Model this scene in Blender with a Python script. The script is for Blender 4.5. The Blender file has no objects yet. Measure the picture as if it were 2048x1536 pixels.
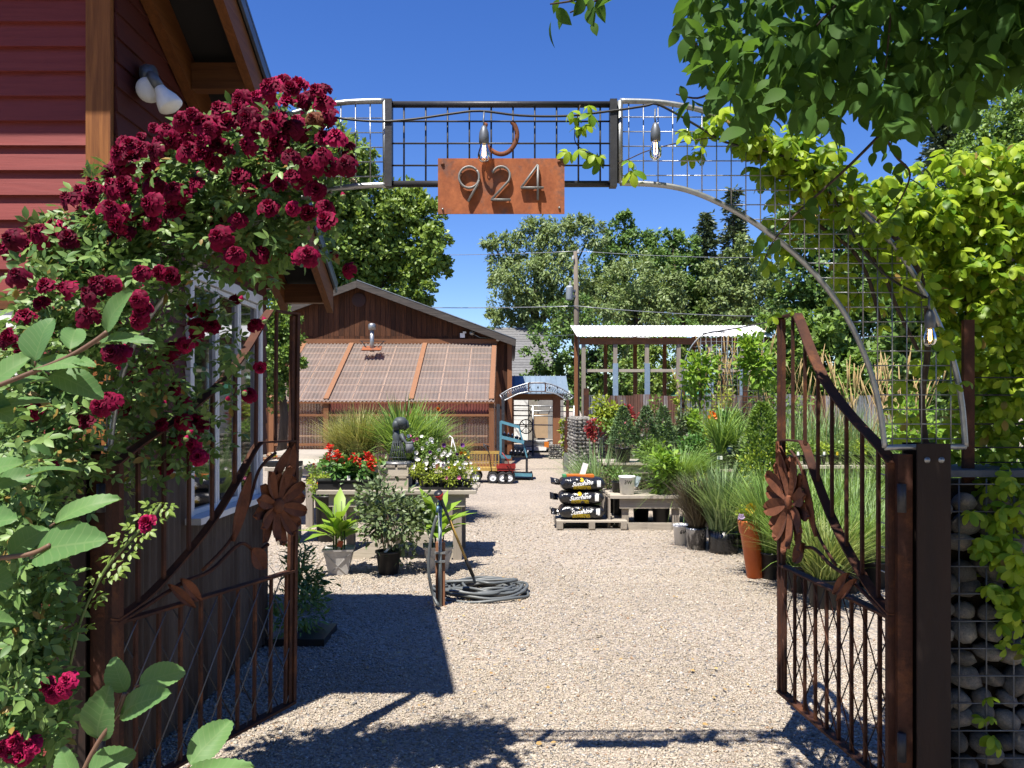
import bpy, math, random
import numpy as np
from mathutils import Vector, Matrix

rnd = random.Random(7)
nr = np.random.RandomState(7)
PI = math.pi
F, HY, CH = 1600.0, 815.0, 1.6          # lens in photo pixels, horizon row, eye height (m)
SC = bpy.context.scene

# ---------------------------------------------------------------- camera, sky, sun, exposure
cam_d = bpy.data.cameras.new('camera')
cam = bpy.data.objects.new('camera', cam_d)
SC.collection.objects.link(cam)
cam.location = (0, 0, CH)
cam.rotation_euler = (math.radians(90), 0, 0)
cam_d.sensor_width = 36.0
cam_d.lens = 36.0 * F / 2048.0
cam_d.shift_y = (HY - 768.0) / 2048.0
cam_d.clip_start = 0.05
cam_d.clip_end = 800
SC.camera = cam

TOSUN = Vector((-0.236, -0.402, 1.0)).normalized()
ELEV = math.asin(TOSUN.z)
AZ = math.atan2(TOSUN.x, TOSUN.y)
world = bpy.data.worlds.new('World')
SC.world = world
world.use_nodes = True
wn = world.node_tree.nodes
wl = world.node_tree.links
for n in list(wn):
    wn.remove(n)
wo = wn.new('ShaderNodeOutputWorld')
bg = wn.new('ShaderNodeBackground')
sky = wn.new('ShaderNodeTexSky')
sky.sky_type = 'NISHITA'
sky.sun_disc = False
sky.sun_elevation = ELEV
sky.sun_rotation = AZ
sky.altitude = 600
sky.air_density = 1.0
sky.dust_density = 0.25
sky.ozone_density = 3.5
bg.inputs['Strength'].default_value = 0.084
hsv = wn.new('ShaderNodeHueSaturation')
hsv.inputs['Hue'].default_value = 0.517
hsv.inputs['Saturation'].default_value = 1.28
wl.new(sky.outputs[0], hsv.inputs['Color'])
wl.new(hsv.outputs[0], bg.inputs[0])
wl.new(bg.outputs[0], wo.inputs[0])

sun_d = bpy.data.lights.new('sun', 'SUN')
sun_d.energy = 4.9
sun_d.angle = math.radians(0.53)
sun_d.color = (1.0, 0.94, 0.84)
sun = bpy.data.objects.new('sun', sun_d)
SC.collection.objects.link(sun)
sun.location = (-5, -8, 20)
sun.rotation_euler = TOSUN.to_track_quat('Z', 'Y').to_euler()

SC.view_settings.view_transform = 'Standard'
SC.view_settings.look = 'None'
SC.view_settings.exposure = 1.14
SC.view_settings.gamma = 1.0
SC.view_settings.use_curve_mapping = False
SC.render.engine = 'CYCLES'
SC.cycles.use_denoising = True
SC.cycles.max_bounces = 8
SC.cycles.transparent_max_bounces = 24
SC.cycles.caustics_reflective = False
SC.cycles.caustics_refractive = False


# ---------------------------------------------------------------- helpers
def P(px, py, D):
    """a point of the place: the photograph's row and column at a known distance"""
    return Vector(((px - 1024) * D / F, D, CH - (py - HY) * D / F))


def X_(px, D):
    return (px - 1024) * D / F


def Z_(py, D):
    return CH - (py - HY) * D / F


def G(px, py):
    D = F * CH / (py - HY)
    return Vector(((px - 1024) * D / F, D, 0.0))


class MB:
    def __init__(s):
        s.v, s.f, s.sm = [], [], []

    def add(s, vs, fs, smooth=False):
        n = len(s.v)
        s.v.extend([tuple(v) for v in vs])
        for f in fs:
            s.f.append([i + n for i in f])
            s.sm.append(smooth)
        return s

    def box(s, c, size, R=None):
        hx, hy, hz = size[0] / 2, size[1] / 2, size[2] / 2
        c = Vector(c)
        vs = []
        for x, y, z in ((-1, -1, -1), (1, -1, -1), (1, 1, -1), (-1, 1, -1), (-1, -1, 1), (1, -1, 1), (1, 1, 1), (-1, 1, 1)):
            p = Vector((x * hx, y * hy, z * hz))
            if R is not None:
                p = R @ p
            vs.append(c + p)
        return s.add(vs, [(3, 2, 1, 0), (4, 5, 6, 7), (0, 1, 5, 4), (1, 2, 6, 5), (2, 3, 7, 6), (3, 0, 4, 7)])

    def box2(s, a, b):
        a, b = Vector(a), Vector(b)
        return s.box((a + b) / 2, [abs(b[i] - a[i]) for i in range(3)])

    def bar(s, p0, p1, w, h, up=(0, 0, 1), jit=0.0):
        """box from p0 to p1; h along up, w across"""
        p0, p1 = Vector(p0), Vector(p1)
        y = (p1 - p0)
        L = y.length
        y.normalize()
        u = Vector(up)
        x = y.cross(u)
        if x.length < 1e-5:
            x = y.cross(Vector((1, 0, 0)))
        x.normalize()
        z = x.cross(y)
        R = Matrix((x, y, z)).transposed()
        return s.box((p0 + p1) / 2, (w, L, h), R)

    def tube(s, pts, r, n=6, cap=True, smooth=True, ell=None):
        pts = [Vector(p) for p in pts]
        rs = r if isinstance(r, (list, tuple)) else [r] * len(pts)
        m = len(pts)
        vs, fs = [], []
        prev = None
        for i, p in enumerate(pts):
            t = (pts[min(i + 1, m - 1)] - pts[max(i - 1, 0)])
            if t.length < 1e-9:
                t = Vector((0, 0, 1))
            t.normalize()
            if prev is None:
                a = Vector((0, 0, 1)) if abs(t.z) < 0.9 else Vector((1, 0, 0))
                nx = t.cross(a).normalized()
            else:
                nx = prev - t * prev.dot(t)
                if nx.length < 1e-6:
                    nx = t.cross(Vector((0, 1, 0)))
                nx.normalize()
            prev = nx
            ny = t.cross(nx)
            for k in range(n):
                a = 2 * PI * k / n
                o = (nx * math.cos(a) + ny * math.sin(a)) * rs[i]
                if ell:
                    o = Vector((o.x * ell[0], o.y * ell[1], o.z * ell[2]))
                vs.append(p + o)
        for i in range(m - 1):
            for k in range(n):
                a, b = i * n + k, i * n + (k + 1) % n
                fs.append((a, b, b + n, a + n))
        if cap:
            fs.append(tuple(range(n - 1, -1, -1)))
            fs.append(tuple(range((m - 1) * n, m * n)))
        return s.add(vs, fs, smooth)

    def lathe(s, c, prof, n=16, smooth=True, R=None):
        c = Vector(c)
        vs, fs = [], []
        for r, z in prof:
            for k in range(n):
                a = 2 * PI * k / n
                p = Vector((r * math.cos(a), r * math.sin(a), z))
                if R is not None:
                    p = R @ p
                vs.append(c + p)
        for i in range(len(prof) - 1):
            for k in range(n):
                a, b = i * n + k, i * n + (k + 1) % n
                fs.append((a, b, b + n, a + n))
        return s.add(vs, fs, smooth)

    def grid(s, fn, nu, nv, smooth=False):
        vs = [fn(i / nu, j / nv) for j in range(nv + 1) for i in range(nu + 1)]
        fs = []
        for j in range(nv):
            for i in range(nu):
                a = j * (nu + 1) + i
                fs.append((a, a + 1, a + nu + 2, a + nu + 1))
        return s.add(vs, fs, smooth)

    def prism(s, poly, y0, y1):
        """polygon in XZ pushed from y0 to y1"""
        n = len(poly)
        vs = [(x, y0, z) for x, z in poly] + [(x, y1, z) for x, z in poly]
        fs = [tuple(range(n)), tuple(range(2 * n - 1, n - 1, -1))]
        for i in range(n):
            j = (i + 1) % n
            fs.append((i, i + n, j + n, j))
        return s.add(vs, fs)

    def mesh(s, name):
        me = bpy.data.meshes.new(name)
        me.from_pydata(s.v, [], s.f)
        if any(s.sm):
            me.polygons.foreach_set('use_smooth', s.sm)
        me.update()
        return me


def npmesh(name, V, T, smooth=False):
    V = np.asarray(V, dtype=np.float32).reshape(-1, 3)
    T = np.asarray(T, dtype=np.int32)
    k = T.shape[1]
    me = bpy.data.meshes.new(name)
    me.vertices.add(len(V))
    me.vertices.foreach_set('co', V.ravel())
    me.loops.add(T.size)
    me.loops.foreach_set('vertex_index', T.ravel())
    me.polygons.add(len(T))
    me.polygons.foreach_set('loop_start', np.arange(0, T.size, k, dtype=np.int32))
    me.polygons.foreach_set('loop_total', np.full(len(T), k, dtype=np.int32))
    if smooth:
        me.polygons.foreach_set('use_smooth', np.ones(len(T), dtype=bool))
    me.update(calc_edges=True)
    return me


def setm(me, mat):
    me.materials.clear()
    me.materials.append(mat)
    return me


def tag(o, label=None, cat=None, group=None, kind=None):
    for k, v in (('label', label), ('category', cat), ('group', group), ('kind', kind)):
        if v:
            o[k] = v
    return o


def thing(name, label, cat, loc=(0, 0, 0), rz=0.0, group=None):
    o = bpy.data.objects.new(name, None)
    o.empty_display_size = 0.1
    SC.collection.objects.link(o)
    o.location = loc
    o.rotation_euler = (0, 0, rz)
    return tag(o, label, cat, group)


def obj(name, geo, mat, parent=None, label=None, kind=None, world=False, M4=None):
    """one mesh object; world=True: its vertices are world coordinates although it has a parent"""
    me = geo.mesh(name) if isinstance(geo, MB) else geo
    if mat is not None and not me.materials:
        me.materials.append(mat)
    o = bpy.data.objects.new(name, me)
    SC.collection.objects.link(o)
    if parent is not None:
        o.parent = parent
    base = Matrix.Identity(4)
    if world and parent is not None:
        q, off = parent, Matrix.Identity(4)
        while q is not None:
            off = q.matrix_basis.copy() @ off
            q = q.parent
        base = off.inverted()
    if M4 is not None:
        base = base @ M4
    if base != Matrix.Identity(4):
        o.matrix_basis = base
    if label:
        o['label'] = label
    if kind:
        o['kind'] = kind
    return o


def dup(o, parent=None, loc=None, rz=None, label=None, scale=None):
    c = o.copy()
    SC.collection.objects.link(c)
    if parent is not None:
        c.parent = parent
    for ch in [x for x in o.children]:
        dup(ch, c)
    if loc is not None:
        c.location = loc
    if rz is not None:
        c.rotation_euler = (c.rotation_euler[0], c.rotation_euler[1], rz)
    if scale is not None:
        c.scale = (scale, scale, scale) if isinstance(scale, (int, float)) else scale
    if label:
        c['label'] = label
    return c


# ---------------------------------------------------------------- materials
def newmat(name):
    m = bpy.data.materials.new(name)
    m.use_nodes = True
    nt = m.node_tree
    for n in list(nt.nodes):
        nt.nodes.remove(n)
    out = nt.nodes.new('ShaderNodeOutputMaterial')
    return m, nt, out


def mixcol(nt, fac, a, b, blend='MIX'):
    n = nt.nodes.new('ShaderNodeMix')
    n.data_type = 'RGBA'
    n.blend_type = blend
    for sock, val in ((n.inputs[0], fac), (n.inputs[6], a), (n.inputs[7], b)):
        if hasattr(val, 'is_linked') or isinstance(val, bpy.types.NodeSocket):
            nt.links.new(val, sock)
        elif isinstance(val, (tuple, list)):
            sock.default_value = (*val[:3], 1.0)
        else:
            sock.default_value = val
    return n.outputs[2]


def mth(nt, op, a, b=0.0, clamp=False):
    n = nt.nodes.new('ShaderNodeMath')
    n.operation = op
    n.use_clamp = clamp
    for sock, val in ((n.inputs[0], a), (n.inputs[1], b)):
        if isinstance(val, bpy.types.NodeSocket):
            nt.links.new(val, sock)
        else:
            sock.default_value = val
    return n.outputs[0]


def ramp(nt, fac, lo, hi):
    n = nt.nodes.new('ShaderNodeMapRange')
    nt.links.new(fac, n.inputs[0])
    n.inputs[1].default_value = lo
    n.inputs[2].default_value = hi
    return n.outputs[0]


def texco(nt, stretch=(1, 1, 1), kind='Object'):
    tc = nt.nodes.new('ShaderNodeTexCoord')
    mp = nt.nodes.new('ShaderNodeMapping')
    mp.inputs['Scale'].default_value = stretch
    nt.links.new(tc.outputs[kind], mp.inputs[0])
    oi = nt.nodes.new('ShaderNodeObjectInfo')
    sc = nt.nodes.new('ShaderNodeVectorMath')
    sc.operation = 'SCALE'
    sc.inputs[0].default_value = (13.0, 7.0, 11.0)
    nt.links.new(oi.outputs['Random'], sc.inputs['Scale'])
    ad = nt.nodes.new('ShaderNodeVectorMath')
    nt.links.new(mp.outputs[0], ad.inputs[0])
    nt.links.new(sc.outputs[0], ad.inputs[1])
    return ad.outputs[0], oi.outputs['Random']


def noise(nt, vec, scale, detail=4, rough=0.6, dist=0.0):
    n = nt.nodes.new('ShaderNodeTexNoise')
    n.inputs['Scale'].default_value = scale
    n.inputs['Detail'].default_value = detail
    n.inputs['Roughness'].default_value = rough
    n.inputs['Distortion'].default_value = dist
    nt.links.new(vec, n.inputs['Vector'])
    return n.outputs[0]


KA = 0.62                                # base colours below are eye values; this brings them to measured albedo


def dim(nt, col, k=None):
    k = KA if k is None else k
    if isinstance(col, bpy.types.NodeSocket):
        v = nt.nodes.new('ShaderNodeVectorMath')
        v.operation = 'SCALE'
        v.inputs['Scale'].default_value = k
        nt.links.new(col, v.inputs[0])
        return v.outputs[0]
    return tuple(c * k for c in col[:3])


def bsdf(nt, out, col, rough=0.7, metal=0.0, spec=0.4, height=None, bump=0.3, bdist=0.01):
    col = dim(nt, col)
    b = nt.nodes.new('ShaderNodeBsdfPrincipled')
    if isinstance(col, bpy.types.NodeSocket):
        nt.links.new(col, b.inputs['Base Color'])
    else:
        b.inputs['Base Color'].default_value = (*col, 1)
    if isinstance(rough, bpy.types.NodeSocket):
        nt.links.new(rough, b.inputs['Roughness'])
    else:
        b.inputs['Roughness'].default_value = rough
    b.inputs['Metallic'].default_value = metal
    b.inputs['Specular IOR Level'].default_value = spec
    if height is not None:
        bp = nt.nodes.new('ShaderNodeBump')
        bp.inputs['Strength'].default_value = bump
        bp.inputs['Distance'].default_value = bdist
        nt.links.new(height, bp.inputs['Height'])
        nt.links.new(bp.outputs[0], b.inputs['Normal'])
    if out is not None:
        nt.links.new(b.outputs[0], out.inputs[0])
    return b


def M(name, c1, c2=None, rough=0.7, metal=0.0, spec=0.35, scale=6.0, stretch=(1, 1, 1), lo=0.35, hi=0.65,
      fine=40.0, fineamt=0.25, bump=0.25, bdist=0.004, objvar=0.25, c3=None, c3lo=0.55, c3hi=0.7, c3scale=2.0):
    """general weathered surface: two tones by large noise, fine grain, per object variation, optional stain tone"""
    m, nt, out = newmat(name)
    vec, orand = texco(nt, stretch)
    c2 = c2 or tuple(x * 0.75 for x in c1)
    n1 = noise(nt, vec, scale, 5, 0.65)
    col = mixcol(nt, ramp(nt, n1, lo, hi), c1, c2)
    if c3 is not None:
        n3 = noise(nt, vec, c3scale, 6, 0.7)
        col = mixcol(nt, ramp(nt, n3, c3lo, c3hi), col, c3)
    n2 = noise(nt, vec, fine, 3, 0.7)
    g = mth(nt, 'MULTIPLY_ADD', n2, 2 * fineamt)
    nt.nodes[-1].inputs[2].default_value = 1 - fineamt
    ov = mth(nt, 'MULTIPLY_ADD', orand, objvar)
    nt.nodes[-1].inputs[2].default_value = 1 - objvar / 2
    gg = mth(nt, 'MULTIPLY', g, ov)
    vm = nt.nodes.new('ShaderNodeVectorMath')
    vm.operation = 'SCALE'
    nt.links.new(col, vm.inputs[0])
    nt.links.new(gg, vm.inputs['Scale'])
    bsdf(nt, out, vm.outputs[0], rough, metal, spec, n2, bump, bdist)
    return m


def wood(name, c1, c2, axis='Z', rough=0.75, objvar=0.3, knots=True, bump=0.4):
    """grain runs along the named axis of the object's coordinates"""
    st = {'X': (0.7, 14, 14), 'Y': (14, 0.7, 14), 'Z': (14, 14, 0.7)}[axis]
    m, nt, out = newmat(name)
    vec, orand = texco(nt, st)
    n1 = noise(nt, vec, 2.2, 5, 0.6, 1.2)
    n2 = noise(nt, vec, 9.0, 3, 0.7, 0.4)
    s = mth(nt, 'ADD', mth(nt, 'MULTIPLY', n1, 0.65), mth(nt, 'MULTIPLY', n2, 0.35))
    col = mixcol(nt, ramp(nt, s, 0.36, 0.64), c1, c2)
    ov = mth(nt, 'MULTIPLY_ADD', orand, objvar)
    nt.nodes[-1].inputs[2].default_value = 1 - objvar / 2
    vm = nt.nodes.new('ShaderNodeVectorMath')
    vm.operation = 'SCALE'
    nt.links.new(col, vm.inputs[0])
    nt.links.new(ov, vm.inputs['Scale'])
    bsdf(nt, out, vm.outputs[0], rough, 0, 0.25, s, bump, 0.004)
    return m


def leafmat(name, c1, c2, trans=0.35, tcol=None, rough=0.45, spec=0.35, c3=None, c3p=0.08):
    """leaf: colour varies leaf by leaf, light passes through"""
    m, nt, out = newmat(name)
    ge = nt.nodes.new('ShaderNodeNewGeometry')
    oi = nt.nodes.new('ShaderNodeObjectInfo')
    r = mth(nt, 'FRACT', mth(nt, 'ADD', ge.outputs['Random Per Island'], oi.outputs['Random']))
    col = mixcol(nt, r, c1, c2)
    if c3 is not None:
        r2 = mth(nt, 'FRACT', mth(nt, 'MULTIPLY', r, 17.31))
        col = mixcol(nt, mth(nt, 'LESS_THAN', r2, c3p), col, c3)
    col = dim(nt, col, 1.4)
    b = bsdf(nt, None, col, rough, 0, spec)
    tr = nt.nodes.new('ShaderNodeBsdfTranslucent')
    tc = mixcol(nt, 0.55, col, tcol or (c2[0] * 1.6, c2[1] * 1.5, c2[2] * 0.5))
    nt.links.new(dim(nt, tc), tr.inputs[0])
    mx = nt.nodes.new('ShaderNodeMixShader')
    mx.inputs[0].default_value = trans
    nt.links.new(b.outputs[0], mx.inputs[1])
    nt.links.new(tr.outputs[0], mx.inputs[2])
    nt.links.new(mx.outputs[0], out.inputs[0])
    return m


def plain(name, col, rough=0.5, metal=0.0, spec=0.4):
    return M(name, col, tuple(x * 0.85 for x in col), rough, metal, spec, fineamt=0.08, bump=0.05, objvar=0.08)


def corr_mat(name, c1, c2, rough=0.5, metal=0.6):
    return M(name, c1, c2, rough, metal, 0.4, scale=1.6, stretch=(3, 3, 0.35), lo=0.42, hi=0.58, fine=30, fineamt=0.2, bump=0.1, objvar=0.3)


MT = {}
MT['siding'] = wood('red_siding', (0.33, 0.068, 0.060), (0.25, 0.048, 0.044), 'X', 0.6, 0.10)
MT['siding_y_shaded'] = wood('red_siding_side_shaded', (0.115, 0.026, 0.020), (0.085, 0.02, 0.016), 'Y', 0.6, 0.2)  # same siding darkened: the side wall's shade is put into the colour
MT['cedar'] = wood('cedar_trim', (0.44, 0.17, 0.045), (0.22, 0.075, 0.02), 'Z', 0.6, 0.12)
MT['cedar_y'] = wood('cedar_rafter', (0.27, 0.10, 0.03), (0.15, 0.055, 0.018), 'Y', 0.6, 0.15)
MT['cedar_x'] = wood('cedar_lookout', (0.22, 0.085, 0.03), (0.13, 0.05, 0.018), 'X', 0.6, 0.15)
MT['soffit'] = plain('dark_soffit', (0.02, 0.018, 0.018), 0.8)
MT['roofmetal'] = M('roof_metal', (0.22, 0.25, 0.29), (0.16, 0.18, 0.21), 0.4, 0.7)
MT['rust'] = M('rusty_steel', (0.125, 0.05, 0.031), (0.07, 0.032, 0.023), 0.75, 0.35, 0.3, scale=9, fine=90, fineamt=0.35, bump=0.4, bdist=0.002,
               c3=(0.23, 0.088, 0.038), c3scale=7, c3lo=0.52, c3hi=0.68)
MT['rustflower'] = M('rusty_petal_steel', (0.29, 0.105, 0.050), (0.16, 0.06, 0.033), 0.8, 0.2, 0.3, scale=14, fine=110, fineamt=0.35, bump=0.4, bdist=0.001)
MT['rustplate'] = M('rusty_plate', (0.50, 0.165, 0.062), (0.29, 0.085, 0.036), 0.78, 0.1, 0.3, scale=13, stretch=(1, 1, 0.8), fine=70, fineamt=0.4, bump=0.3, bdist=0.001,
                    c3=(0.17, 0.105, 0.088), c3scale=8, c3lo=0.52, c3hi=0.66, lo=0.3, hi=0.7)
MT['darksteel'] = M('dark_steel', (0.085, 0.086, 0.095), (0.055, 0.055, 0.062), 0.5, 0.5, 0.4, scale=10, c3=(0.10, 0.05, 0.03), c3lo=0.62, c3hi=0.75, c3scale=7)
MT['poststeel'] = M('post_steel', (0.055, 0.035, 0.028), (0.038, 0.028, 0.025), 0.7, 0.4, 0.3, scale=5, stretch=(2, 2, 0.4), c3=(0.13, 0.055, 0.03), c3lo=0.6, c3hi=0.8, c3scale=3)
MT['galv'] = M('galvanised_tube', (0.58, 0.60, 0.60), (0.40, 0.42, 0.43), 0.42, 0.75, 0.5, scale=14, fine=60, fineamt=0.2, bump=0.1)
MT['numeral'] = M('numeral_grey_steel', (0.40, 0.40, 0.39), (0.30, 0.30, 0.295), 0.55, 0.3)
MT['wire'] = M('galvanised_wire', (0.50, 0.52, 0.54), (0.40, 0.42, 0.44), 0.4, 0.7, 0.5)
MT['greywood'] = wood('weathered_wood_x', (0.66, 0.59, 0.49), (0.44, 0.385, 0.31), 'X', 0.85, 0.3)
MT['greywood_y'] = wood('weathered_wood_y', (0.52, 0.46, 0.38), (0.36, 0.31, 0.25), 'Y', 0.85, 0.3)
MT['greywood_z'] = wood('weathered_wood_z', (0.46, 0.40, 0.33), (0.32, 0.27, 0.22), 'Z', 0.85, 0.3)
MT['barnwood'] = wood('barn_board', (0.16, 0.06, 0.024), (0.035, 0.016, 0.011), 'Z', 0.85, 0.7)
MT['barnred'] = wood('barn_red_board', (0.20, 0.024, 0.02), (0.12, 0.018, 0.016), 'Z', 0.75, 0.3)
MT['fascia'] = wood('grey_bargeboard', (0.15, 0.13, 0.115), (0.05, 0.045, 0.042), 'X', 0.9, 0.1)
MT['orangewood'] = wood('stained_frame_z', (0.34, 0.15, 0.07), (0.24, 0.10, 0.045), 'Z', 0.7, 0.2)
MT['orangewood_x'] = wood('stained_frame_x', (0.34, 0.15, 0.07), (0.24, 0.10, 0.045), 'X', 0.7, 0.2)
MT['orangewood_y'] = wood('stained_frame_y', (0.40, 0.20, 0.11), (0.30, 0.14, 0.07), 'Y', 0.7, 0.2)
MT['white'] = plain('white_paint', (1.25, 1.25, 1.23), 0.5)
MT['vinyl'] = plain('white_vinyl', (1.05, 1.08, 1.12), 0.35)
MT['black'] = plain('black_plastic', (0.022, 0.022, 0.024), 0.42)
MT['blackrub'] = plain('black_rubber', (0.03, 0.03, 0.032), 0.6)
MT['potgrey'] = M('pale_grey_plastic', (0.70, 0.68, 0.655), (0.60, 0.58, 0.565), 0.5, c3=(0.40, 0.28, 0.2), c3lo=0.62, c3hi=0.9)
MT['terracotta'] = M('terracotta_glaze', (0.92, 0.22, 0.055), (0.80, 0.18, 0.046), 0.4, scale=4, fineamt=0.1, bump=0.08)
MT['soil'] = M('potting_soil', (0.045, 0.03, 0.02), (0.025, 0.018, 0.013), 0.95, fine=80, fineamt=0.5, bump=0.8)
MT['hose'] = plain('grey_hose', (0.15, 0.165, 0.17), 0.42)
MT['blue'] = M('blue_cart_paint', (0.13, 0.36, 0.46), (0.10, 0.27, 0.36), 0.5, c3=(0.18, 0.10, 0.06), c3lo=0.66, c3hi=0.75)
MT['yellow'] = M('yellow_wagon_paint', (0.58, 0.38, 0.10), (0.46, 0.29, 0.07), 0.5)
MT['redpaint'] = M('red_wagon_paint', (0.36, 0.03, 0.025), (0.25, 0.025, 0.02), 0.45)
MT['corrrust'] = M('rusty_corrugated', (0.36, 0.36, 0.37), (0.17, 0.085, 0.06), 0.65, 0.3, 0.3, scale=1.5, stretch=(2.4, 2.4, 0.22), lo=0.39, hi=0.50, fine=40, fineamt=0.25, bump=0.1, objvar=0.3)
MT['corrwall'] = M('aged_corrugated', (0.13, 0.105, 0.09), (0.065, 0.042, 0.032), 0.7, 0.3, 0.3, scale=2.2, stretch=(2.5, 2.5, 0.35), lo=0.4, hi=0.6, fine=50, fineamt=0.35, bump=0.2, objvar=0.4)
MT['whiteroof'] = M('white_metal_roof', (1.15, 1.15, 1.15), (1.05, 1.05, 1.06), 0.5, fineamt=0.05)
MT['blueroof'] = M('blue_metal_roof', (0.36, 0.47, 0.58), (0.30, 0.41, 0.52), 0.4, 0.3)
MT['bluepost'] = M('faded_blue_paint', (0.33, 0.44, 0.56), (0.24, 0.35, 0.48), 0.8, scale=12)
MT['shingle'] = M('grey_shingle', (0.26, 0.26, 0.26), (0.17, 0.17, 0.175), 0.95, scale=8, stretch=(1, 1, 4), fine=30, fineamt=0.3)
MT['concrete'] = M('pale_concrete', (0.42, 0.41, 0.39), (0.33, 0.32, 0.31), 0.9)
MT['stone'] = M('river_stone', (0.22, 0.215, 0.20), (0.12, 0.12, 0.12), 0.75, scale=9, fine=60, fineamt=0.3, bump=0.3, objvar=1.0, c3=(0.34, 0.28, 0.22), c3lo=0.5, c3hi=0.7)
MT['bark'] = wood('bark', (0.13, 0.10, 0.075), (0.06, 0.045, 0.035), 'Z', 0.95, 0.3, bump=1.0)
MT['twig'] = plain('reddish_twig', (0.22, 0.12, 0.075), 0.6)
MT['greenstem'] = plain('green_stem', (0.16, 0.24, 0.06), 0.5)
MT['cable'] = plain('black_cable', (0.015, 0.015, 0.016), 0.5)
MT['grill'] = plain('greyblue_metal', (0.2, 0.22, 0.25), 0.45, 0.4)
MT['statue'] = M('verdigris_cast_metal', (0.12, 0.14, 0.15), (0.075, 0.09, 0.1), 0.6, 0.4)
MT['horseshoe'] = M('horseshoe_rust', (0.36, 0.13, 0.06), (0.20, 0.07, 0.035), 0.8, 0.2, fine=80, fineamt=0.35)
MT['beige'] = plain('beige_board', (0.66, 0.47, 0.29), 0.7)
MT['carpaint'] = plain('white_vehicle_paint', (0.75, 0.75, 0.74), 0.25)
MT['pole'] = wood('utility_pole_wood', (0.30, 0.25, 0.20), (0.18, 0.145, 0.115), 'Z', 0.9, 0.1)

# leaves
MT['L_rose'] = leafmat('rose_leaf', (0.075, 0.165, 0.045), (0.24, 0.37, 0.10), 0.32, (0.22, 0.36, 0.06), c3=(0.30, 0.20, 0.05), c3p=0.03)
MT['L_akebia'] = leafmat('golden_vine_leaf', (0.10, 0.24, 0.02), (0.48, 0.62, 0.045), 0.48, (0.58, 0.82, 0.04), 0.45, 0.3, (0.36, 0.24, 0.07), 0.025)
MT['L_canopy'] = leafmat('canopy_leaf', (0.032, 0.085, 0.018), (0.08, 0.165, 0.032), 0.42, (0.26, 0.50, 0.04), 0.6, 0.12)
MT['L_service'] = leafmat('broad_shrub_leaf', (0.10, 0.21, 0.075), (0.15, 0.28, 0.10), 0.25, (0.30, 0.5, 0.06), 0.5, 0.4)
MT['L_maple'] = leafmat('maple_foliage', (0.12, 0.21, 0.035), (0.26, 0.36, 0.065), 0.3)
MT['L_dark'] = leafmat('dark_foliage', (0.075, 0.155, 0.035), (0.17, 0.275, 0.06), 0.25)
MT['L_willow'] = leafmat('greygreen_foliage', (0.145, 0.22, 0.07), (0.26, 0.335, 0.12), 0.3)
MT['L_conifer'] = leafmat('conifer_needles', (0.04, 0.07, 0.03), (0.09, 0.12, 0.05), 0.1)
MT['L_yellow'] = leafmat('yellowgreen_foliage', (0.22, 0.31, 0.03), (0.36, 0.42, 0.05), 0.35)
MT['L_conifer2'] = leafmat('rosemary_leaf', (0.07, 0.13, 0.05), (0.14, 0.22, 0.09), 0.2)
MT['L_mid'] = leafmat('midgreen_foliage', (0.11, 0.20, 0.035), (0.21, 0.33, 0.065), 0.3)
MT['L_blade'] = leafmat('green_grass_blade', (0.12, 0.24, 0.045), (0.27, 0.40, 0.10), 0.35)
MT['L_bladeblue'] = leafmat('bluegreen_grass_blade', (0.15, 0.26, 0.10), (0.30, 0.41, 0.18), 0.3)
MT['L_tan'] = leafmat('dry_grass_plume', (0.48, 0.33, 0.13), (0.60, 0.45, 0.22), 0.3)
MT['L_dry'] = leafmat('drying_grass_blade', (0.16, 0.24, 0.06), (0.46, 0.42, 0.16), 0.3)
MT['L_dry2'] = leafmat('yellowing_grass_blade', (0.14, 0.25, 0.06), (0.34, 0.38, 0.13), 0.3)
MT['L_canna'] = leafmat('bright_broad_leaf', (0.19, 0.36, 0.04), (0.30, 0.46, 0.06), 0.4)
MT['L_lime'] = leafmat('lime_leaf', (0.34, 0.46, 0.05), (0.45, 0.55, 0.08), 0.4)
MT['L_shrubgrey'] = leafmat('greygreen_shrub_leaf', (0.10, 0.15, 0.06), (0.20, 0.26, 0.12), 0.2)
MT['L_purple'] = leafmat('purple_brown_leaf', (0.06, 0.04, 0.03), (0.14, 0.12, 0.07), 0.2)
MT['L_red'] = leafmat('red_shrub_leaf', (0.28, 0.02, 0.03), (0.40, 0.06, 0.05), 0.3, (0.5, 0.05, 0.05))
MT['L_salvia'] = leafmat('salvia_leaf', (0.08, 0.20, 0.04), (0.15, 0.30, 0.07), 0.3)
for nm, a, b in (('petal_red', (0.62, 0.02, 0.015), (0.75, 0.05, 0.02)), ('petal_white', (0.92, 0.90, 0.85), (1.0, 0.98, 0.95)),
                 ('petal_pink', (0.62, 0.10, 0.30), (0.75, 0.30, 0.48)), ('petal_yellow', (0.75, 0.50, 0.02), (0.80, 0.62, 0.04)),
                 ('petal_violet', (0.10, 0.02, 0.16), (0.20, 0.05, 0.28)), ('petal_lilac', (0.55, 0.40, 0.65), (0.65, 0.5, 0.72)),
                 ('petal_orange', (0.75, 0.16, 0.02), (0.8, 0.25, 0.03)), ('succulent', (0.42, 0.16, 0.12), (0.50, 0.36, 0.18))):
    MT[nm] = leafmat(nm, a, b, 0.25, a)


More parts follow.
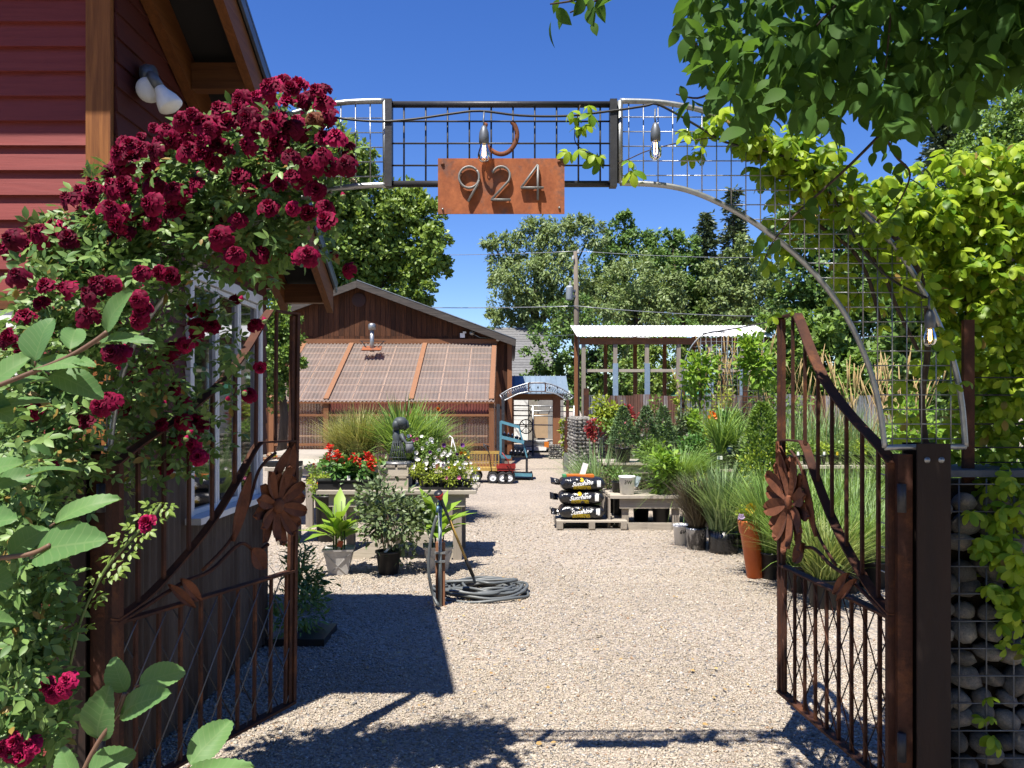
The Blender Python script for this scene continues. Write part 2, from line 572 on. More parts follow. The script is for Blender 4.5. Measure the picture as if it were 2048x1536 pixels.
def rose_mat(name, c_in, c_out):
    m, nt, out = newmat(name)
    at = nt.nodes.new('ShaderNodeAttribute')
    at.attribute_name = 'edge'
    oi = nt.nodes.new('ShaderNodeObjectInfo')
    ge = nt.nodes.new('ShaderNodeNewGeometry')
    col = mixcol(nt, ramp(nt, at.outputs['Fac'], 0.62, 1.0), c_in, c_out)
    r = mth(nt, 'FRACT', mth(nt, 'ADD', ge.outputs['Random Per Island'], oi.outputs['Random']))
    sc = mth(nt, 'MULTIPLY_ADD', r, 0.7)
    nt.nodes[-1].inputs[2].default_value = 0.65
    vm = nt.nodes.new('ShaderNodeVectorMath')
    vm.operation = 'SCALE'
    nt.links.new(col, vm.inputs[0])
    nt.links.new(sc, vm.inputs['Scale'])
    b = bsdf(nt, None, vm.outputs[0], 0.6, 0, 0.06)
    tr = nt.nodes.new('ShaderNodeBsdfTranslucent')
    tr.inputs[0].default_value = (0.28, 0.005, 0.031, 1)
    mx = nt.nodes.new('ShaderNodeMixShader')
    mx.inputs[0].default_value = 0.15
    nt.links.new(b.outputs[0], mx.inputs[1])
    nt.links.new(tr.outputs[0], mx.inputs[2])
    nt.links.new(mx.outputs[0], out.inputs[0])
    return m


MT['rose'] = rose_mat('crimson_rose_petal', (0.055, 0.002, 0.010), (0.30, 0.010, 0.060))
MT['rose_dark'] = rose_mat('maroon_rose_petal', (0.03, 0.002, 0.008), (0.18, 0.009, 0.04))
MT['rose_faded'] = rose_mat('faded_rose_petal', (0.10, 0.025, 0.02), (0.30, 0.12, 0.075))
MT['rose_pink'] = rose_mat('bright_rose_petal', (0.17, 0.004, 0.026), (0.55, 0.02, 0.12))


def glass_like(name, tint, rough, tfac, ior=1.5):
    """thin clear sheet: part of the light passes straight, part is mirrored"""
    m, nt, out = newmat(name)
    tb = nt.nodes.new('ShaderNodeBsdfTransparent')
    tb.inputs[0].default_value = (*tint, 1)
    gl = nt.nodes.new('ShaderNodeBsdfGlossy')
    gl.inputs['Roughness'].default_value = rough
    fr = nt.nodes.new('ShaderNodeFresnel')
    fr.inputs[0].default_value = ior
    mx = nt.nodes.new('ShaderNodeMixShader')
    nt.links.new(fr.outputs[0], mx.inputs[0])
    nt.links.new(tb.outputs[0], mx.inputs[1])
    nt.links.new(gl.outputs[0], mx.inputs[2])
    nt.links.new(mx.outputs[0], out.inputs[0])
    return m


MT['bulbglass'] = glass_like('bulb_glass', (0.93, 0.90, 0.84), 0.03, 0.8, 1.6)
m_, nt_, out_ = newmat('window_glass')
bsdf(nt_, out_, (0.012, 0.014, 0.016), 0.03, 0, 1.0)
nt_.nodes[-1].inputs['IOR'].default_value = 2.3
MT['glass'] = m_
m_, nt_, out_ = newmat('bulb_filament')
e_ = nt_.nodes.new('ShaderNodeEmission')
e_.inputs[0].default_value = (1.0, 0.62, 0.22, 1)
e_.inputs[1].default_value = 9.0
nt_.links.new(e_.outputs[0], out_.inputs[0])
MT['filament'] = m_

# translucent corrugated sheet: clear plastic, dusty
m_, nt_, out_ = newmat('clear_corrugated_plastic')
vec_, _r = texco(nt_, (1.5, 1.5, 0.5))
n_ = noise(nt_, vec_, 1.2, 5, 0.6)
tb_ = nt_.nodes.new('ShaderNodeBsdfTransparent')
tb_.inputs[0].default_value = (0.90, 0.82, 0.74, 1)
b_ = bsdf(nt_, None, (0.66, 0.54, 0.48), 0.22, 0, 0.6)
mx_ = nt_.nodes.new('ShaderNodeMixShader')
lw_ = nt_.nodes.new('ShaderNodeLayerWeight')
lw_.inputs[0].default_value = 0.55
f_ = mth(nt_, 'ADD', mth(nt_, 'MULTIPLY', n_, 0.26), mth(nt_, 'MULTIPLY', lw_.outputs['Facing'], 0.42), True)
nt_.links.new(f_, mx_.inputs[0])
nt_.links.new(tb_.outputs[0], mx_.inputs[1])
nt_.links.new(b_.outputs[0], mx_.inputs[2])
nt_.links.new(mx_.outputs[0], out_.inputs[0])
MT['poly'] = m_


# ---------------------------------------------------------------- leaf shapes (triangles)
def t_leaf(w=0.5, fold=0.12, droop=0.15, fine=False, blunt=False):
    v = [(0, 0, 0)]
    for y, k in ((0.28, 0.85), (0.62, 0.9)) if not fine else ((0.12, 0.45), (0.32, 0.8), (0.55, 1.0), (0.76, 0.92), (0.92, 0.55)) if blunt else ((0.12, 0.55), (0.3, 0.92), (0.5, 1.0), (0.7, 0.78), (0.87, 0.36)):
        z = -droop * y * y
        v += [(-w / 2 * k, y, z + fold * k * w), (0, y, z), (w / 2 * k, y, z + fold * k * w)]
    v.append((0, 1, -droop))
    m = (len(v) - 2) // 3
    f = [(0, 2, 1), (0, 3, 2)]
    for i in range(m - 1):
        a = 1 + 3 * i
        f += [(a, a + 1, a + 4), (a, a + 4, a + 3), (a + 1, a + 2, a + 5), (a + 1, a + 5, a + 4)]
    a = 1 + 3 * (m - 1)
    f += [(a, a + 1, a + 3), (a + 1, a + 2, a + 3)]
    return np.array(v, dtype=float), np.array(f)


def t_rhomb(w=0.6):
    return np.array([(0, 0, 0), (w / 2, 0.5, 0.06), (0, 1, 0), (-w / 2, 0.5, 0.06)], dtype=float), np.array([(0, 1, 2), (0, 2, 3)])


def t_join(items):
    V, T, n = [], [], 0
    for v, f in items:
        V.append(v)
        T.append(f + n)
        n += len(v)
    return np.concatenate(V), np.concatenate(T)


def t_xf(t, s=1.0, rz=0.0, rx=0.0, loc=(0, 0, 0)):
    v, f = t
    R = np.array(Matrix.Rotation(rz, 3, 'Z') @ Matrix.Rotation(rx, 3, 'X'))
    return (v * s) @ R.T + np.array(loc), f


def t_blade(w=0.03, droop=0.5, n=4):
    """grass blade of length 1 rising along +Y of its frame and bending over"""
    v, f = [], []
    for i in range(n + 1):
        t = i / n
        ww = w * (1 - t) ** 0.6 * (0.6 + 0.8 * min(t * 3, 1) * 0.5)
        z = -droop * t * t
        y = t * (1 - 0.25 * droop * t)
        if i == n:
            v.append((0, y, z))
        else:
            v += [(-ww / 2, y, z), (ww / 2, y, z)]
    for i in range(n - 1):
        a = 2 * i
        f += [(a, a + 1, a + 3), (a, a + 3, a + 2)]
    a = 2 * (n - 1)
    f.append((a, a + 1, a + 2))
    return np.array(v, dtype=float), np.array(f)


T_LEAF = t_leaf()
T_BROAD = t_leaf(0.72, 0.10, 0.12)
T_NARROW = t_leaf(0.3, 0.12, 0.3)
T_RH = t_rhomb()
T_ROSE = t_join([t_xf(T_LEAF, 0.42, 0, -0.2, (0, 0.55, 0)), t_xf(T_LEAF, 0.36, 1.1, -0.1, (0, 0.5, 0)), t_xf(T_LEAF, 0.36, -1.1, -0.1, (0, 0.5, 0)),
                 t_xf(T_LEAF, 0.3, 1.2, -0.1, (0, 0.2, 0)), t_xf(T_LEAF, 0.3, -1.2, -0.1, (0, 0.2, 0))])
T_AKE = t_join([t_xf(t_leaf(0.5, 0.10, 0.45), 0.55, a, -0.35 + b, (0, 0.38, 0)) for a, b in ((0, 0), (1.15, .1), (-1.15, .1), (2.2, -.1), (-2.2, -.1))])


def unit(a):
    a = np.asarray(a, dtype=float)
    return a / np.maximum(np.linalg.norm(a, axis=-1, keepdims=True), 1e-9)


def frames(d, nrm):
    y = unit(d)
    x = unit(np.cross(y, nrm))
    z = np.cross(x, y)
    return np.stack([x, y, z], axis=-1)


def randunit(n, rs=nr):
    return unit(rs.normal(size=(n, 3)))


def scatter(t, pos, R, s):
    v, f = t
    n = len(pos)
    s = np.broadcast_to(np.asarray(s, dtype=float), (n,))
    V = np.einsum('nij,kj->nki', R, v) * s[:, None, None] + np.asarray(pos)[:, None, :]
    T = f[None, :, :] + (np.arange(n) * len(v))[:, None, None]
    return V.reshape(-1, 3), T.reshape(-1, 3)


def inview(pos, mx=1.0):
    p = np.asarray(pos)
    u = p[:, 0] / np.maximum(p[:, 1], 1e-3) * F
    w = HY - (p[:, 2] - CH) / np.maximum(p[:, 1], 1e-3) * F
    return (p[:, 1] > 0.1) & (u > -1024) & (u < 1024) & (w > 0) & (w < 1536)


def foliage(parent, t, pos, R, s, mat, nobj=0, name='leaf', rest='foliage', variants=None, kind='stuff'):
    """leaves in world coordinates: the nobj nearest in view are objects of their own, the others one part"""
    pos = np.asarray(pos, dtype=float)
    n = len(pos)
    s = np.broadcast_to(np.asarray(s, dtype=float), (n,))
    one = np.zeros(n, dtype=bool)
    if nobj:
        key = np.linalg.norm(pos - np.array([0, 0, CH]), axis=1) / s + np.where(inview(pos), 0, 1e6)
        one[np.argsort(key)[:nobj]] = True
        me = setm(npmesh(name, t[0], t[1]), mat)
        off = parent.matrix_basis.inverted()
        for i in np.nonzero(one)[0]:
            o = bpy.data.objects.new(name, me)
            SC.collection.objects.link(o)
            o.parent = parent
            A = np.eye(4)
            A[:3, :3] = R[i] * s[i]
            A[:3, 3] = pos[i]
            o.matrix_basis = off @ Matrix(A.tolist())
    if (~one).any():
        V, T = scatter(t, pos[~one], R[~one], s[~one])
        return obj(rest, npmesh(rest, V, T), mat, parent, world=True, kind=kind)


def text_mesh(body, size, shear=0.0, bold=0.0):
    cu = bpy.data.curves.new('lettering', 'FONT')
    cu.body = body
    cu.size = size
    cu.shear = shear
    cu.offset = bold
    cu.align_x = 'CENTER'
    cu.align_y = 'CENTER'
    cu.resolution_u = 3
    o = bpy.data.objects.new('lettering', cu)
    SC.collection.objects.link(o)
    dg = bpy.context.evaluated_depsgraph_get()
    me = bpy.data.meshes.new_from_object(o.evaluated_get(dg))
    V = [v.co.copy() for v in me.vertices]
    Fc = [tuple(p.vertices) for p in me.polygons]
    bpy.data.objects.remove(o)
    bpy.data.curves.remove(cu)
    bpy.data.meshes.remove(me)
    return V, Fc
# ================================================================ GROUND
m_, nt_, out_ = newmat('gravel_bed')
tc_ = nt_.nodes.new('ShaderNodeTexCoord')
vo_ = nt_.nodes.new('ShaderNodeTexVoronoi')
vo_.inputs['Scale'].default_value = 55
nt_.links.new(tc_.outputs['Object'], vo_.inputs['Vector'])
sep_ = nt_.nodes.new('ShaderNodeSeparateColor')
nt_.links.new(vo_.outputs['Color'], sep_.inputs[0])
c_ = mixcol(nt_, sep_.outputs[0], (0.41, 0.34, 0.275), (0.64, 0.55, 0.455))
c_ = mixcol(nt_, ramp(nt_, sep_.outputs[1], 0.86, 0.9), c_, (0.27, 0.265, 0.265))
big_ = noise(nt_, tc_.outputs['Object'], 0.7, 5, 0.6)
vm_ = nt_.nodes.new('ShaderNodeVectorMath')
vm_.operation = 'SCALE'
nt_.links.new(c_, vm_.inputs[0])
g_ = mth(nt_, 'MULTIPLY_ADD', big_, 0.5)
nt_.nodes[-1].inputs[2].default_value = 0.78
nt_.links.new(g_, vm_.inputs['Scale'])
h_ = mth(nt_, 'SUBTRACT', 1.0, vo_.outputs['Distance'])
bsdf(nt_, out_, vm_.outputs[0], 0.85, 0, 0.2, h_, 0.8, 0.02)
MT['gravelbed'] = m_


def ground_z(x, y):
    return 0.0


gm = MB()
gm.grid(lambda u, v: (-150 + 300 * u, -20 + 320 * v, 0.0), 30, 32)
tag(obj('ground', gm, MT['gravelbed']), kind='structure')
rm = MB()
rm.grid(lambda u, v: (-30 + 60 * u, 28.0 + 5 * v, 0.004), 4, 2)
tag(obj('road', rm, M('dusty_asphalt', (0.30, 0.26, 0.23), (0.24, 0.21, 0.19), 0.9)), kind='structure')

# gravel chips: real stones, denser near the gate
m_, nt_, out_ = newmat('gravel_chip')
ge_ = nt_.nodes.new('ShaderNodeNewGeometry')
r_ = ge_.outputs['Random Per Island']
c_ = mixcol(nt_, r_, (0.46, 0.39, 0.305), (0.67, 0.59, 0.48))
r2_ = mth(nt_, 'FRACT', mth(nt_, 'MULTIPLY', r_, 23.7))
c_ = mixcol(nt_, mth(nt_, 'GREATER_THAN', r2_, 0.90), c_, (0.28, 0.27, 0.265))
c_ = mixcol(nt_, mth(nt_, 'LESS_THAN', r2_, 0.03), c_, (0.42, 0.28, 0.18))
c_ = mixcol(nt_, mth(nt_, 'GREATER_THAN', r2_, 0.955), c_, (0.74, 0.70, 0.64))
tcc_ = nt_.nodes.new('ShaderNodeTexCoord')
dust_ = noise(nt_, tcc_.outputs['Object'], 0.75, 5, 0.65)
vmc_ = nt_.nodes.new('ShaderNodeVectorMath')
vmc_.operation = 'SCALE'
nt_.links.new(c_, vmc_.inputs[0])
gd_ = mth(nt_, 'MULTIPLY_ADD', dust_, 0.75)
nt_.nodes[-1].inputs[2].default_value = 0.62
nt_.links.new(gd_, vmc_.inputs['Scale'])
bsdf(nt_, out_, vmc_.outputs[0], 0.8, 0, 0.25)
MT['chip'] = m_
octv = np.array([(1, 0, 0), (0, 1, 0), (-1, 0, 0), (0, -1, 0), (0, 0, 1), (0, 0, -1)], dtype=float)
octf = np.array([(0, 1, 4), (1, 2, 4), (2, 3, 4), (3, 0, 4), (1, 0, 5), (2, 1, 5), (3, 2, 5), (0, 3, 5)])


def chips(x0, x1, y0, y1, dens, s0, s1, xw=0.0):
    n = int((x1 - x0) * (y1 - y0) * dens)
    y = nr.uniform(y0, y1, n)
    x = nr.uniform(x0, x1, n) * (1 + xw * (y - y0))
    s = nr.uniform(s0, s1, n) * (1 + (nr.uniform(size=n) > 0.96) * 0.7)
    v = octv[None] * np.stack([s, s * nr.uniform(0.55, 0.95, n), s * nr.uniform(0.3, 0.5, n)], -1)[:, None, :]
    v = v + nr.normal(size=v.shape) * (s * 0.22)[:, None, None]
    a = nr.uniform(0, 2 * PI, n)
    ca, sa = np.cos(a), np.sin(a)
    tilt = nr.normal(0, 0.25, n)
    vx = v[..., 0] * ca[:, None] - v[..., 1] * sa[:, None]
    vy = v[..., 0] * sa[:, None] + v[..., 1] * ca[:, None]
    vz = v[..., 2] + vx * tilt[:, None]
    V = np.stack([vx + x[:, None], vy + y[:, None], vz + (s * 0.12)[:, None]], -1)
    T = octf[None] + (np.arange(n) * 6)[:, None, None]
    return V.reshape(-1, 3), T.reshape(-1, 3)


parts_ = [chips(-1.75, 2.4, 2.6, 5.0, 5600, 0.006, 0.0115), chips(-2.1, 2.5, 5.0, 8.0, 2600, 0.0075, 0.0125),
          chips(-2.8, 3.2, 8.0, 12.0, 650, 0.009, 0.015)]
V_, T_ = t_join(parts_)
tag(obj('gravel', npmesh('gravel', V_, T_), MT['chip']), 'pale pinkish gravel covering the yard between the gates', kind='stuff')
# a few fallen leaves and twigs lie on the gravel
lf_p = np.array([(nr.uniform(-0.9, 1.4), nr.uniform(3.6, 7.5), 0.02) for _ in range(150)])
lf_s = nr.uniform(0.012, 0.036, 150)
V_, T_ = scatter(T_BROAD, lf_p, frames(np.c_[nr.normal(size=(150, 2)), np.zeros(150)], np.c_[nr.normal(0, .3, (150, 2)), np.ones(150)]), lf_s)
tag(obj('fallen_leaves', npmesh('fallen_leaves', V_, T_), leafmat('dead_leaf', (0.36, 0.22, 0.08), (0.5, 0.38, 0.16), 0.1)), 'small dry fallen leaves lying on the gravel', kind='stuff')

# ================================================================ RED BUILDING (left)
XW, YN, YF = -1.67, 3.36, 5.41                      # side wall plane, near wall plane, far corner
bd = thing('red_building', 'red lap sided wooden building with steep dark eaves beside the climbing rose', 'building', (-3.6, 4.4, 0))


def roof_u(y):                                       # underside of the sloping roof
    return 2.5 - 0.06 + (5.77 - y) * 0.519


core = MB()
core.prism([(-6.5, 0), (XW - 0.035, 0), (XW - 0.035, 3.6), (-6.5, 3.6)], YN + 0.035, YF)
obj('wall', core, MT['soffit'], bd, world=True)
# near wall boards, each tilted so that its lower edge stands proud
pitch = 0.104
bm_ = MB()
bm_.add([(-4.7, 0.0, 0.0), (-0.107, 0.0, 0.0), (-0.107, 0.022, pitch + 0.012), (-4.7, 0.022, pitch + 0.012),
         (-4.7, 0.030, 0.0), (-0.107, 0.030, 0.0), (-0.107, 0.032, pitch + 0.012), (-4.7, 0.032, pitch + 0.012)],
        [(0, 1, 2, 3), (5, 4, 7, 6), (4, 5, 1, 0), (2, 6, 7, 3), (1, 5, 6, 2), (4, 0, 3, 7)])
bme = setm(bm_.mesh('siding_board'), MT['siding'])
zb = 0.1
while zb < 3.75:
    obj('siding_board', bme, None, bd, M4=Matrix.Translation(Vector((XW, YN - 0.006, zb)) - bd.location))
    zb += pitch
# side wall boards up to the rake, broken by the window
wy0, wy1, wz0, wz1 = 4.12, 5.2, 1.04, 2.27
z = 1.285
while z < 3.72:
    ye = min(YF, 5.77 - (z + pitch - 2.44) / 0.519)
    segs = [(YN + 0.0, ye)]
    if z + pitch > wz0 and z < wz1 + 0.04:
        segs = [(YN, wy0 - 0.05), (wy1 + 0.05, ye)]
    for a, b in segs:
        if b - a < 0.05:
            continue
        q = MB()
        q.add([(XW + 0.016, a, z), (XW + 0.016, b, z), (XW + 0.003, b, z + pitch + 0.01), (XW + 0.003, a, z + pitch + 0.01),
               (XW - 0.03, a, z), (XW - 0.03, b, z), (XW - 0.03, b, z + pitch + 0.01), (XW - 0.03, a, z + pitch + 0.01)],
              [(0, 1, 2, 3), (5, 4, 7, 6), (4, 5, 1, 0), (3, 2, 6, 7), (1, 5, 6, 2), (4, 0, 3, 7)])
        obj('siding_board', q, MT['siding_y_shaded'], bd, world=True)
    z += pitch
# corner trim
q = MB().box2((-1.775, YN - 0.03, 0), (-1.672, YN + 0.012, 3.55))
obj('corner_trim', q, MT['cedar'], bd, world=True)
# wainscot of old corrugated sheets


def corr_panel(p0, p1, z0, z1, amp=0.009, wave=0.067, nrm=(0, -1, 0), th=0.0015):
    p0, p1 = Vector(p0), Vector(p1)
    L = (p1 - p0).length
    n = max(4, int(L / wave * 6))
    nv = Vector(nrm)
    mb = MB()
    vs = []
    for i in range(n + 1):
        t = i / n
        o = nv * (amp * math.sin(2 * PI * t * L / wave))
        p = p0.lerp(p1, t) + o
        vs.append((p.x, p.y, z0))
        vs.append((p.x, p.y, z1))
    mb.add(vs, [(2 * i, 2 * i + 2, 2 * i + 3, 2 * i + 1) for i in range(n)], True)
    return mb


ys = [YN, 4.05, 4.72, YF]
for i in range(3):
    obj('corrugated_panel', corr_panel((XW + 0.012 + 0.002 * (i % 2), ys[i], 0), (XW + 0.012 + 0.002 * (i % 2), ys[i + 1] + 0.03, 0), 0.02, 1.275 if i == 0 else wz0 - 0.03, nrm=(1, 0, 0)),
        MT['corrwall'], bd, world=True)
obj('drip_edge', MB().box2((XW - 0.02, YN, 1.277), (XW + 0.03, wy0 - 0.06, 1.288)), MT['galv'], bd, world=True)
# window in the side wall
wf = obj('window', MB().box2((XW - 0.03, wy0 - 0.05, wz1), (XW + 0.035, wy1 + 0.05, wz1 + 0.06))
         .box2((XW - 0.03, wy0 - 0.05, wz0), (XW + 0.035, wy0 + 0.0, wz1 - 0.002))
         .box2((XW - 0.03, wy1 + 0.0, wz0), (XW + 0.035, wy1 + 0.05, wz1 - 0.002)), MT['vinyl'], bd, world=True)
obj('sill', MB().box2((XW - 0.03, wy0 - 0.08, wz0 - 0.035), (XW + 0.10, wy1 + 0.08, wz0 - 0.002)), MT['vinyl'], wf, world=True)
ymid = [wy0 + 0.002, wy0 + 0.36, wy0 + 0.72, wy1 - 0.002]
for i, (a, b) in enumerate(((ymid[0], ymid[1]), (ymid[1] + 0.004, ymid[2]), (ymid[2] + 0.004, ymid[3]))):
    s_ = 0.028
    obj('sash', MB().box2((XW - 0.012, a, wz0), (XW + 0.02, a + s_, wz1 - 0.004)).box2((XW - 0.012, b - s_, wz0), (XW + 0.02, b, wz1 - 0.004))
        .box2((XW - 0.012, a + s_ + .001, wz0), (XW + 0.018, b - s_ - .001, wz0 + s_)).box2((XW - 0.012, a + s_ + .001, wz1 - s_ - 0.004), (XW + 0.018, b - s_ - .001, wz1 - 0.006)), MT['vinyl'], wf, world=True)
    obj('pane', MB().box2((XW - 0.004, a + s_ + .001, wz0 + s_ + .001), (XW + 0.002, b - s_ - .001, wz1 - s_ - .006)), MT['glass'], wf, world=True)
# window at the photo's left edge, in the near wall
zt = Z_(590, YN)
obj('window_head', MB().box2((-4.0, YN - 0.05, zt - 0.065), (X_(62, YN), YN - 0.008, zt)), MT['cedar_x'], bd, world=True, label='sunlit timber head above the white window')
w2 = obj('window', MB().box2((-4.0, YN - 0.04, zt - 0.115), (X_(48, YN), YN - 0.01, zt - 0.068)).box2((X_(48, YN) - 0.05, YN - 0.04, zt - 1.2), (X_(48, YN), YN - 0.01, zt - 0.117)), MT['white'], bd, world=True)
obj('pane', MB().box2((-4.0, YN - 0.02, zt - 1.2), (X_(48, YN) - 0.052, YN - 0.012, zt - 0.117)), MT['glass'], w2, world=True)
# roof
rt = MB()
ya, yb = 2.88, 5.77


def slab(mb, x0, x1, dz0, dz1, y0=ya, y1=yb):
    za, zb_ = 2.5 + (5.77 - y0) * 0.519, 2.5 + (5.77 - y1) * 0.519
    vs = [(x0, y0, za + dz0), (x1, y0, za + dz0), (x1, y1, zb_ + dz0), (x0, y1, zb_ + dz0), (x0, y0, za + dz1), (x1, y0, za + dz1), (x1, y1, zb_ + dz1), (x0, y1, zb_ + dz1)]
    return mb.add(vs, [(3, 2, 1, 0), (4, 5, 6, 7), (0, 1, 5, 4), (1, 2, 6, 5), (2, 3, 7, 6), (3, 0, 4, 7)])


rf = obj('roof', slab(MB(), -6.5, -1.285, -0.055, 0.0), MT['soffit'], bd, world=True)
obj('roof_sheet', slab(MB(), -6.52, -1.262, 0.003, 0.02, ya - 0.02, yb + 0.03), MT['roofmetal'], rf, world=True)
obj('drip_edge', slab(MB(), -1.278, -1.264, -0.06, 0.001, ya - 0.02, yb + 0.02), MT['roofmetal'], rf, world=True)
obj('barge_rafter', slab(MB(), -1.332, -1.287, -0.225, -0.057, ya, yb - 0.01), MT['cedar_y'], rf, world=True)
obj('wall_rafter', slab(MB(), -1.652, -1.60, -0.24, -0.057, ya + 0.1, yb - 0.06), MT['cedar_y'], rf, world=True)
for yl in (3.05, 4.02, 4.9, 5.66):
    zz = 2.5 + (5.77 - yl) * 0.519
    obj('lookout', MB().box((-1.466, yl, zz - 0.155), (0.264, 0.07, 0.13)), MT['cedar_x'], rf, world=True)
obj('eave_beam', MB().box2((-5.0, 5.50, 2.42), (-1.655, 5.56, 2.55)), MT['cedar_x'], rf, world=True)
# floodlights on the corner
fl = obj('floodlight', MB().lathe((XW + 0.05, 3.56, Z_(150, 3.55)), [(0, -0.02), (0.045, -0.02), (0.05, 0.0), (0.045, 0.03), (0, 0.03)], 14, R=Matrix.Rotation(PI / 2, 3, 'Y')), MT['grill'], bd, world=True)
for (px, py, dr) in ((298, 180, Vector((0.50, -0.85, -0.12))), (341, 212, Vector((0.5, 0.1, -0.85)))):
    c = P(px, py, 3.5)
    dr.normalize()
    R = dr.to_track_quat('Z', 'Y').to_matrix()
    obj('bulb', MB().lathe(c, [(0.0, 0.022), (0.03, 0.02), (0.052, 0.008), (0.055, 0.0), (0.048, -0.03), (0.028, -0.07), (0.02, -0.10), (0, -0.10)], 18, R=R), MT['white'], fl, world=True)
    obj('holder', MB().tube([c - dr * 0.09, c - dr * 0.14, Vector((XW + 0.06, 3.56, Z_(150, 3.55)))], 0.024, 10), MT['grill'], fl, world=True)

# ================================================================ ENTRANCE ARCH
YA = 2.87
ar = thing('entrance_arch', 'galvanised pipe arch filled with wire grid on two rusty steel posts', 'archway', (0, YA, 0))


def arcpts(lst, n=6, D=YA):
    """smooth curve through photo points in the arch plane"""
    pts = [P(x, y, D) for x, y in lst]
    out = []
    for i in range(len(pts) - 1):
        p0, p1, p2, p3 = pts[max(i - 1, 0)], pts[i], pts[i + 1], pts[min(i + 2, len(pts) - 1)]
        for k in range(n):
            t = k / n
            out.append(0.5 * ((2 * p1) + (p2 - p0) * t + (2 * p0 - 5 * p1 + 4 * p2 - p3) * t * t + (3 * p1 - p0 - 3 * p2 + p3) * t ** 3))
    out.append(pts[-1])
    return out


inner_r = [(1240, 366), (1330, 371), (1405, 391), (1500, 440), (1600, 517), (1680, 612), (1730, 712), (1757, 805), (1770, 895)]
outer_r = [(1240, 202), (1330, 206), (1420, 226), (1510, 266), (1610, 330), (1715, 415), (1795, 500), (1845, 580), (1885, 665), (1910, 735), (1924, 810), (1931, 893)]
mir = lambda l: [(2010 - x, y) for x, y in l]
inner_l = [(772, 370), (700, 374), (610, 393), (515, 442), (420, 505), (340, 580), (285, 655), (247, 740), (230, 820), (220, 897)]
outer_l = mir(outer_r)
TR = 0.0105
for pin, pout in ((inner_r, outer_r), (inner_l, outer_l)):
    ci, co = arcpts(pin), arcpts(pout)
    obj('tube', MB().tube(ci, TR, 8), MT['galv'], ar, world=True)
    obj('tube', MB().tube(co, TR, 8), MT['galv'], ar, world=True)
    obj('tube', MB().tube([ci[0], co[0]], TR, 8), MT['galv'], ar, world=True)
    obj('tube', MB().tube([ci[-1], co[-1]], TR, 8), MT['galv'], ar, world=True)
    # wire grid clipped between the two tubes
    poly = [(p.x, p.z) for p in ci] + [(p.x, p.z) for p in reversed(co)]

    def cross(val, ax):
        hits = []
        n = len(poly)
        for i in range(n):
            a, b = poly[i], poly[(i + 1) % n]
            if (a[ax] - val) * (b[ax] - val) < 0:
                t = (val - a[ax]) / (b[ax] - a[ax])
                hits.append(a[1 - ax] + t * (b[1 - ax] - a[1 - ax]))
        hits.sort()
        return list(zip(hits[0::2], hits[1::2]))

    step = 0.0525
    for ax in (0, 1):
        lo_, hi_ = min(p[ax] for p in poly), max(p[ax] for p in poly)
        v = lo_ + step * 0.6
        while v < hi_ - 0.01:
            for a, b in cross(v, ax):
                if b - a < 0.02:
                    continue
                y = YA + (0.0035 if ax else -0.0005)
                pts = [(v, y, a), (v, y, b)] if ax == 0 else [(a, y, v), (b, y, v)]
                obj('wire', MB().tube(pts, 0.0023, 5), MT['wire'], ar, world=True)
            v += step
# dark steel centre panel
zt_, zb_ = Z_(209, YA), Z_(368, YA)
for px in (778, 1226):
    obj('frame_bar', MB().box2((X_(px, YA) - 0.0125, YA - 0.02, zb_ - 0.012), (X_(px, YA) + 0.0125, YA + 0.02, zt_ + 0.014)), MT['darksteel'], ar, world=True)
for zz in (zt_, zb_):
    obj('frame_bar', MB().tube([(X_(785, YA), YA, zz), (X_(1219, YA), YA, zz)], 0.0115, 10), MT['darksteel'], ar, world=True)
for i in range(10):
    px = 808 + 43.6 * i
    obj('wire', MB().tube([(X_(px, YA), YA, zb_), (X_(px, YA), YA, zt_)], 0.0036, 6), MT['darksteel'], ar, world=True)
for py in (244, 288, 332):
    obj('wire', MB().tube([(X_(785, YA), YA - 0.006, Z_(py, YA)), (X_(1219, YA), YA - 0.006, Z_(py, YA))], 0.0033, 6), MT['darksteel'], ar, world=True)


def hpost(xc, w, label, side):
    """wide flange post: two flanges and a web, plus a hinge tube on the gate side"""
    zt = Z_(886, YA)
    po = obj('post', MB().box2((xc - w / 2, YA - 0.055, 0), (xc + w / 2, YA - 0.047, zt)).box2((xc - w / 2, YA + 0.047, 0), (xc + w / 2, YA + 0.055, zt))
             .box2((xc - 0.004, YA - 0.0465, 0), (xc + 0.004, YA + 0.0465, zt)), MT['poststeel'], ar, world=True, label=label)
    hx = xc - side * (w / 2 + 0.03)
    obj('hinge_tube', MB().box2((hx - 0.026, YA - 0.03, 0.08), (hx + 0.026, YA + 0.022, Z_(908, YA))), MT['rust'], po, world=True)
    for z0 in (1.28, 0.4):
        obj('hinge', MB().lathe((hx - side * 0.02, YA - 0.045, z0), [(0, -0.05), (0.015, -0.05), (0.015, 0.05), (0, 0.05)], 10), MT['darksteel'], po, world=True)
    for dx in (-0.025, 0.025):
        obj('bolt', MB().lathe((xc + dx, YA - 0.055, Z_(918, YA)), [(0.011, 0), (0.011, 0.003), (0.007, 0.004), (0.007, 0.009), (0, 0.009)], 10, R=Matrix.Rotation(PI / 2, 3, 'X')), MT['galv'], po, world=True)
    return po


hpost(X_(1852, YA), 0.118, 'dark brown steel post under the golden vine', 1)
hpost(X_(152, YA), 0.125, 'dark brown steel post beside the rose', -1)

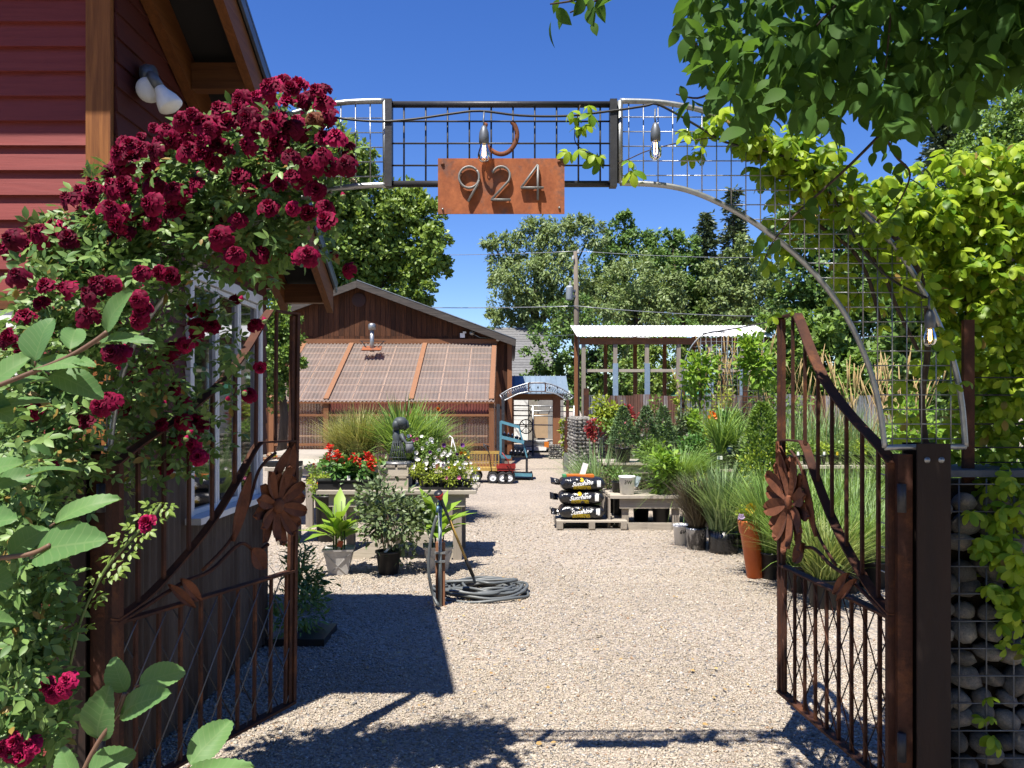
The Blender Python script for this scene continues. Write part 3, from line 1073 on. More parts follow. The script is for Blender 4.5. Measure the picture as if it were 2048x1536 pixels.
# ================================================================ SIGN
YS = YA - 0.03
sg = thing('house_number_sign', 'rusty steel plate with raised grey numerals 924 under the arch', 'sign', (X_(1002, YS), YS, Z_(373, YS)))
sx0, sx1, sz0, sz1 = X_(876, YS), X_(1129, YS), Z_(428, YS), Z_(317, YS)
obj('plate', MB().box2((sx0, YS - 0.002, sz0), (sx1, YS + 0.002, sz1)), MT['rustplate'], sg, world=True)
obj('mounting_strap', MB().box2((X_(900, YS), YS + 0.0025, Z_(375, YS)), (X_(1105, YS), YA - 0.012, Z_(362, YS))), MT['darksteel'], sg, world=True)
YD = YS - 0.0125


def digit_pts(lst):
    return [P(x, y, YD) for x, y in lst]


def circ(cx, cy, r, a0, a1, n, ry=None):
    ry = ry or r
    return [(cx + r * math.cos(math.radians(a0 + (a1 - a0) * i / n)), cy + ry * math.sin(math.radians(a0 + (a1 - a0) * i / n))) for i in range(n + 1)]


px_ = lambda zx, zy: (860 + zx / 7.062, 300 + zy / 7.062)


def stroke(lst, name):
    pts = digit_pts([px_(*p) for p in lst])
    mb = MB()
    rr = 0.0043
    front = [p + Vector((0, -0.001, 0)) for p in pts]
    mb.tube(front, rr, 8, ell=(1, 2.0, 1))
    return mb


d9 = obj('numeral', stroke(circ(553, 388, 142, -40, 320, 30, 150), '9'), MT['numeral'], sg, world=True, label='numeral 9')
obj('stroke', stroke([(690, 430), (660, 510), (537, 728)], '9'), MT['numeral'], d9, world=True)
d2 = obj('numeral', stroke([(880, 300)] + circ(1005, 365, 125, 200, 375, 16, 128) + [(1110, 440), (865, 705)], '2'), MT['numeral'], sg, world=True, label='numeral 2')
obj('stroke', stroke([(860, 705), (1140, 705)], '2'), MT['numeral'], d2, world=True)
d4 = obj('numeral', stroke([(1520, 215), (1290, 530)], '4'), MT['numeral'], sg, world=True, label='numeral 4')
obj('stroke', stroke([(1280, 535), (1605, 535)], '4'), MT['numeral'], d4, world=True)
obj('stroke', stroke([(1523, 215), (1523, 705)], '4'), MT['numeral'], d4, world=True)
for d_, (zx, zy) in ((d9, (445, 330)), (d9, (690, 330)), (d9, (545, 705)), (d2, (985, 240)), (d2, (880, 705)), (d2, (1120, 705)), (d4, (1523, 260)), (d4, (1300, 535)), (d4, (1523, 690))):
    p = P(*px_(zx, zy), YD)
    obj('pin', MB().tube([p, (p.x, YS - 0.002, p.z)], 0.0022, 6), MT['darksteel'], d_, world=True)
for (zx, zy, mt, r) in ((180, 205, 'rustflower', 0.0068), (1822, 170, 'rustflower', 0.0068), (180, 840, 'galv', 0.0045), (1825, 820, 'galv', 0.0045)):
    p = P(*px_(zx, zy), YS)
    obj('bolt', MB().lathe((p.x, YS - 0.002, p.z), [(r, 0), (r, 0.002), (r * .75, 0.0055), (0, 0.007)], 12, R=Matrix.Rotation(PI / 2, 3, 'X')), MT[mt], sg, world=True)

# horseshoe hung above the plate
hs = [px2 for px2 in [(972, 246), (968, 262), (969, 280), (978, 296), (992, 306), (1006, 308), (1020, 301), (1031, 285), (1034, 268), (1030, 252), (1023, 243)]]
YH = YA - 0.012
shoe = obj('horseshoe', MB().tube(arcpts(hs, 4, YH), [0.007] + [0.0085] * 39 + [0.007], 8, ell=(1, 0.55, 1)), MT['horseshoe'])
tag(shoe, 'rusty horseshoe hanging open end up above the number plate', 'horseshoe')
for (x, y) in ((971, 286), (985, 303), (1022, 298), (1032, 277), (975, 262), (1030, 262)):
    p = P(x, y, YH - 0.006)
    obj('nail_hole', MB().box(p, (0.003, 0.002, 0.005)), MT['cable'], shoe)

# string lights
cab = [(560, 236), (625, 228), (690, 238), (760, 243), (830, 238), (900, 228), (960, 222), (1040, 231), (1130, 232), (1222, 222), (1290, 212), (1312, 208), (1350, 226), (1400, 255), (1450, 284), (1530, 302), (1612, 330), (1660, 385), (1690, 440), (1725, 500), (1760, 540), (1800, 570), (1862, 600)]
cabpts = [P(x, y, YA - 0.022) for x, y in cab]
tag(obj('string_light_cable', MB().tube(arcpts(cab, 4, YA - 0.022), 0.0042, 6), MT['cable']), 'black outdoor cable sagging along the top of the arch', 'cable')


def bulb(px, py, D, label, lit=1.0, stem=True, tilt=0.0):
    """py: top of the black socket"""
    c = P(px, py, D)
    b = thing('string_light_bulb', label, 'light bulb', c, 0, 'bulbs of the string light')
    k = 1.0
    obj('socket', MB().lathe((0, 0, 0), [(0, 0.012), (0.008, 0.010), (0.012, 0.0), (0.0165, -0.012), (0.018, -0.03), (0.0175, -0.052), (0.014, -0.054), (0, -0.054)], 14), MT['grill'], b)
    obj('glass', MB().lathe((0, 0, 0), [(0.013, -0.054), (0.0145, -0.062), (0.02, -0.078), (0.0225, -0.092), (0.020, -0.108), (0.011, -0.117), (0, -0.119)], 16), MT['bulbglass'], b)
    obj('filament', MB().tube([(-0.004, 0, -0.058), (-0.005, 0, -0.095), (0, 0, -0.1), (0.005, 0, -0.095), (0.004, 0, -0.058)], 0.0016, 5), MT['filament'], b)
    if stem:
        obj('lead', MB().tube([(0, 0, 0.01), (-0.002, 0.004, 0.03), (0, 0.006, 0.062)], 0.0032, 6), MT['grill'], b)
    return b


bulb(968, 258, YA - 0.06, 'clear bulb hanging in front of the rusty horseshoe')
bulb(1311, 252, YA - 0.05, 'clear bulb hanging on the grid right of the dark centre panel')
bulb(1860, 626, YA - 0.06, 'glowing amber bulb above the right hand steel post', stem=True)
bulb(1630, 372, YA + 0.05, 'clear bulb half hidden among golden leaves on the arch', stem=False)

# ================================================================ GATES


def gate(hinge, free, label, flip, lean, fsc):
    h, fr = Vector(hinge), Vector(free)
    L = (fr - h).length
    ux = (fr - h) / L
    nv = Vector((ux.y, -ux.x, 0))                     # gate normal (horizontal)
    if nv.y > 0:
        nv = -nv
    g = thing('garden_gate', label, 'gate', (h.x, h.y, 0), 0, 'pair of rusty flower gates')

    def Q(u, z, off=0.0):
        p = h + ux * (u * L) + nv * off
        return Vector((p.x - lean * u * (z - 0.24), p.y, z))

    def rail(lst, w, t, nm, off=0.0, mat='rust'):
        mb = MB()
        for (u0, z0), (u1, z1) in zip(lst[:-1], lst[1:]):
            a, b = Q(u0, z0, off), Q(u1, z1, off)
            mb.bar(a, b, w, t, up=(b - a).cross(nv))
        return obj(nm, mb, MT[mat], g, world=True)

    def curve(lst, n=6):
        out = []
        for i in range(len(lst) - 1):
            p0, p1, p2, p3 = lst[max(i - 1, 0)], lst[i], lst[i + 1], lst[min(i + 2, len(lst) - 1)]
            for k in range(n):
                t = k / n
                out.append(tuple(0.5 * (2 * p1[j] + (p2[j] - p0[j]) * t + (2 * p0[j] - 5 * p1[j] + 4 * p2[j] - p3[j]) * t * t + (3 * p1[j] - p0[j] - 3 * p2[j] + p3[j]) * t ** 3) for j in (0, 1)))
        out.append(lst[-1])
        return out

    ptop = [(0.0, 1.40), (0.1, 1.462), (0.3, 1.565), (0.5, 1.69), (0.65, 1.83), (0.78, 1.99), (0.82, 2.03)]
    topc = curve(ptop, 5)
    rail(topc + [(1.0, 2.032)], 0.048, 0.007, 'top_rail')
    pin = [(0.0, 0.86), (0.15, 0.915), (0.33, 1.03), (0.48, 1.15), (0.62, 1.30), (0.72, 1.42), (0.76, 1.448)]
    inc = curve(pin, 5)
    rail(inc + [(0.985, 1.446)], 0.04, 0.007, 'inner_rail')
    rail([(0.0, 0.847), (0.985, 0.847)], 0.04, 0.01, 'mid_rail')
    rail([(0.0, 0.24), (1.0, 0.24)], 0.045, 0.012, 'bottom_rail')
    # stiles
    for u, z1, w in ((1.0, 2.03, 0.030), (0.972, 2.02, 0.018), (0.012, 1.40, 0.035)):
        a, b = Q(u, 0.245), Q(u, z1)
        obj('stile', MB().bar(a, b, w, 0.02, up=ux), MT['rust'], g, world=True)

    def zof(c, u):
        for (u0, z0), (u1, z1) in zip(c[:-1], c[1:]):
            if u0 <= u <= u1:
                return z0 + (z1 - z0) * (u - u0) / max(u1 - u0, 1e-6)
        return c[-1][1]

    for u in (0.10, 0.22, 0.345, 0.47, 0.60, 0.73, 0.86):
        a, b = Q(u, zof(inc, u) + 0.005), Q(u, zof(topc, u) - 0.004)
        obj('bar', MB().bar(a, b, 0.0125, 0.0125, up=ux), MT['rust'], g, world=True)
    for i in range(9):
        u = 0.09 + i * 0.107
        obj('bar', MB().bar(Q(u, 0.247), Q(u, 0.842), 0.0125, 0.0125, up=ux), MT['rust'], g, world=True)
    # diagonal wires of the lower panel
    for s in (1, -1):
        for k in range(-3, 9):
            u0, z0 = k * 0.135, 0.25
            u1, z1 = u0 + 0.27 * 1.35, 0.84
            if s < 0:
                u0, u1 = u1, u0
            dz = z1 - z0
            ts = [0.0, 1.0]
            if u1 != u0:
                ta, tb = sorted(((0.02 - u0) / (u1 - u0), (0.97 - u0) / (u1 - u0)))
                ts = [max(0, ta), min(1, tb)]
            if ts[1] - ts[0] < 0.05:
                continue
            a = Q(u0 + (u1 - u0) * ts[0], z0 + dz * ts[0], 0.006 * s)
            b = Q(u0 + (u1 - u0) * ts[1], z0 + dz * ts[1], 0.006 * s)
            obj('lattice_wire', MB().tube([a, b], 0.0028, 5), (MT['grill'] if flip else MT['rust']) if s > 0 else MT['darksteel'], g, world=True)  # left leaf: one set of wires paler, sunlit glints put into colour
    # flower of cut steel
    uc, zc = 0.83, 1.165
    if flip:
        uc = 0.845
    fl = obj('flower', MB().lathe(Q(uc, zc, 0.030), [(0.034, 0), (0.032, 0.008), (0.02, 0.014), (0, 0.016)], 14, R=nv.to_track_quat('Z', 'Y').to_matrix()), MT['rustflower'], g, world=True)
    for i in range(9):
        a = i * 2 * PI / 9
        for rr_ in (0.012, 0.025):
            c = Q(uc + rr_ * math.cos(a) / L, zc + rr_ * math.sin(a), 0.044 - rr_ * .25)
            obj('seed', MB().box(c, (0.006, 0.006, 0.006)), MT['rust'], fl, world=True)
    np_ = 16
    for i in range(np_):
        a = 2 * PI * i / np_ + 0.13
        ln = (0.205 + 0.02 * math.sin(i * 2.7)) * fsc
        wd = 0.046 * fsc
        mb = MB()
        off = 0.012 + 0.012 * (i % 2)

        def pt(u, v):
            r = 0.03 * fsc + ln * u
            w = wd * (0.30 + 0.85 * math.sin(PI * (0.06 + 0.86 * u ** 1.25)) ) * (2 * v - 1) * 0.8
            if u > 0.98:
                w *= 0.62
                r -= 0.014 * abs(2 * v - 1)
            lift = off + 0.03 * u * u + 0.012 * abs(2 * v - 1)
            x = r * math.cos(a) - w * math.sin(a)
            y = r * math.sin(a) + w * math.cos(a)
            return Q(uc + x / L, zc + y, lift)
        mb.grid(pt, 8, 2)
        n0 = len(mb.v)
        mb.add([Vector(v) - nv * 0.0025 for v in mb.v], [list(reversed(f)) for f in mb.f])
        obj('petal', mb, MT['rustflower'], fl, world=True)
    # stems, leaves and bud
    st = curve([(0.80, 1.0), (0.72, 0.98), (0.62, 1.03) if flip else (0.6, 0.99), (0.45, 0.95), (0.3, 0.93), (0.1, 0.875), (0.0, 0.85)], 5)
    obj('stem', MB().tube([Q(u, z, 0.014) for u, z in st], 0.008, 6), MT['rust'], g, world=True)
    st2 = curve([(0.84, 1.40), (0.73, 1.33), (0.66, 1.18), (0.55, 1.05), (0.4, 0.96)], 5)
    obj('stem', MB().tube([Q(u, z, 0.018) for u, z in st2], 0.007, 6), MT['rust'], g, world=True)

    def leafp(u0, z0, u1, z1, w, nm):
        mb = MB()

        def pt(a_, v):
            du, dz = (u1 - u0), (z1 - z0)
            ll = math.hypot(du * L, dz)
            ww = w * math.sin(PI * (0.04 + 0.94 * a_)) ** 0.8 * (2 * v - 1)
            return Q(u0 + du * a_ - dz / ll * ww / L, z0 + dz * a_ + du * L / ll * ww, 0.02 + 0.02 * a_ + 0.012 * abs(2 * v - 1))
        mb.grid(pt, 6, 2)
        mb.add([Vector(v) - nv * 0.0025 for v in mb.v], [list(reversed(f)) for f in mb.f])
        obj(nm, mb, MT['rustflower'], g, world=True)

    leafp(0.90, 1.20, 0.93, 1.44, 0.035, 'steel_leaf')
    leafp(0.80, 1.27, 0.9, 1.42, 0.028, 'steel_leaf')
    leafp(0.56, 1.05, 0.64, 1.33, 0.035, 'steel_leaf')
    leafp(0.22, 0.94, 0.33, 0.83, 0.02, 'steel_leaf')
    leafp(0.28, 0.95, 0.36, 0.85, 0.024, 'steel_leaf')
    leafp(0.68, 1.0, 0.74, 0.905, 0.045, 'bud')
    return g


gate((1.362, 2.86, 0), (1.29, 3.84, 0), 'rusty steel gate leaf with flower, open against the potted grasses', False, 0.0, 1.0)
gate((-1.385, 2.79, 0), (-1.015, 3.70, 0), 'rusty steel gate leaf with flower, open in the shade by the window', True, -0.01, 0.74)
# ================================================================ BARN WITH LEAN-TO GREENHOUSE
BY = 24.0                                            # barn front wall
bn = thing('barn', 'dark brown gabled barn with a translucent lean-to against its front', 'barn', (-4.6, BY, 0))
pk = (X_(718, BY), Z_(566, BY))
er = (X_(1030, BY), Z_(682, BY))
el = (2 * pk[0] - er[0], er[1])
slope = (pk[1] - er[1]) / (er[0] - pk[0])
xr, xl = X_(1016, BY), 2 * pk[0] - X_(1016, BY)


def roofz(x):
    return pk[1] - slope * abs(x - pk[0]) - 0.12


w_ = MB()
w_.prism([(xl + .05, 0), (xr - .05, 0), (xr - .05, roofz(xr)), (pk[0], roofz(pk[0])), (xl + .05, roofz(xl))], BY + 0.04, BY + 9)
obj('wall', w_, MT['soffit'], bn, world=True)
x = xl
bw = 0.155
zs_lap = Z_(672, BY)
while x < xr - 0.01:
    x2 = min(x + bw - 0.008, xr)
    mt = MT['barnwood']
    y0 = BY + nr.uniform(-0.006, 0.006)
    q = MB()
    q.prism([(x, zs_lap), (x2, zs_lap), (x2, roofz(x2)), (x, roofz(x))], y0, BY + 0.035)
    obj('plank', q, mt, bn, world=True)
    q = MB().box2((x, y0 - 0.002, 0.0), (x2, BY + 0.035, zs_lap - 0.004))
    obj('plank', q, MT['barnwood'], bn, world=True)
    x += bw
# right side wall, painted red, with corner post
for i in range(9):
    obj('plank', MB().box2((xr + 0.004, BY + 0.04 + i * 0.9, 0), (xr + 0.03, BY + 0.93 + i * 0.9, 3.5)), MT['barnred'], bn, world=True)
obj('corner_post', MB().box2((xr - 0.02, BY - 0.04, 0), (xr + 0.12, BY + 0.06, 3.62)), MT['orangewood'], bn, world=True)
# roof with bargeboards
rfn = MB()
ov = 0.33


def roofslab(x0, x1, z0, z1, t, y0, y1):
    m = MB()
    m.add([(x0, y0, z0 - t), (x1, y0, z1 - t), (x1, y1, z1 - t), (x0, y1, z0 - t), (x0, y0, z0), (x1, y0, z1), (x1, y1, z1), (x0, y1, z0)],
          [(3, 2, 1, 0), (4, 5, 6, 7), (0, 1, 5, 4), (1, 2, 6, 5), (2, 3, 7, 6), (3, 0, 4, 7)])
    return m


rr1 = obj('roof', roofslab(pk[0] + .002, er[0], pk[1] - 0.02, er[1] - 0.02, 0.06, BY - ov, BY + 9.3), MT['roofmetal'], bn, world=True)
rr2 = obj('roof', roofslab(el[0], pk[0] - .002, el[1] - 0.02, pk[1] - 0.02, 0.06, BY - ov, BY + 9.3), MT['roofmetal'], bn, world=True)
obj('bargeboard', roofslab(pk[0] + .002, er[0] + .02, pk[1] + 0.02, er[1] + 0.02, 0.21, BY - ov - 0.04, BY - ov - 0.003), MT['fascia'], rr1, world=True)
obj('bargeboard', roofslab(el[0] - .02, pk[0] - .002, el[1] + 0.02, pk[1] + 0.02, 0.21, BY - ov - 0.04, BY - ov - 0.003), MT['fascia'], rr2, world=True)
obj('metal_edge', roofslab(pk[0] + .002, er[0] + .03, pk[1] + 0.045, er[1] + 0.045, 0.022, BY - ov - 0.05, BY + 9.3), MT['galv'], rr1, world=True)
# round plaque, wall lamps
obj('plaque', MB().lathe((pk[0], BY - 0.012, Z_(600, BY)), [(0, 0.012), (0.2, 0.012), (0.215, 0.006), (0.215, 0), (0, 0)], 24, R=Matrix.Rotation(PI / 2, 3, 'X')), M('plaque_brown', (0.055, 0.03, 0.028), (0.07, 0.03, 0.03), 0.8), bn, world=True)
lamp = obj('floodlight', MB().box(P(1000, 678, BY - 0.03), (0.12, 0.04, 0.08)), MT['grill'], bn, world=True)
for px in (996, 1005):
    obj('bulb', MB().lathe(P(px, 679, BY - 0.12), [(0, 0.05), (0.05, 0.04), (0.055, 0.0), (0.03, -0.06), (0, -0.06)], 10, R=Matrix.Rotation(PI / 2, 3, 'X')), MT['white'], lamp, world=True)
obj('meter_box', MB().box(P(925, 671, BY - 0.05), (0.14, 0.09, 0.13)).box(P(929, 665, BY - .05), (0.1, 0.07, 0.05)), MT['white'], bn, world=True)
obj('lamp_disc', MB().lathe(P(944, 666, BY - 0.05), [(0, 0.03), (0.07, 0.02), (0.075, 0), (0, -0.04)], 12, R=Matrix.Rotation(PI / 2, 3, 'X')), MT['galv'], bn, world=True)
obj('conduit', MB().tube([P(944, 667, BY - 0.03), P(960, 675, BY - 0.03), P(996, 678, BY - 0.03)], 0.012, 6), MT['galv'], bn, world=True)

# lean-to
LY = 20.6
gh = thing('greenhouse', 'lean-to greenhouse of clear corrugated plastic on orange stained posts', 'greenhouse', (-3.3, LY, 0))
gx0, gx1 = -6.25, X_(989, LY)
gz0, gz1 = Z_(801, LY), Z_(689, BY)
rafters = [-6.2, X_(652, LY), X_(822, LY), X_(983, LY)]


def gpt(x, t, off=0.0):
    n_ = Vector((0, -(gz1 - gz0), (BY - LY))).normalized()
    return Vector((x, LY + (BY - 0.06 - LY) * t, gz0 + (gz1 - gz0) * t)) + n_ * off


for a, b in ((gx0, rafters[1]), (rafters[1], rafters[2]), (rafters[2], gx1)):
    nw = int((b - a) / 0.10)
    n = nw * 4
    mb = MB()
    vs = []
    for i in range(n + 1):
        xx = a + (b - a) * i / n
        o = 0.022 * math.sin(2 * PI * i / 4 + 0.4) + 0.026
        for t in (-0.03, 1.0):
            p = gpt(xx, t, o + (0.004 if a == gx0 else 0))
            vs.append(p)
    mb.add(vs, [(2 * i, 2 * i + 2, 2 * i + 3, 2 * i + 1) for i in range(n)], True)
    obj('roof_panel', mb, MT['poly'], gh, world=True)
for xx in rafters:
    a, b = gpt(xx, 0, -0.05), gpt(xx, 1, -0.05)
    obj('rafter', MB().bar(a, b, 0.10, 0.09, up=(0, -0.5, 1)), MT['orangewood_y'], gh, world=True)
    # cap strip over the sheets
    a, b = gpt(xx, 0, 0.05), gpt(xx, 1, 0.05)
    obj('cap_strip', MB().bar(a, b, 0.13, 0.02, up=(0, -0.5, 1)), MT['orangewood_y'], gh, world=True)
lightwood = wood('pale_purlin', (0.50, 0.36, 0.27), (0.40, 0.27, 0.19), 'X', 0.8)
for k in range(9):
    t = 0.02 + 0.115 * k
    obj('purlin', MB().bar(gpt(gx0, t, -0.012), gpt(gx1, t, -0.012), 0.035, 0.02, up=(0, -0.5, 1)), lightwood, gh, world=True)
for xx in (-5.5, -4.15, -3.45, -1.9, -1.2):
    obj('batten', MB().bar(gpt(xx, 0, -0.04), gpt(xx, 1, -0.04), 0.03, 0.03, up=(0, -0.5, 1)), lightwood, gh, world=True)
obj('ledger', MB().box2((gx0 - .05, BY - 0.10, gz1 + 0.02), (gx1 + 0.02, BY - 0.012, gz1 + 0.16)), MT['orangewood_x'], gh, world=True)
obj('eave_board', MB().box2((gx0, LY - 0.06, gz0 - 0.075), (gx1, LY - 0.015, gz0 - 0.035)), MT['orangewood_x'], gh, world=True)
for xx in rafters:
    obj('post', MB().box2((xx - 0.065, LY - 0.012, 0), (xx + 0.065, LY + 0.10, gz0 - 0.06)), MT['orangewood'], gh, world=True)
zr1, zr2, zr3 = Z_(830, LY), Z_(889, LY), 0.06
for i in range(3):
    a, b = rafters[i] + 0.067, rafters[i + 1] - 0.067
    for zz in (zr1, zr2):
        obj('rail', MB().box2((a, LY, zz - 0.035), (b, LY + 0.05, zz + 0.025)), MT['orangewood_x'], gh, world=True)
    obj('wall_panel', corr_panel((a, LY + 0.075, 0), (b, LY + 0.075, 0), zr1 + 0.0, gz0 - 0.03, 0.012, 0.075), M('faded_red_sheet', (0.26, 0.085, 0.07), (0.20, 0.06, 0.05), 0.6) if i else MT['poly'], gh, world=True)
    obj('wall_panel', corr_panel((a, LY + 0.085, 0), (b, LY + 0.085, 0), 0.03, zr1 - 0.002, 0.012, 0.075), MT['poly'], gh, world=True)
    obj('base_board', MB().box2((a, LY - 0.005, 0.0), (b, LY + 0.05, 0.14)), MT['orangewood_x'], gh, world=True)
# right end wall
obj('wall_panel', corr_panel((gx1 - 0.06, LY + 0.1, 0), (gx1 - 0.06, BY - 0.1, 0), 0.03, gz0 - 0.04, 0.012, 0.075, nrm=(1, 0, 0)), MT['poly'], gh, world=True)
# plant staging inside and slats seen through the clear wall
for zz in (0.35, 0.6, 0.82):
    obj('shelf', MB().box2((-6.1, LY + 0.5, zz), (gx1 - 0.2, LY + 0.9, zz + 0.03)), lightwood, gh, world=True)
# flue
fl_c = P(744, 690, 22.9)
fu = thing('flue_pipe', 'galvanised flue pipe with cap rising through the greenhouse roof', 'flue pipe', (fl_c.x, fl_c.y, fl_c.z))
obj('pipe', MB().lathe((0, 0, 0), [(0, -.2), (0.06, -0.2), (0.06, 0.42), (0, 0.42)], 14), MT['galv'], fu)
obj('cap', MB().lathe((0, 0, 0.42), [(0.06, 0.0), (0.11, 0.02), (0.11, 0.16), (0.07, 0.2), (0, 0.21)], 14), MT['galv'], fu)
obj('flashing', MB().box((0, -0.02, -0.1), (0.55, 0.3, 0.03), Matrix.Rotation(0.45, 3, 'X')), MT['rustplate'], fu)
obj('support', MB().bar((-0.38, 0.1, 0.12), (0.38, 0.1, 0.12), 0.02, 0.02).bar((-0.32, 0.1, 0.11), (-0.14, 0, -0.1), 0.02, 0.02).bar((0.32, 0.1, 0.11), (0.14, 0, -0.1), 0.02, 0.02), MT['darksteel'], fu)

# ================================================================ FAR END: kiosk, arch, house, truck
ky = 25.0
ks = thing('roofed_gateway', 'small open gateway with blue metal roof on a stone gabion base', 'gateway', (1.0, ky, 0))
obj('post', MB().box2((X_(1106, ky), ky, 0.4), (X_(1121, ky), ky + 0.24, Z_(790, ky))), MT['orangewood'], ks, world=True)
obj('post', MB().box2((X_(1019, ky), ky, 0.0), (X_(1028, ky), ky + 0.2, Z_(790, ky))), MT['orangewood'], ks, world=True)
obj('beam', MB().box2((X_(1012, ky), ky + 0.02, Z_(800, ky)), (X_(1126, ky), ky + 0.22, Z_(786, ky))), MT['orangewood_x'], ks, world=True)
rp = MB()
a_, b_2 = Z_(786, ky - 0.2), Z_(752, ky + 1.0)
x0_, x1_ = X_(1008, ky), X_(1136, ky)
nseam = 12
for i in range(nseam):
    xa = x0_ + (x1_ - x0_) * i / nseam
    xb = x0_ + (x1_ - x0_) * (i + 1) / nseam - 0.012
    obj('roof_pan', MB().add([(xa, ky - 0.3, a_), (xb, ky - 0.3, a_), (xb, ky + 1.0, b_2), (xa, ky + 1.0, b_2), (xa, ky - 0.3, a_ - 0.03), (xb, ky - 0.3, a_ - 0.03), (xb, ky + 1.0, b_2 - 0.03), (xa, ky + 1.0, b_2 - 0.03)],
                             [(0, 1, 2, 3), (7, 6, 5, 4), (0, 4, 5, 1), (1, 5, 6, 2), (2, 6, 7, 3), (3, 7, 4, 0)]), MT['blueroof'], ks, world=True)
    obj('seam', MB().bar((xb + .006, ky - 0.3, a_ + 0.01), (xb + .006, ky + 1.0, b_2 + 0.01), 0.016, 0.04), MT['blueroof'], ks, world=True)


def stones_in(x0, x1, y0, y1, z0, z1, r, faces='fl', jit=0.3):
    """positions of stones packed against the front (-y), left (-x) and top faces"""
    out = []
    z = z0 + r * 0.8
    while z < z1 - r * 0.3:
        if 'f' in faces:
            x = x0 + r * nr.uniform(0.6, 1.2)
            while x < x1 - r * 0.4:
                out.append((x, y0 + r * nr.uniform(0.85, 1.1), z + nr.normal(0, r * jit * 0.5), r * nr.uniform(0.78, 1.2)))
                x += r * nr.uniform(1.5, 2.0)
        if 'l' in faces:
            y = y0 + 2.6 * r
            while y < y1 - r * 0.4:
                out.append((x0 + r * nr.uniform(0.85, 1.1), y, z + nr.normal(0, r * jit * 0.5), r * nr.uniform(0.78, 1.2)))
                y += r * nr.uniform(1.5, 2.0)
        z += r * 1.55
    if 't' in faces:
        x = x0 + r
        while x < x1:
            y = y0 + r
            while y < y1:
                out.append((x, y, z1 - r * 0.6, r * nr.uniform(0.8, 1.1)))
                y += r * 1.9
            x += r * 1.9
    return out


def ico(sub=1):
    import bmesh
    b = bmesh.new()
    bmesh.ops.create_icosphere(b, subdivisions=sub, radius=1.0)
    v = np.array([tuple(q.co) for q in b.verts])
    f = np.array([[q.index for q in p.verts] for p in b.faces])
    b.free()
    return v, f


ICO1, ICO2 = ico(1), ico(2)


def stone_mesh_arrays(sts, t=ICO1):
    V, T, n0 = [], [], 0
    for (x, y, z, r) in sts:
        v = t[0] * np.array([r * nr.uniform(0.9, 1.25), r * nr.uniform(0.75, 1.0), r * nr.uniform(0.6, 0.9)])
        v = v * (1 + 0.13 * nr.normal(size=(len(v), 1)))
        a = nr.uniform(0, PI)
        R = np.array(Matrix.Rotation(a, 3, 'Z') @ Matrix.Rotation(nr.normal(0, 0.3), 3, 'Y'))
        V.append(v @ R.T + np.array((x, y, z)))
        T.append(t[1] + n0)
        n0 += len(v)
    return np.concatenate(V), np.concatenate(T)


m_, nt_, out_ = newmat('gabion_rubble')
ge_ = nt_.nodes.new('ShaderNodeNewGeometry')
r_ = ge_.outputs['Random Per Island']
c_ = mixcol(nt_, r_, (0.10, 0.095, 0.085), (0.46, 0.43, 0.38))
bsdf(nt_, out_, c_, 0.8, 0, 0.25)
MT['rubble'] = m_


def gabion(name, label, x0, x1, y0, y1, z1, r, faces='flt', wires=True, wstep=0.1):
    g = thing(name, label, 'gabion wall', ((x0 + x1) / 2, (y0 + y1) / 2, 0))
    obj('core', MB().box2((x0 + r * 1.2, y0 + r * 1.2, 0), (x1 - r * 0.6, y1 - r * 0.4, z1 - r)), MT['stone'], g, world=True)
    V, T = stone_mesh_arrays(stones_in(x0, x1, y0, y1, 0, z1, r, faces))
    obj('stones', npmesh('stones', V, T), MT['rubble'], g, world=True, kind='stuff')
    if wires:
        mb = MB()
        n = max(2, int((x1 - x0) / wstep))
        for i in range(n + 1):
            xx = x0 + (x1 - x0) * i / n
            mb.tube([(xx, y0 - 0.003, 0), (xx, y0 - 0.003, z1)], 0.0022, 4, smooth=False)
        k = int(z1 / wstep)
        for i in range(k + 1):
            zz = 0.02 + (z1 - 0.02) * i / k
            mb.tube([(x0, y0 - 0.006, zz), (x1, y0 - 0.006, zz)], 0.0022, 4, smooth=False)
        obj('cage', mb, MT['grill'], g, world=True, kind='stuff')
    return g


gabion('stone_gabion', 'small square gabion of grey stones under the far gateway post', X_(1098, ky - .1), X_(1130, ky - .1), ky - 0.15, ky + 0.4, 0.45, 0.045, wstep=0.1)
gabion('stone_gabion', 'tall grey stone gabion wall behind the bags of potting mix', X_(1146, 18), X_(1146, 18) + 0.85, 17.6, 22.0, 1.36, 0.05, wstep=0.1)
gabion('stone_gabion', 'low stone gabion wall hidden behind the benches of conifers', X_(1146, 18) + 0.9, 5.2, 17.8, 18.6, 1.0, 0.06, wstep=0.12)

# second, smaller arch far down the path
fy = 20.0
fa = thing('small_arch', 'small curved steel arch with criss-cross filling in front of the blue roof', 'archway', (0.63, fy, 0))
oc = [(1000, 790), (1020, 778), (1040, 771), (1058, 766), (1074, 765), (1092, 766), (1110, 771), (1130, 781), (1147, 793)]
ic = [(1006, 802), (1017, 797), (1036, 788), (1055, 784), (1074, 783), (1093, 784), (1112, 788), (1128, 797), (1136, 803)]
ocp, icp = arcpts(oc, 4, fy), arcpts(ic, 4, fy)
obj('tube', MB().tube(ocp, 0.016, 6), MT['wire'], fa, world=True)
obj('tube', MB().tube(icp, 0.018, 6), MT['wire'], fa, world=True)
obj('tube', MB().tube([ocp[0], icp[0]], 0.016, 6), MT['wire'], fa, world=True)
obj('tube', MB().tube([ocp[-1], icp[-1]], 0.016, 6), MT['wire'], fa, world=True)
mb = MB()
n = len(ocp)
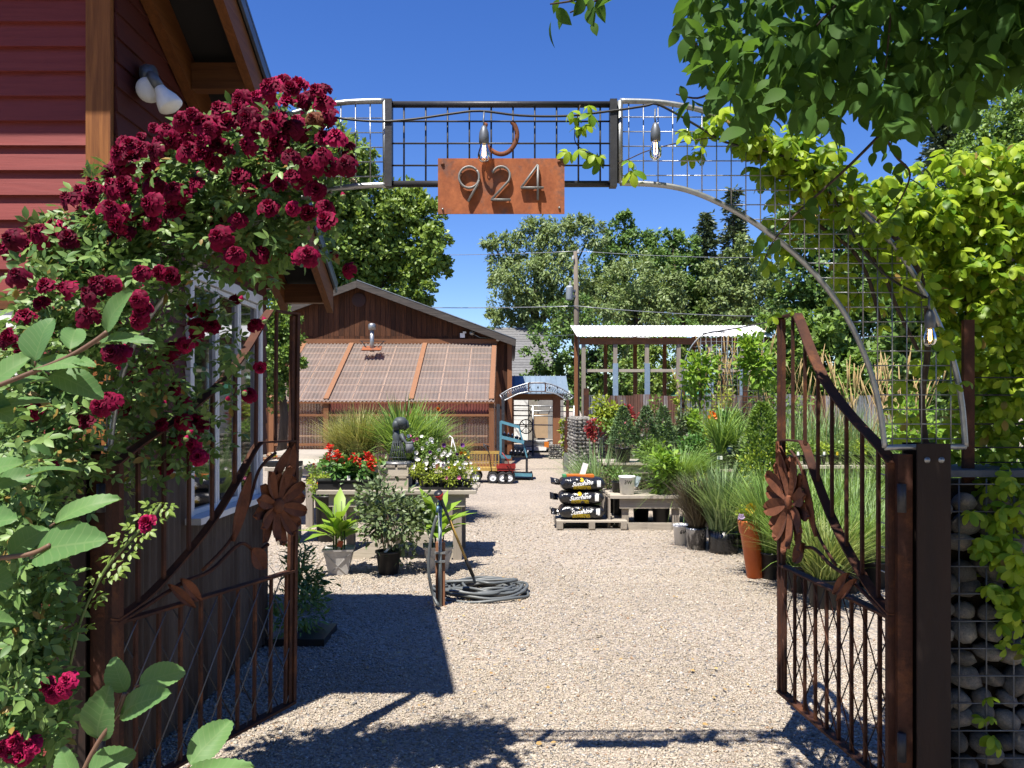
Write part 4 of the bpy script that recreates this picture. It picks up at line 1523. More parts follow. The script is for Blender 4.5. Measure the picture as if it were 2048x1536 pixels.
for i in range(0, n - 2, 1):
    if 12 < i < 19:
        continue
    mb.tube([ocp[i], icp[i + 2]], 0.006, 4)
    mb.tube([icp[i], ocp[i + 2]], 0.006, 4)
obj('lattice', mb, MT['wire'], fa, world=True, kind='stuff')
obj('panel_frame', MB().bar(P(1057, 766, fy), P(1057, 784, fy), 0.03, 0.03, up=(0, 1, 0)).bar(P(1091, 766, fy), P(1091, 784, fy), 0.03, 0.03, up=(0, 1, 0)).bar(P(1057, 766, fy), P(1091, 766, fy), 0.03, 0.03).bar(P(1057, 783, fy), P(1091, 783, fy), 0.03, 0.03), MT['rust'], fa, world=True)
for px in (1058, 1076, 1099, 1115):
    obj('ornament', MB().lathe(P(px, 775, fy), [(0, 0.05), (0.022, 0), (0, -0.05)], 6), MT['darksteel'], fa, world=True)
obj('post', MB().box2((X_(1132, fy), fy - .03, Z_(900, fy)), (X_(1138, fy), fy + .05, Z_(800, fy))), MT['rust'], fa, world=True)
obj('post', MB().box2((X_(1129, fy), fy - .05, 0), (X_(1140, fy), fy + .06, Z_(842, fy))), MT['rust'], fa, world=True)
obj('post', MB().box2((X_(1003, fy), fy - .05, 0), (X_(1009, fy), fy + .06, Z_(800, fy))), MT['darksteel'], fa, world=True)
obj('post_sleeve', MB().box2((X_(1127, fy), fy - .09, 0), (X_(1137, fy), fy - .052, Z_(905, fy))), MT['galv'], fa, world=True)

# house with grey shingle roof behind
hs_ = thing('grey_roof_house', 'far house with plain grey shingle roof behind the blue roof', 'house', (2.0, 40, 0))
hy_ = 40.0
x0_, x1_ = X_(985, hy_), X_(1128, hy_)
obj('wall', MB().box2((x0_, hy_ + 0.3, 0), (x1_, hy_ + 6, Z_(765, hy_))), MT['concrete'], hs_, world=True)
za_, zb2 = Z_(770, hy_), Z_(655, hy_ + 5)
nrow = 22
for i in range(nrow):
    t0, t1 = i / nrow, (i + 1) / nrow
    ya_, yb_ = hy_ + 5 * t0, hy_ + 5 * t1
    z0_, z1_ = za_ + (zb2 - za_) * t0, za_ + (zb2 - za_) * t1
    obj('shingle_course', MB().add([(x0_, ya_, z0_ + 0.03), (x1_ - 0.9 * t0, ya_, z0_ + 0.03), (x1_ - 0.9 * t1, yb_, z1_ + 0.005), (x0_, yb_, z1_ + 0.005), (x0_, ya_, z0_), (x1_ - .9 * t0, ya_, z0_)], [(0, 1, 2, 3), (4, 5, 1, 0)]), MT['shingle'], hs_, world=True)
# white garage with door under the gateway
gy = 36.0
gr = thing('white_garage', 'white garage with broad panel door seen through the far gateway', 'garage', (0.5, gy, 0))
obj('wall', MB().box2((X_(1000, gy), gy, 0), (X_(1075, gy), gy + 4, Z_(788, gy))), M('tan_wall', (0.45, 0.42, 0.37)), gr, world=True)
for i in range(4):
    z0 = 0.05 + i * 0.5
    obj('door_panel', MB().box2((X_(1012, gy), gy - 0.06, z0), (X_(1056, gy), gy - 0.005, z0 + 0.485)), MT['white'], gr, world=True)
# pale flatbed truck and metal yard gate
ty = 28.5
tk = thing('flatbed_truck', 'pale flatbed truck with boards parked beyond the far gateway', 'truck', (1.2, ty, 0))
obj('bed', MB().box2((X_(1045, ty), ty, Z_(893, ty)), (X_(1112, ty), ty + 1.9, Z_(884, ty))), MT['carpaint'], tk, world=True)
obj('bumper', MB().box2((X_(1052, ty), ty - 0.08, Z_(901, ty)), (X_(1092, ty), ty - 0.005, Z_(894, ty))), MT['white'], tk, world=True)
obj('rail', MB().bar(P(1045, 882, ty - .02), P(1100, 886, ty - .02), 0.05, 0.06), MT['galv'], tk, world=True)
obj('tail_light', MB().box(P(1093, 889, ty - 0.03), (0.16, 0.05, 0.2)), MT['petal_orange'], tk, world=True)
for px in (1060, 1102):
    obj('wheel', MB().lathe(P(px, 901, ty + 0.5), [(0, -0.12), (0.36, -0.12), (0.38, 0), (0.36, 0.12), (0, 0.12)], 16, R=Matrix.Rotation(PI / 2, 3, 'Y')), MT['blackrub'], tk, world=True)
bb = thing('beige_panel', 'upright beige board standing on the far flatbed truck', 'board', (X_(1083, ty), ty - .1, Z_(875, ty)))
obj('board', MB().box2((X_(1070, ty), ty + .05, Z_(876, ty)), (X_(1096, ty), ty + .13, Z_(828, ty))), MT['beige'], bb, world=True)
obj('edge_strip', MB().box2((X_(1066, ty), ty + .03, Z_(877, ty)), (X_(1069.5, ty), ty + .13, Z_(826, ty))), wood('tan_strip', (0.5, 0.34, 0.18), (0.42, 0.27, 0.14)), bb, world=True)
ring = [P(1052 + 13 * math.cos(a), 853 + 14 * math.sin(a), ty - 0.2) for a in np.linspace(0, 2 * PI, 25)]
wh = thing('hoop_wheel', 'round metal hoop with spokes leaning beside the beige board', 'wheel', (ring[0].x - .2, ty - .2, Z_(867, ty)))
obj('rim', MB().tube(ring, 0.02, 5), MT['darksteel'], wh, world=True)
for a in range(4):
    obj('spoke', MB().tube([P(1052 + 13 * math.cos(a * PI / 4), 853 + 14 * math.sin(a * PI / 4), ty - .2), P(1052 - 13 * math.cos(a * PI / 4), 853 - 14 * math.sin(a * PI / 4), ty - .2)], 0.012, 4), MT['darksteel'], wh, world=True)
gty = 26.6
yg = thing('tube_gate', 'grey metal tube yard gate behind the far gateway', 'gate', (1.2, gty, 0))
for py in (812, 822, 832, 850):
    obj('rail', MB().tube([P(1018, py - 1, gty), P(1150, py + 1, gty)], 0.022, 6), MT['wire'], yg, world=True)
obj('brace', MB().tube([P(1056, 838, gty), P(1066, 812, gty)], 0.02, 6), MT['wire'], yg, world=True)
obj('brace', MB().tube([P(1097, 828, gty), P(1103, 812, gty)], 0.02, 6), MT['wire'], yg, world=True)
for px in (1020, 1066, 1148):
    obj('post', MB().tube([P(px, 811, gty), (X_(px, gty), gty, 0)], 0.035, 6), MT['wire'], yg, world=True)

# ================================================================ utility pole, wires
uy = 31.0
up_ = thing('utility_pole', 'wooden utility pole with grey transformer can among the trees', 'utility pole', (X_(1153, uy), uy, 0))
pt_ = Vector((X_(1151, uy), uy, Z_(503, uy)))
obj('pole', MB().tube([(X_(1154, uy), uy, 0), (X_(1153, uy), uy, 5), pt_], [0.12, 0.105, 0.08], 10), MT['pole'], up_, world=True)
cn = P(1139, 587, uy - 0.1)
obj('transformer', MB().lathe(cn, [(0, -0.27), (0.125, -0.255), (0.14, -0.22), (0.14, 0.21), (0.148, 0.24), (0.09, 0.3), (0, 0.31)], 16), plain('transformer_grey', (0.50, 0.55, 0.58)), up_, world=True)
obj('bushing', MB().lathe(cn + Vector((0.03, 0, 0.30)), [(0.035, 0), (0.05, 0.06), (0.03, 0.1), (0.045, 0.14), (0, 0.2)], 8), plain('insulator', (0.4, 0.42, 0.45)), up_, world=True)
obj('bracket', MB().bar(cn + Vector((0.13, 0, 0.11)), cn + Vector((0.26, 0.05, 0.11)), 0.06, 0.08).bar(cn + Vector((0.13, 0, -0.11)), cn + Vector((0.26, 0.05, -0.11)), 0.06, 0.08), MT['grill'], up_, world=True)
for dz, s in ((0, 1), (-0.25, -1)):
    obj('insulator', MB().lathe(pt_ + Vector((0.1 * s, -0.1, -0.1 + dz)), [(0.03, 0), (0.06, 0.04), (0.03, 0.08), (0.05, 0.12), (0, 0.18)], 8), plain('insulator_white', (0.7, 0.7, 0.7)), up_, world=True)


def wire(a, b, sag, r, label):
    a, b = Vector(a), Vector(b)
    pts = [a.lerp(b, i / 16) - Vector((0, 0, sag * 4 * (i / 16) * (1 - i / 16))) for i in range(17)]
    return tag(obj('overhead_wire', MB().tube(pts, r, 5), MT['wire']), label, 'wire', 'overhead wires')


wire(P(560, 496, 42), pt_ + Vector((0.1, -0.1, 0)), 0.25, 0.012, 'highest overhead wire, running left from the pole top')
wire(pt_ + Vector((0.1, -0.1, 0)), P(1700, 512, 31), 0.15, 0.012, 'highest overhead wire, running right from the pole top')
wire(P(620, 606, 42), P(1152, 612, uy - .15), 0.15, 0.018, 'lower overhead wire, running left just under the transformer')
wire(P(1152, 612, uy - .15), P(1760, 630, 31), 0.2, 0.018, 'lower overhead wire, running right just under the transformer')
wire(P(1036, 668, 26), P(1152, 669, uy - .15), 0.05, 0.01, 'service wire from the barn eave to the pole')
wire(P(1152, 668, uy - .15), P(1560, 676, 29), 0.1, 0.012, 'service wire right of the pole, just below the white roof')

# ================================================================ WHITE ROOF SHED
sy = 26.0
sd = thing('open_shed', 'long open shed with white metal roof on tall weathered posts', 'shed', (5.3, sy, 0))
ze, zk = Z_(674, sy), Z_(651, sy + 2.0)
xa, xb = X_(1153, sy), X_(1552, sy)
npan = 12
for i in range(npan):
    a = xa + (xb - xa) * i / npan
    b = xa + (xb - xa) * (i + 1) / npan - 0.004
    q = MB()
    nn = 16
    vs = []
    for k in range(nn + 1):
        xx = a + (b - a) * k / nn
        o = 0.012 * math.sin(k * PI / 2)
        vs += [(xx, sy - 0.2, ze + o), (xx - 0.06, sy + 2.0, zk + o)]
    q.add(vs, [(2 * k, 2 * k + 2, 2 * k + 3, 2 * k + 1) for k in range(nn)], True)
    obj('roof_panel', q, MT['whiteroof'], sd, world=True)
obj('eave_beam', MB().box2((xa + 0.1, sy - 0.05, ze - 0.24), (xb, sy + 0.05, ze - 0.03)), MT['orangewood_x'], sd, world=True)
obj('back_beam', MB().box2((xa + 0.1, sy + 1.8, zk - 0.30), (xb, sy + 1.9, zk - 0.12)), MT['orangewood_x'], sd, world=True)
for i in range(7):
    px = 1167 + 63.3 * i
    xx = X_(px, sy)
    obj('post', MB().box2((xx - 0.065, sy - 0.06, 0), (xx + 0.065, sy + 0.05, ze - 0.245)), MT['greywood_z'], sd, world=True)
    obj('back_post', MB().box2((xx - 0.16, sy + 1.78, 0), (xx - 0.04, sy + 1.9, zk - 0.31)), MT['orangewood'], sd, world=True)
    if i:
        obj('post_facing', MB().box2((xx - 0.085, sy - 0.10, 1.6), (xx + 0.085, sy - 0.062, Z_(727 if i != 3 else 730, sy))), MT['bluepost'] if i != 3 else MT['greywood_z'], sd, world=True)
obj('rail', MB().box2((xa + 0.2, sy + 0.052, Z_(744, sy)), (xb, sy + 0.09, Z_(738, sy))), MT['greywood'], sd, world=True)
obj('tarp', MB().add([P(1338, 792, sy + 3), P(1362, 770, sy + 3), P(1420, 765, sy + 3.6), P(1420, 795, sy + 3)], [(0, 1, 2, 3)]), plain('green_tarp', (0.05, 0.22, 0.14)), sd, world=True)

# rusty corrugated fence
fy2 = 24.6
fc = thing('corrugated_fence', 'rusty corrugated metal fence below the white roofed shed', 'fence', (5.0, fy2, 0))
zf = Z_(790, fy2)
xx = X_(1166, fy2)
kk = 0
while xx < X_(1760, fy2):
    wd_ = nr.uniform(0.42, 0.95)
    o = 0.02 * (kk % 2)
    obj('fence_sheet', corr_panel((xx, fy2 + o, 0), (xx + wd_ + 0.03, fy2 + o, 0), 0.02, zf + nr.uniform(-0.03, 0.03), 0.012, 0.08), (MT['corrrust'] if kk % 4 else MT['galv']), fc, world=True)
    xx += wd_
    kk += 1
for px in (1172, 1364, 1560):
    obj('post', MB().box2((X_(px, fy2) - 0.08, fy2 - 0.12, 0), (X_(px, fy2) + 0.08, fy2 - 0.03, zf + 0.2)), MT['rust'], fc, world=True)
# ================================================================ SALES BENCHES


def bench(name, label, x0, x1, y0, y1, h, plank=0.14, legs=True, apron=True, brace=False, group=None, slats_x=False, topw=0.035):
    b = thing(name, label, 'bench', ((x0 + x1) / 2, (y0 + y1) / 2, 0), 0, group)
    n = max(2, int((y1 - y0) / plank))
    for i in range(n):
        a = y0 + (y1 - y0) * i / n
        c = y0 + (y1 - y0) * (i + 1) / n - 0.012
        dx = nr.uniform(-0.015, 0.015)
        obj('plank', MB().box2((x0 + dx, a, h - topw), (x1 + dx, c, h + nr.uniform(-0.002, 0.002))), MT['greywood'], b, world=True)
    if apron:
        for yy in (y0 + 0.05, y1 - 0.09):
            obj('apron', MB().box2((x0 + 0.12, yy, h - topw - 0.135), (x1 - 0.12, yy + 0.035, h - topw - 0.002)), MT['greywood'], b, world=True)
    if legs:
        for xx in (x0 + 0.2, x1 - 0.2):
            for yy in (y0 + 0.088, y1 - 0.18):
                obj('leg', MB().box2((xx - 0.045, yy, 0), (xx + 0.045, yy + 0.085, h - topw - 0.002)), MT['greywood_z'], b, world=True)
    return b


D1 = 8.3
h1 = Z_(982, D1)
tb = bench('plant_bench', 'grey wooden bench with crossed braces holding red salvias and petunias', X_(632, D1), X_(952, D1), D1, 9.25, h1, 0.15)
ym = D1 + 0.13
obj('brace', MB().bar((X_(700, D1), ym, Z_(1012, D1)), (X_(905, D1), ym, Z_(1115, D1)), 0.035, 0.15, up=(0.4, 0, 1)), MT['greywood'], tb, world=True)
obj('brace', MB().bar((X_(700, D1), ym + 0.05, Z_(1125, D1)), (X_(890, D1), ym + 0.05, Z_(1030, D1)), 0.035, 0.13, up=(-0.4, 0, 1)), MT['greywood'], tb, world=True)

# benches at the left, partly behind the open gate
bench('plant_bench', 'long pale bench behind the left gate with a plank topped stand beyond it', -3.35, X_(645, 10.6), 10.6, 13.2, Z_(926, 10.6), 0.4)
bench('plant_bench', 'dark low bench with weathered planks behind the long pale bench', -4.4, X_(641, 13.8), 13.8, 15.6, Z_(910, 13.8), 0.17)
sb = bench('plant_bench', 'short grey bench under the tray of succulents', X_(528, 9.2), X_(592, 9.2), 9.2, 10.0, Z_(936, 9.2), 0.16)
obj('brace', MB().bar((X_(560, 9.2), 9.3, Z_(990, 9.2)), (X_(585, 9.2), 9.3, Z_(960, 9.2)), 0.03, 0.09), MT['greywood'], sb, world=True)

# right hand benches
D2 = 10.5
h2 = Z_(992, D2)
rb = bench('plant_bench', 'low slatted bench right of the pallet with a white bucket on it', X_(1222, D2), X_(1385, D2), D2, 11.5, h2, 0.14)
for i in range(6):
    yy = D2 + 0.02 + i * 0.16
    obj('side_slat', MB().box2((X_(1222, D2) - 0.03, yy, 0.0), (X_(1222, D2) - 0.004, yy + 0.075, h2 - 0.04)), MT['greywood_z'], rb, world=True)
obj('foot_board', MB().box2((X_(1252, D2), D2 - 0.04, 0.0), (X_(1365, D2), D2 - 0.005, 0.09)), MT['greywood'], rb, world=True)
h3 = Z_(925, 13)
bench('plant_bench', 'higher bench carrying the two dark potted rosemary shrubs', X_(1205, 13), X_(1330, 13), 12.9, 13.9, h3, 0.16)
h4 = Z_(938, 11.5)
bench('plant_bench', 'bench carrying the square black pots of iris', X_(1392, 11.5), X_(1486, 11.5), 11.4, 12.4, h4, 0.16)
h5 = Z_(930, 11)
bench('plant_bench', 'long bench of small potted plants behind the right gate', X_(1540, 10.9), X_(1800, 10.9), 10.8, 11.8, h5, 0.16)

# ================================================================ PALLET AND BAGS
D3 = 10.4


def pallet(loc, w, d, label):
    p = thing('pallet', label, 'pallet', loc)
    n = 6
    for i in range(n):
        a = -d / 2 + d * i / n
        obj('plank', MB().box2((-w / 2, a, 0.105), (w / 2, a + d / n - 0.03, 0.125)), MT['greywood'], p)
    for xx in (-w / 2 + 0.045, 0, w / 2 - 0.045):
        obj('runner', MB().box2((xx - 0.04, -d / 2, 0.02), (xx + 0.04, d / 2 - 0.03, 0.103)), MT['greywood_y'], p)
    for yy in (-d / 2 + .01, -0.05, d / 2 - 0.13):
        obj('plank', MB().box2((-w / 2, yy, 0.0), (w / 2, yy + 0.09, 0.018)), MT['greywood'], p)
    return p


pc = Vector((X_(1184, D3), D3 + 0.45, 0))
pallet(pc, 0.92, 0.9, 'weathered pallet under the stack of black bags')
BAGM = M('black_bag_plastic', (0.022, 0.022, 0.025), (0.015, 0.015, 0.018), 0.22, 0, 0.6, fine=14, fineamt=0.3, bump=0.55, bdist=0.02)


def bag(cx, cy, z0, w, d, h, rz, label, seed):
    rs = np.random.RandomState(seed)
    g = thing('potting_mix_bag', label, 'bag', (cx, cy, z0), rz, 'black bags of potting mix')
    nu, nv = 28, 24
    ph = rs.uniform(0, 6, 6)

    def surf(a, b):
        th = 2 * PI * b
        t = a * 2 - 1
        edge = max(0.0, 1 - abs(t) ** 7) ** 0.6
        ex = 2 / 3.0
        cy_, cz_ = math.cos(th), math.sin(th)
        yy = math.copysign(abs(cy_) ** ex, cy_) * d / 2 * (0.82 + 0.18 * edge)
        zz = math.copysign(abs(cz_) ** ex, cz_) * h / 2 * (0.10 + 0.90 * edge)
        wob = 0.006 * (math.sin(7 * t + ph[0] + 2 * th) + math.sin(13 * t + ph[1] - 3 * th)) + 0.004 * math.sin(23 * t + ph[2] + th * 5)
        return Vector((t * w / 2, yy + wob * cy_, zz * (1 + wob * 2) + h / 2 + 0.006 * math.sin(3 * t + ph[3])))
    mb = MB()
    mb.grid(surf, nu, nv, True)
    obj('sack', mb, BAGM, g)
    # crimped tail on the left
    tl = MB()
    tl.grid(lambda u, v: Vector((-w / 2 - 0.11 * u, (v - .5) * (0.10 + 0.16 * u) + 0.02 * math.sin(9 * u), h / 2 + 0.05 * (v - 0.5) + 0.03 * math.sin(7 * v + ph[4]) + 0.02 * u)), 5, 6)
    obj('crimped_end', tl, BAGM, g)

    def front(x, zf):                                 # y of the bag's front at height fraction zf
        t = x / (w / 2)
        s = min(0.97, abs(2 * zf - 1))
        c = (1 - s ** 3) ** (1 / 3.0)
        return -d / 2 * c * (0.82 + 0.18 * max(0, 1 - abs(t) ** 7) ** .6) - 0.009

    def print_on(vs, fs, x0, zc, mat, nm):
        out = [(x0 + v[0], front(x0 + v[0], (zc + v[1]) / h), zc + v[1]) for v in vs]
        obj(nm, MB().add(out, fs), mat, g)
    V, Fc = text_mesh('Sunshine', 0.078, 0.35, 0.0022)
    print_on([(v.x, v.y + v.x * 0.12) for v in V], Fc, -0.02, h * 0.56, MT['white'], 'brand_lettering')
    n = 18
    disc = [(0.026 * math.cos(2 * PI * k / n), 0.026 * math.sin(2 * PI * k / n)) for k in range(n)]
    print_on(disc, [tuple(range(n))], -0.025, h * 0.80, MT['petal_yellow'], 'sun_mark')
    for k, (ln, zz) in enumerate((('PROFESSIONAL', 0.34), ('GROWING MIX', 0.22))):
        V, Fc = text_mesh(ln, 0.034, 0, 0.0012)
        print_on([(v.x, v.y) for v in V], Fc, -0.02, h * zz, MT['petal_yellow'], 'small_lettering')

    def patch(x0, x1, z0, z1, mat, nm):
        vs, fs = [], []
        m = 5
        for j in range(m + 1):
            for i in range(m + 1):
                xx, zz = x0 + (x1 - x0) * i / m, z0 + (z1 - z0) * j / m
                vs.append((xx, front(xx, zz / h), zz))
        for j in range(m):
            for i in range(m):
                a = j * (m + 1) + i
                fs.append((a, a + 1, a + m + 2, a + m + 1))
        obj(nm, MB().add(vs, fs, True), mat, g)
    patch(0.175, 0.225, h * 0.32, h * 0.75, MT['white'], 'white_label')
    return g


bw_, bd_, bh_ = 0.60, 0.40, 0.195
bx = X_(1167, 10.3)
bag(bx + 0.00, D3 + 0.27, 0.126, bw_, bd_, bh_, 0.03, 'bottom black bag of potting mix, lying directly on the pallet', 3)
bag(bx - 0.005, D3 + 0.28, 0.126 + bh_ * 0.95, bw_, bd_, bh_, -0.02, 'middle black bag of potting mix in the stack', 5)
bag(bx + 0.01, D3 + 0.29, 0.126 + bh_ * 1.9, bw_, bd_, bh_ * 0.98, 0.05, 'top black bag of potting mix in the stack', 8)
cdp = P(1165, 938, 10.75)
cd_ = thing('card', 'white card standing tilted on the top bag of potting mix', 'card', cdp)
obj('sheet', MB().box((0.02, 0, 0), (0.075, 0.004, 0.16), Matrix.Rotation(0.3, 3, 'Y')), MT['white'], cd_)
fb = thing('flat_bag', 'colourful folded packet lying on the top bag', 'packet', P(1160, 951, 10.7))
obj('packet', MB().box((0, 0, 0), (0.36, 0.2, 0.03)), MT['petal_orange'], fb)
obj('packet_end', MB().box((-0.21, 0, 0), (0.05, 0.19, 0.028)), plain('packet_green', (0.1, 0.4, 0.15)), fb)

# ================================================================ HOSE POST, TAP, WAND AND HOSE
hp = G(880, 1212)
ht = thing('hose_post', 'rusty channel post with strapped galvanised water pipe', 'post', (hp.x, hp.y, 0))
zt_ = Z_(1085, hp.y)
obj('channel', MB().box2((-0.036, 0.0, 0), (-0.008, 0.05, zt_)).box2((-0.0075, 0.03, 0), (0.012, 0.05, zt_)).box2((0.0125, 0.0, 0), (0.038, 0.05, zt_)), wood('rusty_orange_post', (0.40, 0.19, 0.10), (0.28, 0.12, 0.065), 'Z', 0.8), ht)
obj('pipe', MB().tube([(0.002, -0.012, 0), (0.002, -0.012, Z_(1020, hp.y))], 0.0145, 12), M('galv_pipe', (0.36, 0.42, 0.43), (0.28, 0.33, 0.34), 0.5, 0.4), ht)
for zz in (Z_(1105, hp.y), Z_(1122, hp.y)):
    obj('strap', MB().box2((-0.04, -0.03, zz - 0.008), (0.042, -0.0, zz + 0.008)), MT['galv'], ht)
vt = obj('tap', MB().lathe((0.002, -0.012, Z_(1020, hp.y)), [(0.02, 0), (0.022, 0.02), (0.016, 0.03), (0.016, 0.06), (0.022, 0.07), (0.012, 0.085), (0, 0.09)], 12)
         .tube([(0.0, -0.02, Z_(1020, hp.y) + 0.035), (-0.01, -0.06, Z_(1020, hp.y) + 0.03), (-0.015, -0.075, Z_(1020, hp.y) - 0.01)], 0.014, 8), plain('tap_blue_metal', (0.12, 0.24, 0.36), 0.4, 0.4), ht)
obj('handle', MB().bar((0.0, -0.01, Z_(1004, hp.y)), (0.02, -0.01, Z_(984, hp.y)), 0.012, 0.02, up=(0, 1, 0)), plain('valve_lever', (0.05, 0.07, 0.09)), vt)
# coiled hose on the gravel
cc = G(963, 1187)
hpts = [Vector((hp.x - 0.015, hp.y - 0.09, Z_(1028, hp.y))), Vector((hp.x - 0.05, hp.y - 0.10, 0.62)), P(858, 1110, hp.y - 0.1), P(858, 1150, hp.y - 0.1), P(866, 1190, hp.y - 0.08)]
hpts.append(Vector((hp.x + 0.0, hp.y - 0.12, 0.03)))
turns = 7
for k in range(turns * 14):
    a = PI + 2 * PI * k / 14
    tr = k / (turns * 14)
    r = 0.40 - 0.10 * tr + 0.045 * math.sin(k * 0.61) + 0.03 * math.sin(k * 0.23 + 1)
    cxx = 0.035 * math.sin(k * 0.31)
    cyy = 0.03 * math.cos(k * 0.41)
    hpts.append(Vector((cc.x + cxx + r * math.cos(a), cc.y + cyy + r * 0.78 * math.sin(a), 0.016 + 0.055 * tr + 0.012 * math.sin(k * 1.7))))
hpts += [Vector((cc.x + 0.3, cc.y + 0.1, 0.10)), Vector((cc.x + 0.1, cc.y - 0.1, 0.11)), Vector((cc.x - 0.05, cc.y - 0.05, 0.12)), P(950, 1165, cc.y - 0.1), P(946, 1152, cc.y - 0.12)]


def smooth(pts, n=4):
    out = []
    for i in range(len(pts) - 1):
        p0, p1, p2, p3 = pts[max(i - 1, 0)], pts[i], pts[i + 1], pts[min(i + 2, len(pts) - 1)]
        for k in range(n):
            t = k / n
            out.append(0.5 * ((2 * p1) + (p2 - p0) * t + (2 * p0 - 5 * p1 + 4 * p2 - p3) * t * t + (3 * p1 - p0 - 3 * p2 + p3) * t ** 3))
    out.append(pts[-1])
    return out


tag(obj('garden_hose', MB().tube(smooth(hpts, 4), 0.0125, 8), MT['hose']), 'grey garden hose coiled on the gravel by the water pipe', 'hose')
# a second hose in the coil
h2p = []
for k in range(5 * 14):
    a = 0.5 + 2 * PI * k / 14
    r = 0.27 + 0.10 * math.sin(k * 0.47) + 0.05 * math.sin(k * 0.19 + 2)
    h2p.append(Vector((cc.x + 0.03 * math.sin(k * 0.7) + r * math.cos(a), cc.y + r * 0.8 * math.sin(a), 0.03 + 0.02 * math.sin(k * 1.1) + 0.0005 * k)))
tag(obj('garden_hose', MB().tube(smooth(h2p, 4), 0.0125, 8), MT['hose']), 'looser grey hose loops crossing inside the coil', 'hose')
wa, wb = P(946, 1152, cc.y - 0.12), P(880, 995, hp.y - 0.05)
wd = thing('watering_wand', 'yellow watering wand with red head leaning on the water pipe', 'watering wand', wa)
dr = (wb - wa)
obj('grip', MB().tube([(0, 0, 0), dr * 0.22], 0.016, 10), MT['black'], wd)
obj('tube', MB().tube([dr * 0.221, dr * 0.72], 0.011, 8), MT['yellow'], wd)
obj('neck', MB().tube([dr * 0.721, dr * 0.93, dr], [0.010, 0.014, 0.018], 8), plain('wand_dark', (0.05, 0.09, 0.10)), wd)
R_ = Vector((-0.25, -0.55, 0.8)).normalized().to_track_quat('Z', 'Y').to_matrix()
hd_ = obj('head', MB().lathe(dr, [(0, -0.02), (0.018, -0.015), (0.034, 0.02), (0.036, 0.045), (0, 0.045)], 14, R=R_), plain('wand_red', (0.60, 0.03, 0.03)), wd)
obj('rose', MB().lathe(dr + R_ @ Vector((0, 0, 0.0455)), [(0.036, 0), (0.035, 0.006), (0, 0.008)], 14, R=R_), MT['black'], hd_)

# ================================================================ BLUE CART, WAGONS
D5 = 17.6
ct = thing('nursery_cart', 'tall blue metal nursery cart with shelves of small pots', 'cart', (X_(1030, D5), D5, 0))
cx0, cx1 = X_(1001, D5), X_(1062, D5)
cdp_ = 0.65
zb0 = Z_(950, D5)
for sx, sy_ in ((cx0, 0), (cx0, cdp_)):
    obj('upright', MB().box2((sx - .02, D5 + sy_ - .02, 0.1), (sx + .02, D5 + sy_ + .02, Z_(843, D5))), MT['blue'], ct, world=True)
for sy_ in (0, cdp_):
    obj('upright', MB().bar((X_(1054, D5), D5 + sy_, Z_(915, D5)), (X_(1038, D5), D5 + sy_, Z_(855, D5)), 0.03, 0.03), MT['blue'], ct, world=True)
    obj('upright', MB().box2((X_(1054, D5) - .02, D5 + sy_ - .021, 0.1), (X_(1054, D5) + .02, D5 + sy_ + .019, Z_(915, D5) - .01)), MT['darksteel'], ct, world=True)
    obj('top_bar', MB().bar((cx0, D5 + sy_, Z_(844, D5)), (X_(1039, D5), D5 + sy_, Z_(855, D5)), 0.035, 0.05), MT['blue'], ct, world=True)
for (pa, pb, xa_, xb_) in ((874, 885, 1003, 1048), (913, 914, 998, 1062), (948, 950, 1004, 1064)):
    q = MB()
    za, zb_ = Z_(pa, D5), Z_(pb, D5)
    obj('shelf', MB().bar((X_(xa_, D5), D5 + cdp_ / 2, za), (X_(xb_, D5), D5 + cdp_ / 2, zb_), cdp_, 0.03), MT['black'] if pa > 900 else MT['blue'], ct, world=True)
    obj('shelf_edge', MB().bar((X_(xa_, D5), D5 - 0.045, za), (X_(xb_ if pa < 900 or pa > 940 else 1022, D5), D5 - 0.045, zb_), 0.02, 0.07), MT['blue'], ct, world=True)
for px in (1008, 1064):
    for sy_ in (0.02, cdp_):
        obj('caster', MB().lathe((X_(px, D5), D5 + sy_, 0.075), [(0, -0.02), (0.07, -0.02), (0.075, 0), (0.07, 0.02), (0, 0.02)], 12, R=Matrix.Rotation(PI / 2, 3, 'Y')), MT['black'], ct, world=True)
k_ = 0
for sh, (pz, xs) in enumerate(((876, (1008, 1016, 1024, 1033, 1041)), (913, (1022, 1030, 1038, 1046, 1055)))):
    for ip, px in enumerate(xs):
        zz = Z_(pz + (px - 1005) * (0.25 if sh == 0 else 0.02), D5) + 0.02
        pp = thing('small_pot', (['leftmost', 'second', 'middle', 'fourth', 'rightmost'][ip] + (' small black starter pot on the upper shelf of the blue cart' if sh == 0 else ' small black starter pot with white tag on the middle shelf of the blue cart')), 'plant pot', (X_(px, D5), D5 + 0.12, zz), 0, 'starter pots on the upper shelf' if sh == 0 else 'starter pots on the middle shelf')
        obj('pot', MB().lathe((0, 0, 0), [(0, 0), (0.035, 0), (0.045, 0.09), (0.04, 0.09), (0, 0.08)], 8), MT['black'], pp)
        obj('tag', MB().box((0.01, -0.03, 0.09), (0.022, 0.003, 0.07)), MT['white'], pp)


